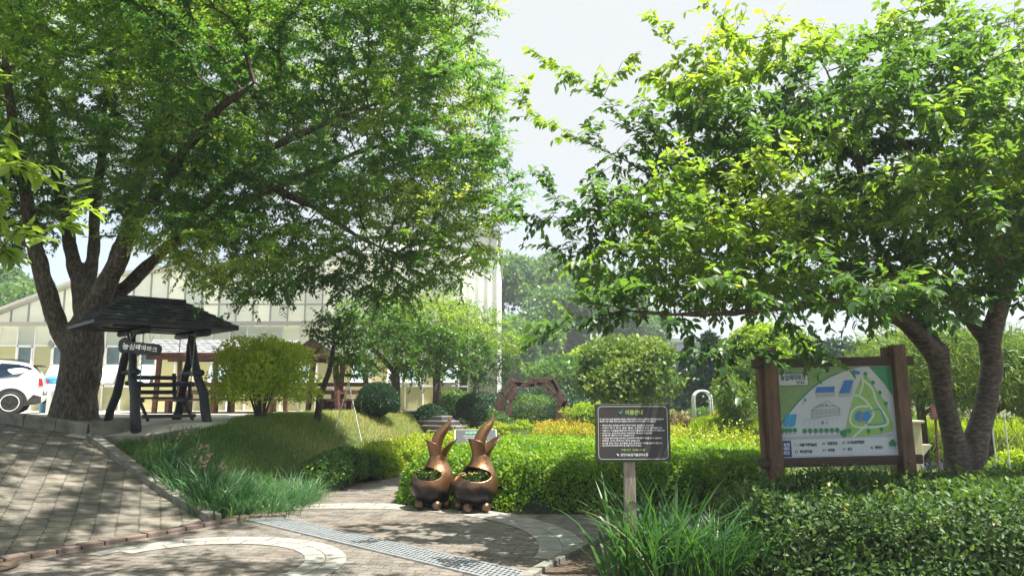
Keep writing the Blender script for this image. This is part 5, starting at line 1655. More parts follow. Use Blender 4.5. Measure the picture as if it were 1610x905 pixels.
# ------------------------------------------------------------ cherry tree on the right
YC = 8.7
cb = Vector((at(1512, 740, YC).x, YC, 0))
def cp(px, py, Y): return at(px, py, Y)
limbs = [
    ([cb + Vector((-.06, 0, -.1)), cb + Vector((-.05, 0, .25)), cp(1502, 700, YC), cp(1493, 665, 8.68), cp(1482, 620, 8.65), cp(1478, 590, 8.6), cp(1476, 565, 8.55), cp(1455, 538, 8.5), cp(1425, 508, 8.4), cp(1390, 488, 8.3), cp(1350, 482, 8.1), cp(1300, 476, 7.9), cp(1230, 482, 7.6), cp(1150, 492, 7.3), cp(1060, 494, 7.1), cp(980, 488, 7.0)],
     [.18, .145, .125, .115, .104, .108, .125, .105, .095, .082, .075, .058, .046, .036, .026, .016], -1),
    ([cb + Vector((.07, .05, -.1)), cb + Vector((.07, .05, .25)), cp(1533, 695, 8.75), cp(1548, 645, 8.8), cp(1560, 580, 8.8), cp(1556, 540, 8.8), cp(1566, 500, 8.8), cp(1580, 455, 8.8), cp(1588, 420, 8.8)],
     [.19, .155, .135, .122, .116, .116, .110, .102, .095], -1),
    ([cp(1585, 450, 8.8), cp(1560, 400, 8.5), cp(1520, 350, 8.2), cp(1490, 300, 8.0), cp(1440, 250, 7.8), cp(1400, 200, 7.7)], [.11, .085, .07, .055, .045, .03], 3),
    ([cp(1588, 430, 8.8), cp(1600, 385, 8.9), cp(1640, 330, 9.0), cp(1680, 250, 9.1), cp(1700, 150, 9.1)], [.12, .10, .085, .06, .04], 3),
    ([cp(1590, 420, 8.8), cp(1625, 400, 8.5), cp(1690, 380, 8.2), cp(1760, 370, 8.0)], [.10, .085, .07, .04], 3),
    ([cp(1553, 535, 8.8), cp(1520, 495, 8.9), cp(1480, 462, 9.0), cp(1420, 440, 9.1), cp(1350, 425, 9.2), cp(1270, 400, 9.2), cp(1180, 380, 9.1), cp(1090, 340, 9.0)], [.10, .08, .075, .07, .06, .045, .035, .02], 3),
    ([cp(1480, 555, 8.5), cp(1455, 520, 8.9), cp(1440, 490, 9.2), cp(1400, 440, 9.5), cp(1380, 380, 9.8)], [.10, .07, .055, .045, .03], 3),
    ([cp(1520, 350, 8.2), cp(1540, 290, 8.3), cp(1530, 200, 8.4), cp(1500, 100, 8.5)], [.06, .05, .04, .025], 3),
    ([cp(1180, 380, 9.1), cp(1080, 310, 8.7), cp(980, 250, 8.3), cp(900, 215, 8.1), cp(850, 182, 8.0), cp(822, 150, 8.0)], [.032, .024, .017, .012, .008, .004], 3),
    ([cp(1080, 310, 8.7), cp(1010, 220, 8.5), cp(950, 150, 8.4), cp(900, 115, 8.3), cp(862, 97, 8.3)], [.022, .016, .011, .008, .004], 3),
    ([cp(1090, 340, 9.0), cp(980, 330, 8.2), cp(890, 345, 7.8), cp(798, 333, 7.6)], [.02, .015, .01, .004], 3),
    ([cp(1250, 330, 8.8), cp(1150, 200, 8.5), cp(1090, 110, 8.3), cp(1035, 35, 8.2)], [.03, .02, .012, .004], 3),
    ([cp(1330, 180, 8.4), cp(1230, 110, 8.3), cp(1160, 45, 8.2), cp(1115, 8, 8.2)], [.022, .015, .009, .004], 3),
    ([cp(1060, 494, 7.1), cp(980, 492, 6.9), cp(905, 500, 6.8), cp(850, 520, 6.8)], [.02, .014, .009, .004], 3),
    ([cp(1400, 435, 9.1), cp(1370, 360, 8.8), cp(1355, 280, 8.6), cp(1330, 180, 8.4), cp(1290, 90, 8.3)], [.06, .05, .04, .03, .015], 3),
]
cs = [((4.9, 8.6, 4.3), (2.9, 2.4, 1.75)), ((2.9, 8.4, 3.9), (1.9, 1.6, 1.45)), ((1.75, 7.9, 3.2), (1.6, 1.2, .75)), ((2.6, 7.6, 2.95), (2.2, 1.1, .42)), ((2.9, 8.5, 5.1), (1.35, 1.1, .8)), ((1.6, 7.2, 2.45), (1.1, .85, .30)), ((3.2, 6.9, 2.45), (1.2, .9, .36)), ((2.6, 7.6, 2.9), (2.4, .9, .5)),
      ((7.4, 8.4, 4.0), (1.8, 1.8, 1.6)), ((5.2, 6.9, 3.3), (1.6, .9, .8)), ((4.4, 7.3, 2.62), (.9, .8, .25))]
A = ellips(cs, 3600, 1.4, 5.0, 1.7, -.22)
# long thin outer shoots
sh = [cp(*q) for q in ((900, 95, 8.3), (860, 210, 8.0), (930, 190, 8.2), (850, 360, 7.7), (862, 265, 7.8), (1060, 75, 8.2), (985, 90, 8.2), (1160, 70, 8.2), (905, 470, 7.0), (870, 500, 6.9), (1085, 545, 6.6), (1100, 570, 6.5), (1210, 560, 6.6), (1310, 565, 6.9), (1310, 590, 7.0))]
A = np.concatenate([A] + [np.array([tuple(v)]) for v in sh])
_, NLEAF['cherry'] = tree('cherry_tree', 'two stemmed cherry tree growing beside the map board with glossy leaves', 'tree', tuple(cb), limbs, A, LM['cherry'], M['cherrybark'],
    .15, 2.4, .20, .094, .050, 3, 9, .27, .018, shape='oval', droop=.35, r0=.0042, ex=.5, flat=.35, spread=.85, rough=.008, voxel=.022, iters=80)

# ------------------------------------------------------------ young cherry out of frame at the left, reaching in
c0_ = Vector((-5.25, 6.2, hz(-5.25, 6.2)))
limbs = [([c0_ + Vector((0, 0, -.1)), c0_ + Vector((0, 0, .6)), c0_ + Vector((.05, -.05, 1.5)), c0_ + Vector((.1, -.2, 2.3)), c0_ + Vector((.2, -.3, 3.2)), c0_ + Vector((.2, -.2, 4.0))], [.12, .10, .09, .075, .05, .02], -1),
         ([c0_ + Vector((.07, -.1, 1.8)), c0_ + Vector((.7, -.5, 2.2)), c0_ + Vector((1.3, -.9, 2.3)), at(-60, 395, 4.9), at(-5, 372, 4.75)], [.06, .045, .035, .022, .012], 2),
         ([c0_ + Vector((.1, -.15, 2.1)), c0_ + Vector((.6, -.6, 2.8)), c0_ + Vector((1.1, -1.0, 3.0)), at(-70, 265, 4.9), at(-15, 240, 4.8)], [.05, .04, .03, .018, .008], 2)]
A = ellips([((-5.3, 6.0, 3.6), (1.75, 1.5, .9)), ((-4.6, 5.0, 3.5), (1.0, .9, .7))], 420, None)
A = A[(A[:, 0] / np.maximum(A[:, 1], .1)) < -.71]
sh = [at(*q) for q in ((15, 285, 4.8), (22, 262, 4.8), (45, 236, 4.7), (65, 222, 4.7), (5, 310, 4.8), (20, 345, 4.75), (45, 350, 4.7), (80, 345, 4.7), (115, 335, 4.7), (140, 322, 4.7), (20, 392, 4.7), (0, 420, 4.75), (-10, 330, 4.8))]
A = np.concatenate([A] + [np.array([tuple(v)]) for v in sh])
tree('young_cherry_tree', 'young cherry reaching thin leafy twigs in front of the zelkova limbs', 'tree', tuple(c0_), limbs, A, LM['cherry'], M['cherrybark'],
     .14, 2.0, .16, .115, .054, 3, 6, .20, .012, shape='oval', droop=.3, r0=.004, ex=.5, flat=.5, spread=.5, voxel=.02, iters=60,
     trim=lambda q: q[0] / q[1] < -.71 or rng.uniform() < .8, rndf=lambda p, r: np.clip(r + .02, 0, .80))

# ------------------------------------------------------------ the tree that shades the near paving, standing behind the camera
s0_ = Vector((-4.2, -1.6, 0)); s0_.z = hz(s0_.x, s0_.y)
limbs = [([s0_ + Vector((0, 0, -.1)), s0_ + Vector((0, .1, 1.4)), s0_ + Vector((.2, .4, 3.0))], [.30, .24, .21], -1),
         ([s0_ + Vector((.15, .3, 2.8)), s0_ + Vector((.5, 1.6, 4.6)), s0_ + Vector((1.0, 3.6, 5.8)), s0_ + Vector((1.4, 5.6, 6.6))], [.18, .13, .09, .05], 2),
         ([s0_ + Vector((.15, .3, 2.8)), s0_ + Vector((-.9, 1.4, 4.6)), s0_ + Vector((-2.2, 3.4, 5.8)), s0_ + Vector((-3.0, 5.0, 6.5))], [.17, .12, .09, .05], 2),
         ([s0_ + Vector((.2, .4, 3.0)), s0_ + Vector((1.8, 1.2, 4.7)), s0_ + Vector((3.6, 2.4, 5.9)), s0_ + Vector((5.2, 3.6, 6.5))], [.15, .11, .08, .04], 2)]
A = ellips([((-4.6, 3.6, 6.9), (4.6, 3.6, 1.5)), ((-.6, 3.4, 6.9), (3.2, 3.2, 1.4)), ((-7.5, 3.6, 6.9), (3.0, 3.0, 1.4))], 1500, .9, 3.0, 1.5, -.1)
A = A[A[:, 2] > 2.3 + .56 * np.maximum(0, A[:, 1] + .3)]
tree('shade_tree', 'tall leafy tree standing behind the viewpoint and shading the near paving', 'tree', tuple(s0_), limbs, A, LM['zelkova'], M['bark'],
     .3, 3.0, .5, .15, .062, 4, 10, .42, .035, droop=.2, remesh=False, twigs=False, iters=50, flat=.8)

# ------------------------------------------------------------ three smaller cherries by the greenhouse
def small_tree(loc, h, r, label, seed, leafm, L=.10, Wd=.06, n=420, name='small_cherry_tree', grp='small cherry trees in front of the greenhouse', trunk_r=.13, zlow=.38, dens=(3, 7), squash=.42):
    o = Vector(loc); random.seed(seed)
    hb_ = h * .38
    limbs = [([o + Vector((0, 0, -.1)), o + Vector((.03, 0, hb_ * .5)), o + Vector((0, 0, hb_))], [trunk_r * 1.15, trunk_r, trunk_r * .9], -1)]
    for k in range(5):
        a = 2 * math.pi * (k + random.uniform(-.25, .25)) / 5
        limbs.append(([o + Vector((0, 0, hb_ * .9)), o + Vector((math.cos(a) * r * .25, math.sin(a) * r * .25, hb_ * 1.3)), o + Vector((math.cos(a) * r * .6, math.sin(a) * r * .6, h * .62))], [trunk_r * .6, trunk_r * .4, trunk_r * .2], 2))
    c = o + Vector((0, 0, h * (zlow + squash)))
    A = ellips([(tuple(c), (r, r, h * squash)), ((o.x + r * .3, o.y, c.z + h * .1), (r * .7, r * .7, h * squash * .8))], n, 1.1, seed)
    return tree(name, label, 'tree', loc, limbs, A, leafm, M['cherrybark'], .24, 2.5, .32, L, Wd, dens[0], dens[1], .38, .03, droop=.3, remesh=False, twigs=False, group=grp, iters=40, flat=.3)
# (px of trunk, Y, height, radius)
for k, (px, Y, h, r, lm, lab) in enumerate((
        (621, 21.0, 3.3, 2.1, 'zl2', 'first small cherry tree, between the gabled shelter and the white building'),
        (686, 23.5, 3.4, 2.1, 'zl2', 'second small cherry tree, below the corner of the white building'),
        (748, 29.0, 4.0, 2.0, 'zl2', 'third small cherry tree, nearest the twisted timber arch'))):
    if 'zl2' not in LM: LM['zl2'] = leafmat('light cherry leaf', [(0, (.03, .09, .02)), (.5, (.085, .18, .03)), (1, (.24, .33, .06))], .38, (2.0, 2.0, .7))
    x = at(px, 600, Y).x; small_tree((x, Y, hz(x, Y)), h, r, lab, 20 + k, LM['zl2'], n=900, dens=(4, 9), zlow=.26)
random.seed(5)
# weeping little tree by the white props
x = at(497, 690, 15.4).x
wo = Vector((x, 15.4, hz(x, 15.4)))
limbs = [([wo + Vector((0, 0, -.1)), wo + Vector((.05, 0, .5)), wo + Vector((.22, 0, 1.0)), wo + Vector((.30, 0, 1.55))], [.075, .065, .055, .04], -1)]
A = ellips([((wo.x + .35, wo.y, wo.z + 1.9), (.65, .6, .42)), ((wo.x + .75, wo.y, wo.z + 1.25), (.35, .4, .45))], 260, None)
tree('weeping_tree', 'small leaning tree with drooping pale leaves beside the white props', 'tree', tuple(wo), limbs, A, LM['zl2'], M['cherrybark'], .12, 1.5, .18, .08, .04, 3, 7, .25, .02, droop=.6, remesh=False, twigs=False)

# ------------------------------------------------------------ distant wooded slope and trees
def hill_h(x, y):
    return 11.0 * np.exp(-((x - 2.5) / 13) ** 2 - ((y - 92) / 16) ** 2) + 5.0 * np.exp(-((x + 60) / 34) ** 2 - ((y - 78) / 22) ** 2)
hx, hy = np.meshgrid(np.linspace(-120, 60, 70), np.linspace(55, 140, 40))
grid_mesh('hill', hx, hy, hill_h(hx, hy) - .3, M['earth'])
def crown_tree(name, label, loc, h, r, leafm, n, L, cat='tree', group=None, seed=0, conic=False, trunk=.2, lumps=9, wr=.65, low=.25):
    """distant tree: leaf clumps over several overlapping boughs, tapered trunk inside"""
    g = empty(name, loc, 0, label, cat, group)
    rs = np.random.default_rng(seed + 100)
    mb = MB(); mb.tube([(0, 0, -.4), (0, 0, h * .45), (rs.uniform(-.2, .2), 0, h * .85)], [trunk, trunk * .7, trunk * .25], 7)
    for k in range(5):
        a = rs.uniform(0, 6.28); z = h * rs.uniform(.35, .6)
        mb.tube([(0, 0, z), (math.cos(a) * r * .4, math.sin(a) * r * .4, z + h * .12), (math.cos(a) * r * .75, math.sin(a) * r * .75, z + h * .2)], [trunk * .4, trunk * .25, trunk * .1], 5)
    mb.build('trunk', M['bark'], g, smooth=True)
    Ps, Ns = [], []
    for k in range(lumps):
        if conic:
            t = k / lumps; rr_c = r * (1 - t) ** .8 * .75 + .1 * r
            a = rs.uniform(0, 6.28); c = np.array([math.cos(a) * rr_c * .4, math.sin(a) * rr_c * .4, h * (low + (1 - low) * t * .9)]); q = np.array([rr_c, rr_c, h / lumps * 1.3])
        else:
            a, b = rs.uniform(0, 6.28), rs.uniform(-.6, 1.0)
            rad_ = r * .55
            c = np.array([math.cos(a) * rad_ * math.sqrt(max(0, 1 - b * b * .8)), math.sin(a) * rad_ * math.sqrt(max(0, 1 - b * b * .8)), h * (low + (1 - low) * .5) + b * h * (1 - low) * .36]); q = np.array([r, r, h * (1 - low) * .5]) * rs.uniform(.38, .62)
        m = int(n / lumps)
        d = unit(rs.normal(size=(m, 3))); d[:, 2] = np.abs(d[:, 2]) * np.where(rs.uniform(size=m) < .75, 1, -1)
        p = c + d * q * (rs.uniform(.25, 1, (m, 1)) ** .4) * (1 + .16 * nz3(d * 3 + k, 2.0, k)[:, None])
        Ps.append(p); Ns.append(d)
    P, Nn = np.concatenate(Ps), np.concatenate(Ns)
    m = len(P)
    D = unit(rs.normal(size=(m, 3)) + Nn * .5 - np.array([0, 0, .25])); U = unit(Nn + rs.normal(size=(m, 3)) * .7)
    rv = np.clip(.4 + .28 * nz3(P, 2.2 / max(r, .5), seed) + rs.normal(size=m) * .14, 0, 1)
    sz = rs.uniform(.7, 1.3, m)
    me = leaf_mesh('crown', P, D, U, L * sz, L * wr * sz, leafm, rv, 'quad', .1)
    put(bpy.data.objects.new('crown', me), g)
    return g
def hh(x, y): return float(hill_h(x, y)) - .2 if y > 55 else hz(x, y)
# trees on the hill: six kinds built once, then copied over the slope
kinds = [crown_tree('hillside_tree', 'x', (0, 0, 0), 7.5, 3.6, LM['hill'], 5200, .42, group='trees on the distant wooded hill', seed=k, lumps=12, trunk=.25) for k in range(4)]
spots = []
rs = np.random.default_rng(4)
for px, Y in ((765, 70), (800, 68), (845, 72), (885, 76), (925, 80), (960, 84), (790, 84), (825, 86), (862, 90), (905, 92), (700, 80), (745, 90), (985, 92), (1010, 96), (655, 88), (-60, 66), (-10, 68), (40, 70), (95, 68), (150, 72), (15, 78), (210, 72), (270, 74)):
    x = at(px, 560, Y).x
    spots.append((x, Y))
locn = ['nearest the white building', 'right above the twisted arch', 'in the middle of the wooded slope', 'lower on the slope towards the round tree']
for i, (x, y) in enumerate(spots):
    o = kinds[i] if i < 4 else copy_tree(kinds[i % 4])
    o.location = (x, y, hh(x, y)); o.rotation_euler.z = rs.uniform(0, 6.28)
    s_ = rs.uniform(.8, 1.1) * (1.0 if y < 75 else 1.12); o.scale = (s_, s_, s_ * rs.uniform(.9, 1.1))
    o['label'] = 'leafy tree on the hazy wooded slope beyond the white building' if x > -20 else 'leafy tree standing behind the greenhouse roof on the car side'
    o['group'] = 'trees on the distant wooded hill' if x > -20 else 'trees behind the greenhouse roof'

# ------------------------------------------------------------ garden trees and conifers in the middle distance
def px_tree(px, Y, top, r, name, label, leafm, n, L, base_z=None, **k):
    x = at(px, 600, Y).x; z0 = hz(x, Y) if base_z is None else base_z
    h = at(px, top, Y).z - z0
    return crown_tree(name, label, (x, Y, z0), h, r, leafm, n, L, **k)
px_tree(985, 21.5, 537, 1.55, 'round_tree', 'dense round topped tree on many thin stems behind the information sign', leafmat('olive green leaf', [(0, (.04, .10, .02)), (.5, (.12, .20, .035)), (1, (.30, .38, .07))], .35), 17000, .13, seed=1, lumps=16, trunk=.07, low=.30)
px_tree(1168, 17.5, 560, .68, 'young_pine', 'feathery light green young pine against the map board post', LM['pine'] if 'pine' in LM else leafmat('pine needle', [(0, (.06, .14, .03)), (1, (.28, .38, .08))], .3), 9000, .16, seed=2, lumps=12, wr=.12, low=.05)
LM['pine'] = bpy.data.materials['pine needle']
px_tree(1118, 30, 512, 1.25, 'spruce_tree', 'narrow blue green conifer rising behind the white hoop', LM['dark'], 7000, .22, seed=3, conic=True, lumps=14, wr=.5, low=.05)
px_tree(1085, 36, 555, 1.2, 'spruce_tree', 'shorter conifer beside the utility pole', LM['dark'], 4000, .25, seed=4, conic=True, lumps=10, low=.05)
px_tree(1205, 22, 520, 1.6, 'maple_tree', 'yellow green leafy tree over the map board corner', LM['lime'], 9000, .16, seed=5, lumps=14, low=.15)
for k, (px, Y, top, r, n) in enumerate(((1445, 15.5, 520, 1.6, 9000), (1545, 15.0, 528, 1.5, 9000), (1620, 14.5, 545, 1.3, 7000))):
    px_tree(px, Y, top, r, 'garden_pine', ('spreading pine between the map board and the cherry stems', 'spreading pine seen past the outer side of the cherry trunk', 'pine cut off by the picture edge beyond the white stakes')[k], LM['pine'], n, .19, seed=6 + k, lumps=13, wr=.10, low=.30, trunk=.12, group='garden pines beyond the cherry tree')
row = [(1010, 46, 562, 3.0, 'mid'), (1045, 50, 590, 2.2, 'lime'), (1145, 40, 560, 2.6, 'mid'), (1195, 44, 552, 3.0, 'hill'), (1255, 42, 548, 3.0, 'mid'), (1300, 40, 535, 2.6, 'dark'), (1345, 44, 545, 3.0, 'lime'), (1400, 40, 535, 3.0, 'mid'), (1470, 42, 520, 3.2, 'lime'), (1540, 40, 530, 3.2, 'mid'), (1600, 38, 520, 3.2, 'lime'), (1680, 38, 525, 3.4, 'mid'), (900, 40, 560, 2.6, 'mid'), (950, 44, 552, 2.8, 'lime')]
lab = ['rounded tree right behind the round topped tree', 'low lime bush under the utility pole', 'leafy tree behind the young pine', 'leafy tree in the back row above the young pine', 'tree peeking over the map board beside its first post', 'dark tree above the middle of the map board', 'pale leafy tree above the map board', 'tree behind the second map board post', 'bright leafy tree seen between the cherry stems', 'tree in the back row past the thick cherry stem', 'bright leafy tree behind the outermost pine', 'leafy tree closing the garden behind the cherry crown', 'leafy tree above the twisted arch end', 'lime tree between the arch and the round tree']
for k, (px, Y, top, r, lm) in enumerate(row):
    px_tree(px, Y, top, r, 'back_row_tree', lab[k], LM[lm], 5200, .28, seed=20 + k, lumps=12, low=.08, group='back row of garden trees')

print('LEAVES', NLEAF)
# ------------------------------------------------------------ hedges
def inside(P, poly):
    x, y = P[:, 0], P[:, 1]; c = np.zeros(len(P), bool); n = len(poly)
    for i in range(n):
        (x1, y1), (x2, y2) = poly[i], poly[(i + 1) % n]
        c ^= ((y1 > y) != (y2 > y)) & (x < (x2 - x1) * (y - y1) / (y2 - y1 + 1e-12) + x1)
    return c
def edist(P, poly):
    d = np.full(len(P), 1e9); n = len(poly); G = np.zeros((len(P), 2))
    for i in range(n):
        a, b = np.array(poly[i]), np.array(poly[(i + 1) % n]); ab = b - a
        t = np.clip(((P - a) @ ab) / (ab @ ab), 0, 1); q = a + t[:, None] * ab
        v = P - q; dd_ = np.hypot(v[:, 0], v[:, 1]); m = dd_ < d
        d[m] = dd_[m]; G[m] = v[m] / np.maximum(dd_[m], 1e-6)[:, None]
    return d, G
def hedge(name, label, cat, poly, H, leafm, n, L, Wd, edge=.35, lump=.07, ls=2.2, shape='quad', core=None, group=None, z0=None, up=.25, kind=None, rbias=0., tag_parts=True, seed=1.0, topvar=None, depth=.10, shoots=0, shoot_len=.12):
    """a mass of leaves over a footprint: rounded shoulders, uneven skin, dark hull coloured as inner shade"""
    poly = [tuple(p)[:2] for p in poly]
    cx, cy = sum(p[0] for p in poly) / len(poly), sum(p[1] for p in poly) / len(poly)
    g = empty(name, (cx, cy, 0), 0, label, cat, group)
    if kind: g['kind'] = kind
    mn, mx = np.min(poly, 0), np.max(poly, 0)
    def skin(Q):
        d, G = edist(Q, poly)
        t = np.clip(d / edge, 0, 1)
        prof = np.sqrt(np.clip(1 - (1 - t) ** 2, 0, 1))
        h = H * prof
        if topvar is not None: h = h * topvar(Q)
        return h, d, G, t
    # top skin over the footprint, side skin round its rim, in proportion to their areas
    PA = np.array(poly); PB = np.roll(PA, -1, 0); sl_ = np.hypot(*(PB - PA).T)
    area = .5 * abs(np.sum(PA[:, 0] * PB[:, 1] - PB[:, 0] * PA[:, 1]))
    ns = int(n * sl_.sum() * H * 1.15 / (sl_.sum() * H * 1.15 + area)); nt_ = n - ns
    Q = rng.uniform(mn, mx, (nt_ * 5, 2)); Q = Q[inside(Q, poly)][:nt_]
    k = rng.choice(len(poly), ns, p=sl_ / sl_.sum()); u = rng.uniform(0, 1, (ns, 1))
    E_ = PA[k] * (1 - u) + PB[k] * u
    zf = rng.uniform(0, .97, ns); tin = 1 - np.sqrt(1 - zf ** 2)
    dirn = (PB - PA)[k] / sl_[k][:, None]; nin = np.stack([-dirn[:, 1], dirn[:, 0]], 1)
    nin = np.where(inside(E_ + nin * .02, poly)[:, None], nin, -nin)
    Q = np.concatenate([Q, E_ + nin * (edge * tin)[:, None] * .8])
    n = len(Q); h, d, G, t = skin(Q)
    side = np.zeros(n, bool); side[n - ns:] = True
    h[side] = zf * H * (topvar(Q[side]) if topvar is not None else 1)
    G[side] = nin; t[side] = zf ** 2 * .7
    gz_ = hgt(Q[:, 0], Q[:, 1]) if z0 is None else z0
    Nn = np.stack([-G[:, 0] * (1 - t) * 1.2, -G[:, 1] * (1 - t) * 1.2, .15 + t], 1); Nn = unit(Nn)
    P = np.stack([Q[:, 0], Q[:, 1], gz_ + h], 1)
    lumpv = nz3(P, ls, seed) * .6 + nz3(P, ls * 2.6, seed + 3) * .4
    P = P + Nn * (lumpv * lump)[:, None] - Nn * (rng.exponential(1, n) * depth * .5)[:, None].clip(0, depth * 2)
    P[:, 2] = np.maximum(P[:, 2], gz_ + .02)
    D = unit(Nn * .7 + rdir(n) * .9 + np.array([0, 0, up])); U = unit(Nn + rdir(n) * .6 + np.array([0, 0, .3]))
    rv = np.clip(.38 + .20 * lumpv + .16 * nz3(P, .9, seed + 7) + rng.normal(size=n) * .13 + rbias, 0, 1)
    sz = rng.uniform(.7, 1.3, n)
    me = leaf_mesh('foliage', P, D, U, L * sz, Wd * sz, leafm, rv, shape, .15)
    put(bpy.data.objects.new('foliage', me), g)
    g_children_shift(g, (cx, cy, 0))
    if shoots:
        # stray shoots standing above the clipped skin
        k = rng.integers(0, n, shoots); k = k[Nn[k, 2] > .35]; S0 = P[k]; m = len(k)
        dirs_ = unit(Nn[k] * .4 + np.array([0, 0, 1.]) + rng.normal(size=(m, 3)) * .28); ln = rng.uniform(.35, 1, m) ** 1.5 * shoot_len
        S1 = S0 + dirs_ * ln[:, None]
        q = 9; t_ = (np.arange(q) + .8) / q
        LP = (S0[:, None] + (S1 - S0)[:, None] * t_[None, :, None]).reshape(-1, 3)
        ad = np.repeat(dirs_, q, 0); LD = unit(ad * .5 + rdir(len(LP)) * .9); 
        sz2 = rng.uniform(.6, 1.15, len(LP))
        me2 = leaf_mesh('new_shoots', LP, LD, unit(ad + rdir(len(LP)) * .5), L * sz2, Wd * sz2, leafm, np.clip(rng.normal(.72 + rbias, .12, len(LP)), 0, 1), shape, .15)
        put(bpy.data.objects.new('new_shoots', me2), g)
        me2.transform(Matrix.Translation((-cx, -cy, 0)))
        o2 = sticks('foliage_stalks', S0, S1, .0022, M['twig'], g); o2.data.transform(Matrix.Translation((-cx, -cy, 0)))
    # core: one dark hull standing in for the shaded interior
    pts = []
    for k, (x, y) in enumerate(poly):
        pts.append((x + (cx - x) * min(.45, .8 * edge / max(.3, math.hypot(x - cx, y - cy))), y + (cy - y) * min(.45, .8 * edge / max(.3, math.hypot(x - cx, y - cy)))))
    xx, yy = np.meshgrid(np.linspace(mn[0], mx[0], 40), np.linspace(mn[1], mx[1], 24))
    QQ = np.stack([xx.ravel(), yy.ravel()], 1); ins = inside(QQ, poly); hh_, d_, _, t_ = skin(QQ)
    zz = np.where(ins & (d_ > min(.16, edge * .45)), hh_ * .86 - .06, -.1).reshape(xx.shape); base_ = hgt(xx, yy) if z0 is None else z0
    o = grid_mesh('stems', xx - cx, yy - cy, np.maximum(zz, -.05) + base_, core or M['coreshade'], g, True, None)
    return g
def g_children_shift(g, c):
    for ch in g.children:
        me = ch.data; n = len(me.vertices); co = np.empty(n * 3, dtype=np.float32); me.vertices.foreach_get('co', co)
        co = co.reshape(-1, 3) - np.array(c, dtype=np.float32); me.vertices.foreach_set('co', co.ravel()); me.update()
M['coreshade'] = simple('shaded stems and leaves', (.022, .04, .012), .9, scale=18, col2=(.012, .016, .008), bump=1, bscale=30, detail=6)  # dark colour holds the shade inside hedges and shrubs

# big clipped boxwood hedge in the middle
poly = [(-1.62, 10.75), (-1.25, 10.30), (-.45, 10.18), (.05, 9.85), (1.2, 9.78), (2.6, 9.9), (3.75, 10.3), (4.1, 11.2), (3.9, 12.6), (3.4, 14.2), (2.2, 15.2), (.9, 15.2), (-.3, 14.9), (-1.0, 13.9), (-1.45, 12.4)]
hedge('boxwood_hedge', 'large lime topped clipped hedge with darker sides behind the planters', 'hedge', poly, .70, LM['box'], 95000, .050, .026, edge=.55, lump=.065, ls=2.6, rbias=.12, seed=2, shoots=900, shoot_len=.10)
# foreground azalea hedge
poly = [(1.75, 6.9), (1.95, 6.1), (2.4, 5.6), (3.3, 5.35), (5, 5.3), (7, 5.5), (7.4, 6.4), (7.3, 7.6), (5.4, 8.05), (3.9, 7.95), (2.6, 7.75), (1.9, 7.5)]
hedge('azalea_hedge', 'dark green leafy hedge in front of the map board and cherry trunk', 'hedge', poly, .78, LM['hedge'], 50000, .056, .025, edge=.5, lump=.17, shoots=700, shoot_len=.17, ls=2.0, shape='oval', seed=5, depth=.12,
      topvar=lambda Q: np.interp(Q[:, 0], [1.7, 2.2, 3, 4.5, 7], [.72, .84, .95, 1.0, 1.06]))

def bed(*a, **k): return hedge(*a, **k)
def quad(px0, px1, y0, y1): return [(at(px0, 650, y0).x, y0), (at(px1, 650, y0).x, y0), (at(px1, 650, y1).x, y1), (at(px0, 650, y1).x, y1)]
# golden euonymus strip at the foot of the bank
bed('golden_shrub_strip', 'low yellow green shrub strip running along the foot of the bank', 'hedge', [(-2.75, 13.4), (-2.2, 13.6), (-1.75, 15.5), (-1.35, 17.6), (-.8, 19.2), (-.42, 20.4), (-.6, 21.4), (-1.15, 20.6), (-1.8, 18.8), (-2.45, 16.6), (-2.9, 14.6)], .50, LM['gold2'] if 'gold2' in LM else leafmat('golden euonymus leaf', [(0, (.10, .20, .012)), (.5, (.30, .38, .02)), (1, (.52, .52, .04))], .36, (1.5, 1.5, .6)), 30000, .055, .030, edge=.3, lump=.13, ls=3, seed=3, up=.6, shoots=500, shoot_len=.2)
LM['gold2'] = bpy.data.materials['golden euonymus leaf']
bed('golden_bed', 'orange tinged golden flower bed beside the twisted arch', 'flower bed', quad(838, 950, 18.5, 22.5), .62, LM['gold'], 16000, .07, .035, edge=.4, lump=.14, ls=2.6, seed=4, up=.8, rbias=.15, shoots=260, shoot_len=.25)
bed('hosta_bed', 'pale variegated hosta clumps behind the boxwood hedge', 'plant bed', quad(845, 945, 15.6, 17.6), .34, leafmat('hosta leaf', [(0, (.07, .17, .02)), (.5, (.28, .38, .05)), (1, (.62, .62, .38))], .3, (1.4, 1.4, .7)), 4200, .16, .095, edge=.3, lump=.10, ls=3, shape='oval', seed=6)
bed('fine_grass_bed', 'soft grey green fine leaved plants in front of the golden bed', 'plant bed', quad(798, 850, 16.5, 20.5), .42, leafmat('fine leaf', [(0, (.09, .16, .05)), (1, (.30, .38, .13))], .35, (1.4, 1.4, .8)), 9000, .13, .014, edge=.35, lump=.08, seed=8, up=1.4)
bed('golden_bed', 'bright yellow flower bed behind the information sign', 'flower bed', quad(930, 1085, 16.2, 19.5), .60, LM['gold'], 20000, .07, .034, edge=.4, lump=.14, ls=2.6, seed=9, up=.8, rbias=-.06, shoots=400, shoot_len=.3)
bed('lime_bed', 'lime leafy bed with upright shoots between the sign and the map board', 'plant bed', quad(1040, 1190, 12.2, 15.8), .62, LM['gold2'], 22000, .075, .03, edge=.4, lump=.14, ls=2.4, seed=10, up=1.0, rbias=-.16, shoots=600, shoot_len=.4)
bed('lime_bed', 'tall wispy lime bed behind the yellow flower bed', 'plant bed', quad(1080, 1215, 17.0, 20.0), .85, LM['lime'], 12000, .12, .016, edge=.4, lump=.10, seed=11, up=1.5, rbias=.2)
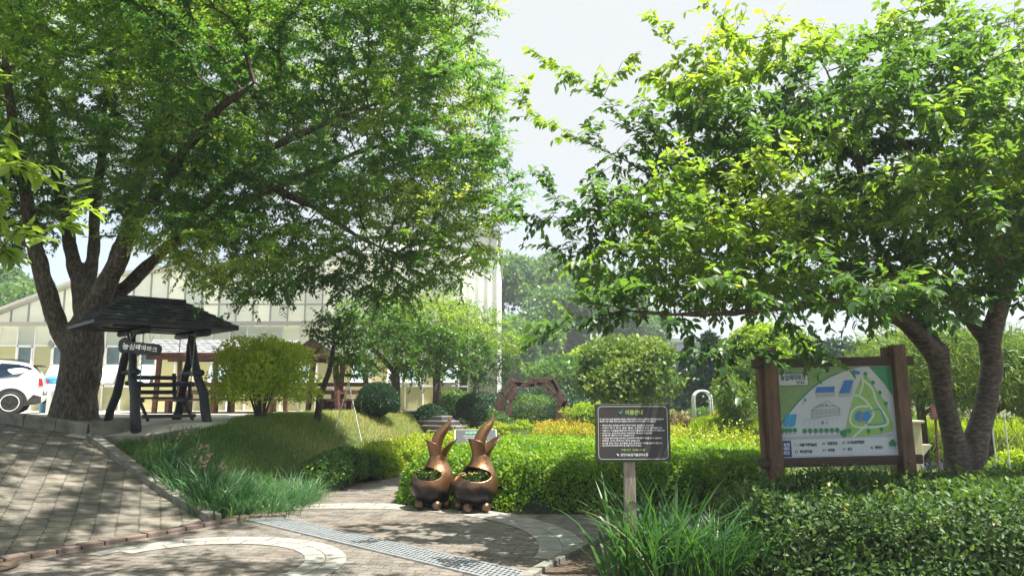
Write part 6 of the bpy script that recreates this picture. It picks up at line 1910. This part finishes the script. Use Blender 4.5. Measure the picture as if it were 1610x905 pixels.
bed('lime_bed', 'low bright groundcover under the map board and cherry tree', 'plant bed', [(4.2, 9.6), (9.5, 10.4), (12, 12.5), (9.0, 12.8), (5.0, 11.6)], .30, LM['gold2'], 22000, .07, .03, edge=.35, lump=.08, ls=3, seed=12, rbias=.05)
bed('lime_bed', 'bright grassy bed beyond the pines beside the cherry trunk', 'plant bed', quad(1440, 1660, 16.5, 21), .75, LM['lime'], 16000, .16, .02, edge=.4, lump=.12, seed=13, up=1.4, rbias=.25)
bed('shrub_mass', 'mid green leafy bed on the far side of the map board', 'plant bed', quad(1205, 1450, 18, 22), .9, LM['mid'], 14000, .10, .05, edge=.5, lump=.15, seed=14, rbias=.25)

# ------------------------------------------------------------ single shrubs
def shrub(name, label, loc, rx, ry, rz, leafm, n, L, Wd, cat='shrub', group=None, seed=0, lump=.12, ls=2.0, up=.3, shape='quad', core=True, rbias=0., stems=6, lift=0., shell=.35, flat_base=True):
    g = empty(name, loc, 0, label, cat, group)
    rs = np.random.default_rng(seed + 500)
    d = unit(rs.normal(size=(n, 3)))
    d[:, 2] = np.where(d[:, 2] < -.5, -d[:, 2], d[:, 2])
    lum = nz3(d, ls, seed) * .6 + nz3(d, ls * 2.5, seed + 2) * .4
    rr_s = (1 + lump * lum) * (1 - shell * rs.uniform(0, 1, n) ** 2)
    P = d * rr_s[:, None] * np.array([rx, ry, rz]) + np.array([0, 0, rz * .85 + lift])
    P[:, 2] = np.maximum(P[:, 2], .02)
    D = unit(d * .6 + unit(rs.normal(size=(n, 3))) * .9 + np.array([0, 0, up])); U = unit(d + unit(rs.normal(size=(n, 3))) * .6)
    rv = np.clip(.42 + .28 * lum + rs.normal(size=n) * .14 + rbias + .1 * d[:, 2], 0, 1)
    sz = rs.uniform(.7, 1.3, n)
    me = leaf_mesh('foliage', P, D, U, L * sz, Wd * sz, leafm, rv, shape, .15)
    put(bpy.data.objects.new('foliage', me), g)
    mb = MB()
    for k in range(stems):
        a = rs.uniform(0, 6.28); q = rs.uniform(.3, .75)
        mb.tube([(.05 * math.cos(a), .05 * math.sin(a), -.05), (rx * q * .5 * math.cos(a), ry * q * .5 * math.sin(a), rz * .8 + lift * .8), (rx * q * math.cos(a), ry * q * math.sin(a), rz * 1.4 + lift)], [.022, .016, .006], 5)
    mb.build('stems', M['twig'], g)
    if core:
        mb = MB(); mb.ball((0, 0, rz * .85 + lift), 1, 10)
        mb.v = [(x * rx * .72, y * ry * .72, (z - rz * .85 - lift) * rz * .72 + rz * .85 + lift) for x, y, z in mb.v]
        mb.build('inner_shade', M['coreshade'], g, smooth=True)  # dark ball coloured as the shade within the shrub
    return g
def sp(px, Y, py=620): x = at(px, py, Y).x; return (x, Y, hz(x, Y))
shrub('yellow_green_bush', 'airy yellow green bush between the swing and the shelters', sp(412, 14.4), 1.0, .85, .84, LM['lime'], 17000, .075, .03, seed=1, lump=.34, ls=3.2, core=False, shell=.8, stems=12, rbias=.42)
L3 = 'clipped dark green ball bush '
shrub('clipped_ball', L3 + 'below the first small cherry tree', sp(594, 18.0), .52, .5, .47, LM['dark'], 14000, .05, .012, seed=2, lump=.03, group='clipped ball bushes', shell=.15, lift=-.03)
shrub('clipped_ball', L3 + 'at the top of the timber steps', sp(679, 20.5), .45, .45, .40, LM['dark'], 10000, .05, .02, seed=3, lump=.05, group='clipped ball bushes', shell=.15)
shrub('clipped_ball', L3 + 'farther back towards the twisted arch', (sp(742, 24)[0], 24, .55), .5, .5, .48, LM['dark'], 8000, .06, .03, seed=4, lump=.06, group='clipped ball bushes', shell=.15)
for k, (px, Y, rx, rz_s, lm, lab_) in enumerate((
        (768, 24.5, .8, .5, 'mid', 'leafy green shrub just before the arch'),
        (845, 29.5, 1.3, .75, 'mid', 'leafy green shrub framed by the arch opening'),
        (900, 27.5, 1.0, .68, 'dark', 'dark shrub behind the end of the arch'),
        (765, 27.5, 1.1, .8, 'dark', 'dark shrub beside the white building corner'),
        (925, 24.5, .8, .60, 'lime', 'light shrub beside the end of the arch'),
        (872, 31.5, 1.4, .9, 'dark', 'dark shrub deep behind the arch'),
        (815, 32.0, 1.3, .95, 'dark', 'dark shrub deep behind the arch near its foot'),
        (716, 26.0, .7, .45, 'mid', 'shrub between two small cherry trees'),
        (1062, 20.5, .75, .48, 'rust', 'brownish low shrub beside the white hoop'),
        (1106, 22.6, .75, .40, 'mid', 'leafy shrub hiding the legs of the white hoop'),
        (1100, 25.5, .9, .5, 'mid', 'low green shrub around the white hoop'),
        (1135, 20.5, .45, .55, 'gold', 'yellow leaved slim shrub below the conifer'),
        (1150, 27.0, 1.1, .6, 'mid', 'green shrub behind the young pine'),
        (1585, 11.4, .42, .30, 'lime', 'leafy pale green shrub beside the white stakes'),
        (1020, 26.0, 1.0, .55, 'lime', 'light green shrub behind the round topped tree'),
        (820, 22.6, .38, .34, 'lime', 'small light shrub inside the arch foot'),
        (778, 22.0, .42, .34, 'gold2', 'small golden shrub before the arch foot'))):
    if lm == 'rust' and 'rust' not in LM: LM['rust'] = leafmat('brownish leaf', [(0, (.10, .09, .04)), (1, (.26, .22, .12))], .3)
    loc = sp(px, Y)
    if px > 740: loc = (loc[0], loc[1], 0)
    shrub('garden_shrub', lab_, loc, rx, rx * .85, rz_s, LM[lm], int(5200 * max(.8, rx)), .09, .045, seed=30 + k, lump=.42, ls=3.0, shell=.6, group='shrubs round the garden path')
# shrubs at the foot of the bank, beside the path
for k, (px, py, Y, rx, rz_s, lm) in enumerate(((515, 740, 12.2, .42, .30, 'mid'), (545, 725, 12.8, .36, .32, 'mid'), (572, 715, 13.3, .34, .27, 'mid'), (600, 712, 13.9, .33, .25, 'lime'), (625, 700, 14.6, .33, .24, 'lime'))):
    x = at(px, py, Y).x
    shrub('bank_shrub', ('leafy green shrub at the foot of the bank nearest the drain', 'darker bank shrub, second from the drain', 'bank shrub in the middle of the path side', 'light bank shrub, fourth from the drain', 'light bank shrub nearest the golden strip')[k],
          (x, Y, hz(x, Y)), rx, rx, rz_s, LM[lm], 4200, .055, .026, seed=60 + k, lump=.2, group='shrubs at the foot of the bank')

# ------------------------------------------------------------ blades: iris, day lily, grasses
def clump(name, label, cat, pts, n, L, Wd, leafm, bend=(.6, 1.6), lean=(.02, .45), seg=4, group=None, kind=None, rb=0., spreadr=.1):
    pts = np.array(pts, dtype=float)
    c = pts.mean(0); c3 = (c[0], c[1], hz(c[0], c[1]))
    k = rng.integers(0, len(pts), n)
    Q = pts[k] + rng.normal(size=(n, 2)) * spreadr
    P = np.stack([Q[:, 0] - c3[0], Q[:, 1] - c3[1], hgt(Q[:, 0], Q[:, 1]) - .01 - c3[2]], 1)
    off = Q - pts[k]
    az = np.arctan2(off[:, 1], off[:, 0]) + rng.normal(size=n) * .8
    me = blade_mesh('blades', P, az, rng.uniform(*lean, n), rng.uniform(*L, n), rng.uniform(*Wd, n), leafm, np.clip(rng.normal(.45, .22, n) + rb, 0, 1), rng.uniform(*bend, n), seg)
    o = put(bpy.data.objects.new(name, me)); o.location = c3
    return tag(o, label, cat, group, kind)
clump('iris_clump', 'big clump of arching iris leaves below the information sign', 'iris clump', [(.98, 6.35), (1.2, 6.15), (1.15, 6.6), (1.42, 6.3), (1.3, 6.75)], 270, (.5, .98), (.028, .046), LM['iris'], (.3, 1.7), (.02, .36), 6, spreadr=.12, rb=-.1)
clump('day_lily_clump', 'dense clump of narrow dark leaves between the iris and the hedge', 'lily clump', [(1.75, 6.35), (1.9, 6.6), (1.6, 6.2), (2.05, 6.3)], 620, (.4, .78), (.010, .017), LM['iris'], (.5, 1.9), (.02, .4), 5, rb=-.22, spreadr=.10)
ip = [K0.lerp(K1, t) + KM * o for t, o in ((.12, .20), (.22, .22), (.33, .24), (.44, .28), (.54, .30), (.16, .45), (.28, .5), (.4, .55), (.02, .35), (.05, .12))]
clump('iris_clump', 'blue green iris leaves spilling over the concrete kerb of the ramp', 'iris clump', [(p.x, p.y) for p in ip], 620, (.32, .62), (.022, .036), LM['bluegrass'], (.5, 2.4), (.02, .5), 5, spreadr=.13)
# withered pinkish flower heads on stalks
mb, mf = MB(), MB()
for k in range(8):
    p = K0.lerp(K1, random.uniform(.15, .6)) + KM * random.uniform(.2, .6); z = hz(p.x, p.y); h_ = random.uniform(.45, .62)
    q = Vector((p.x + random.uniform(-.08, .08), p.y, z + h_)); mb.tube([(p.x, p.y, z), q], .005, 4)
    for _ in range(6):
        c = q + Vector((random.gauss(0, .03), random.gauss(0, .03), random.gauss(0, .03)))
        mf.add([c, c + Vector((.03, .01, .02)), c + Vector((.01, .02, -.025)), c + Vector((-.02, -.01, .01))], [(0, 1, 2), (0, 2, 3)])
gI = empty('withered_iris_flower', (0, 0, 0), 0, 'pale pink withered iris heads above the blue green leaves', 'flowers')
mb.build('flower_stalks', M['twig'], gI); mf.build('blossom', flatc('withered petal', (.62, .42, .33)), gI)
clump('sedge_clump', 'arching blue green sedge beside the drain end at the path edge', 'sedge', [(-3.05, 9.75), (-3.2, 10.2), (-3.0, 10.4), (-3.35, 10.7), (-2.95, 10.9), (-3.15, 11.2)], 1500, (.32, .60), (.006, .011), LM['bluegrass'], (.8, 2.6), (.05, .7), 5, rb=.05, spreadr=.14)
clump('sedge_clump', 'dark grassy clump between the iris leaves and the arching sedge', 'sedge', [(-3.6, 9.75), (-3.5, 10.1), (-3.75, 10.2), (-3.85, 10.5), (-3.6, 10.6)], 1300, (.25, .48), (.006, .012), LM['iris'], (.5, 2.2), (.02, .6), 4, rb=-.15, spreadr=.17)
sp_ = [(at(px, py, Y).x, Y) for px, py, Y in ((545, 705, 13.6), (560, 700, 13.8), (585, 702, 14.2))]
clump('day_lily_clump', 'upright day lily leaves among the shrubs on the bank', 'lily clump', sp_, 140, (.3, .5), (.02, .03), LM['iris'], (.3, 1.4), (.02, .5), 4, spreadr=.1)
dl = [(at(px, 690, Y).x, Y) for px, Y in ((1178, 13.2), (1192, 13.0), (1205, 12.8))]
clump('day_lily_clump', 'bright upright lily leaves beside the first map board post', 'lily clump', dl, 260, (.5, .85), (.02, .035), LM['iris'], (.2, 1.0), (.02, .35), 4, rb=.25, spreadr=.12)
fg = [(at(px, 735, 10.2).x, 10.2) for px in (1128, 1150, 1172)]
clump('feather_grass', 'tuft of pale straw coloured feather grass beside the map board', 'grass tuft', fg, 900, (.35, .6), (.004, .007), LM['straw'], (1.2, 2.4), (.1, .7), 5, spreadr=.12)

def field(name, label, cat, poly, n, L, Wd, leafm, bend=(.3, 1.4), lean=(.05, .6), seg=2, rb=None, kind='stuff', rj=.16, hole=None):
    poly = [tuple(p)[:2] for p in poly]
    mn, mx = np.min(poly, 0), np.max(poly, 0)
    Q = rng.uniform(mn, mx, (n * 4, 2)); Q = Q[inside(Q, poly)][:n]
    if hole is not None: Q = Q[~inside(Q, hole)]
    n = len(Q)
    P = np.stack([Q[:, 0], Q[:, 1], hgt(Q[:, 0], Q[:, 1]) - .005], 1)
    keep = rng.uniform(size=n) < .75 + .5 * nz3(P, 1.5, 4); P = P[keep]; n = len(P)
    rv = np.clip((rb(P) if rb is not None else .35) + .22 * nz3(P, 1.1, 9) + rng.normal(size=n) * rj, 0, 1)
    hsc = .8 + .45 * nz3(P, 1.8, 12)
    me = blade_mesh(name, P, rng.uniform(0, 6.28, n), rng.uniform(*lean, n), rng.uniform(*L, n) * hsc, rng.uniform(*Wd, n), leafm, rv, rng.uniform(*bend, n), seg)
    o = put(bpy.data.objects.new(name, me))
    return tag(o, label, cat, None, kind)
bank = [(-6.3, 12.0), (-3.7, 9.5), (-3.25, 9.5), (-2.9, 12.4), (-2.75, 14), (-2.1, 17), (-1.9, 19.2), (-2.9, 20.8), (-4.2, 20.5), (-5.2, 18), (-5.3, 15), (-4.9, 13), (-5.0, 12.2)]
def bank_rb(P): return np.clip(.05 + .08 * (P[:, 1] - 9.5) + .26 * np.exp(-((P[:, 0] + 3.6) / .9) ** 2 - ((P[:, 1] - 14.2) / 1.8) ** 2), 0, .72)
field('bank_grass', 'long mixed green and straw grass covering the bank', 'grass', bank, 110000, (.06, .15), (.006, .010), LM['grass'], rb=bank_rb, rj=.2)
if 0: field('bank_weeds', 'taller tufts and weeds scattered through the bank grass', 'weeds', bank, 9000, (.2, .42), (.008, .018), LM['mid'], bend=(.2, 1.2), seg=3, rb=lambda P: .35 + .3 * nz3(P, 2.2, 31))
field('bank_edge_grass', 'short grass along the path edge', 'grass', [(-3.25, 9.4), (-3.0, 9.45), (-2.6, 13), (-1.5, 18.2), (-1.8, 18.4), (-2.95, 13)], 9000, (.05, .14), (.005, .009), LM['grass'], rb=lambda P: .55 + 0 * P[:, 0])
field('garden_grass', 'grass and groundcover between the garden beds', 'grass', [(-.6, 15.2), (13, 13), (16, 26), (14, 44), (-2, 44), (-1.5, 26), (.4, 21)], 60000, (.12, .3), (.012, .022), LM['grass'], rb=lambda P: .3 + 0 * P[:, 0], hole=[(-.2, 17.0), (1.0, 17.5), (1.1, 23), (2.2, 28), (2.0, 40), (-.6, 40), (-.6, 26), (-.45, 21)])
field('corner_grass', 'dry grass in the front corner bed beside the paving edge', 'grass', [(-.3, 5.0), (.35, 6.3), (1.05, 7.8), (1.5, 8.2), (1.4, 6.6), (.7, 5.0)], 3200, (.03, .10), (.003, .006), LM['grass'], rb=lambda P: .68 + 0 * P[:, 0])
field('verge_weeds', 'small weeds along the stone edges', 'weeds', [(-3.5, 9.15), (-3.2, 9.2), (-3.0, 9.6), (-3.3, 9.7)], 500, (.03, .09), (.004, .008), LM['grass'])

# lavender spikes near the cherry tree
def flower_spike(label, loc, k):
    g = empty('lavender_plant', loc, 0, label, 'flowering plant', 'lavender plants round the cherry trunk')
    rs = random.Random(k)
    st_, fl = MB(), MB()
    for _ in range(11):
        a, q = rs.uniform(0, 6.28), rs.uniform(0, .16)
        p = Vector((q * math.cos(a), q * math.sin(a), 0)); t_ = p + Vector((p.x * .5, p.y * .5, rs.uniform(.40, .66)))
        st_.tube([p, t_], .004, 3)
        for j in range(14):
            c = p.lerp(t_, .55 + .45 * j / 14) + Vector((rs.gauss(0, .012), rs.gauss(0, .012), 0))
            fl.add([c, c + Vector((.018, .004, .014)), c + Vector((0, .01, .026)), c + Vector((-.018, 0, .012))], [(0, 1, 2, 3)])
    st_.build('foliage_stalks', M['greenstem'], g); fl.build('blossom', M['lav'], g)
    return g
M['greenstem'] = simple('green stem', (.05, .12, .03), .6)
M['lav'] = simple('pale lavender petal', (.46, .46, .72), .6)
lv = [(1448, 9.0), (1470, 9.3), (1560, 9.2), (1580, 9.5), (1597, 9.1), (1455, 9.8), (1605, 9.8), (1548, 9.9)]
lvl = ['lavender spikes just past the second map board post', 'lavender spikes at the near side of the left cherry stem', 'lavender spikes touching the thick cherry stem', 'lavender spikes under the pale green shrub', 'lavender spikes at the picture edge', 'farther lavender spikes behind the map board post', 'farther lavender spikes at the picture edge', 'lavender spikes behind the thick cherry stem']
for k, (px, Y) in enumerate(lv): flower_spike(lvl[k], (at(px, 720, Y).x, Y, 0.01), k)

# yellow flowers growing in the planters
M['yfl'] = simple('pale orange petal', (.85, .55, .20), .6)
for q, lab_ in ((pA, 'marigolds in the planter nearer the garden path'), (pB, 'marigolds in the planter nearer the information sign')):
    g = empty('marigold_plant', q.location, q.rotation_euler.z, lab_, 'flowering plant', 'marigolds in the planters')
    n = 900
    a, r_ = rng.uniform(0, 6.28, n), .25 * np.sqrt(rng.uniform(0, 1, n))
    P = np.stack([r_ * np.cos(a), r_ * np.sin(a) - .0, .40 + rng.uniform(0, .09, n)], 1)
    me = leaf_mesh('leaves', P, unit(rdir(n) + np.array([0, 0, .6])), rdir(n), .035, .016, LM['mid'], rng.uniform(0, .7, n))
    put(bpy.data.objects.new('foliage', me), g)
    mb = MB()
    for k in range(46):
        a_, rr_f = random.uniform(0, 6.28), .24 * math.sqrt(random.random())
        c = Vector((rr_f * math.cos(a_), rr_f * math.sin(a_), .455 + random.uniform(0, .05)))
        for j in range(6):
            b_ = j * 1.047 + k
            mb.add([c, c + Vector((.014 * math.cos(b_ - .5), .014 * math.sin(b_ - .5), .006)), c + Vector((.018 * math.cos(b_), .018 * math.sin(b_), .008)), c + Vector((.014 * math.cos(b_ + .5), .014 * math.sin(b_ + .5), .006))], [(0, 1, 2, 3)])
    mb.build('blossom', M['yfl'], g)

# fallen leaves on the paving and in the soil
n = 900
Q = np.stack([rng.uniform(-7, 2.5, n), rng.uniform(5.2, 12, n)], 1)
P = np.stack([Q[:, 0], Q[:, 1], hgt(Q[:, 0], Q[:, 1]) + .022], 1)
D = rdir(n); D[:, 2] *= .15
me = leaf_mesh('fallen_leaves', P, D, unit(np.array([0, 0, 1.]) + rdir(n) * .3), rng.uniform(.02, .04, n), rng.uniform(.01, .018, n), leafmat('fallen leaf', [(0, (.10, .06, .03)), (.6, (.26, .18, .08)), (1, (.22, .24, .06))], .2), rng.uniform(0, 1, n))
tag(put(bpy.data.objects.new('fallen_leaves', me)), 'scattered small fallen leaves on the paving', 'leaves', None, 'stuff')
# ------------------------------------------------------------ light, sky, camera
SUN = Vector((.36, -.12, .92)).normalized()
sl = bpy.data.lights.new('sun', 'SUN'); sl.energy = 4.4; sl.angle = R(.6); sl.color = (1.0, .955, .87)
so = put(bpy.data.objects.new('sun', sl))
so.rotation_euler = SUN.to_track_quat('Z', 'Y').to_euler()
W = bpy.data.worlds.new('World'); SC.world = W; W.use_nodes = True
nt = W.node_tree; nt.nodes.clear()
out = nt.nodes.new('ShaderNodeOutputWorld')
sky = nt.nodes.new('ShaderNodeTexSky'); sky.sky_type = 'NISHITA'; sky.sun_disc = False
sky.sun_elevation = math.asin(SUN.z); sky.sun_rotation = math.atan2(SUN.x, SUN.y)
sky.dust_density = 3.0; sky.air_density = 1.0; sky.ozone_density = 1.0
bg = nt.nodes.new('ShaderNodeBackground'); bg.inputs['Strength'].default_value = .13
nt.links.new(sky.outputs['Color'], bg.inputs['Color'])
# thin bright cloud layer over the blue
tc = nt.nodes.new('ShaderNodeTexCoord')
nzs = nt.nodes.new('ShaderNodeTexNoise'); nzs.inputs['Scale'].default_value = 1.6; nzs.inputs['Detail'].default_value = 5
nt.links.new(tc.outputs['Generated'], nzs.inputs['Vector'])
cr = ramp(nt, [(.34, (.35, .35, .35)), (.62, (1, 1, 1))]); nt.links.new(nzs.outputs['Fac'], cr.inputs['Fac'])
bc = nt.nodes.new('ShaderNodeBackground'); bc.inputs['Color'].default_value = (.93, .975, 1, 1); bc.inputs['Strength'].default_value = .335
ms = nt.nodes.new('ShaderNodeMixShader')
nt.links.new(cr.outputs['Color'], ms.inputs[0]); nt.links.new(bg.outputs[0], ms.inputs[1]); nt.links.new(bc.outputs[0], ms.inputs[2])
nt.links.new(ms.outputs[0], out.inputs['Surface'])

cam = bpy.data.cameras.new('camera'); cam.sensor_width = 36; cam.lens = 36 * FL / 1610
cam.clip_end = 3000; cam.clip_start = .05
co = put(bpy.data.objects.new('camera', cam)); co.location = (0, 0, EYE); co.rotation_euler = (R(90) + PITCH, 0, 0)
SC.camera = co
SC.view_settings.view_transform = 'Standard'; SC.view_settings.look = 'None'
SC.view_settings.exposure = 1.48; SC.view_settings.gamma = 1
SC.render.engine = 'CYCLES'
# the air: one closed box of even haze round everything but the sky
hb_ = MB(); hb_.box((0, 550, 7.6), (1840, 1740, 17.4))
hm, hnt, hout = mat_new('air')
pv = hnt.nodes.new('ShaderNodeVolumePrincipled'); pv.inputs['Color'].default_value = (.86, .93, 1, 1); pv.inputs['Density'].default_value = .0013; pv.inputs['Anisotropy'].default_value = .2
hnt.links.new(pv.outputs['Volume'], hout.inputs['Volume'])
hz_o = hb_.build('haze', hm); hz_o['kind'] = 'stuff'

SC.cycles.max_bounces = 12; SC.cycles.diffuse_bounces = 9; SC.cycles.glossy_bounces = 3; SC.cycles.transmission_bounces = 4; SC.cycles.transparent_max_bounces = 4
SC.cycles.use_denoising = True
SC.cycles.sample_clamp_indirect = 6
SC.cycles.caustics_reflective = False; SC.cycles.caustics_refractive = False
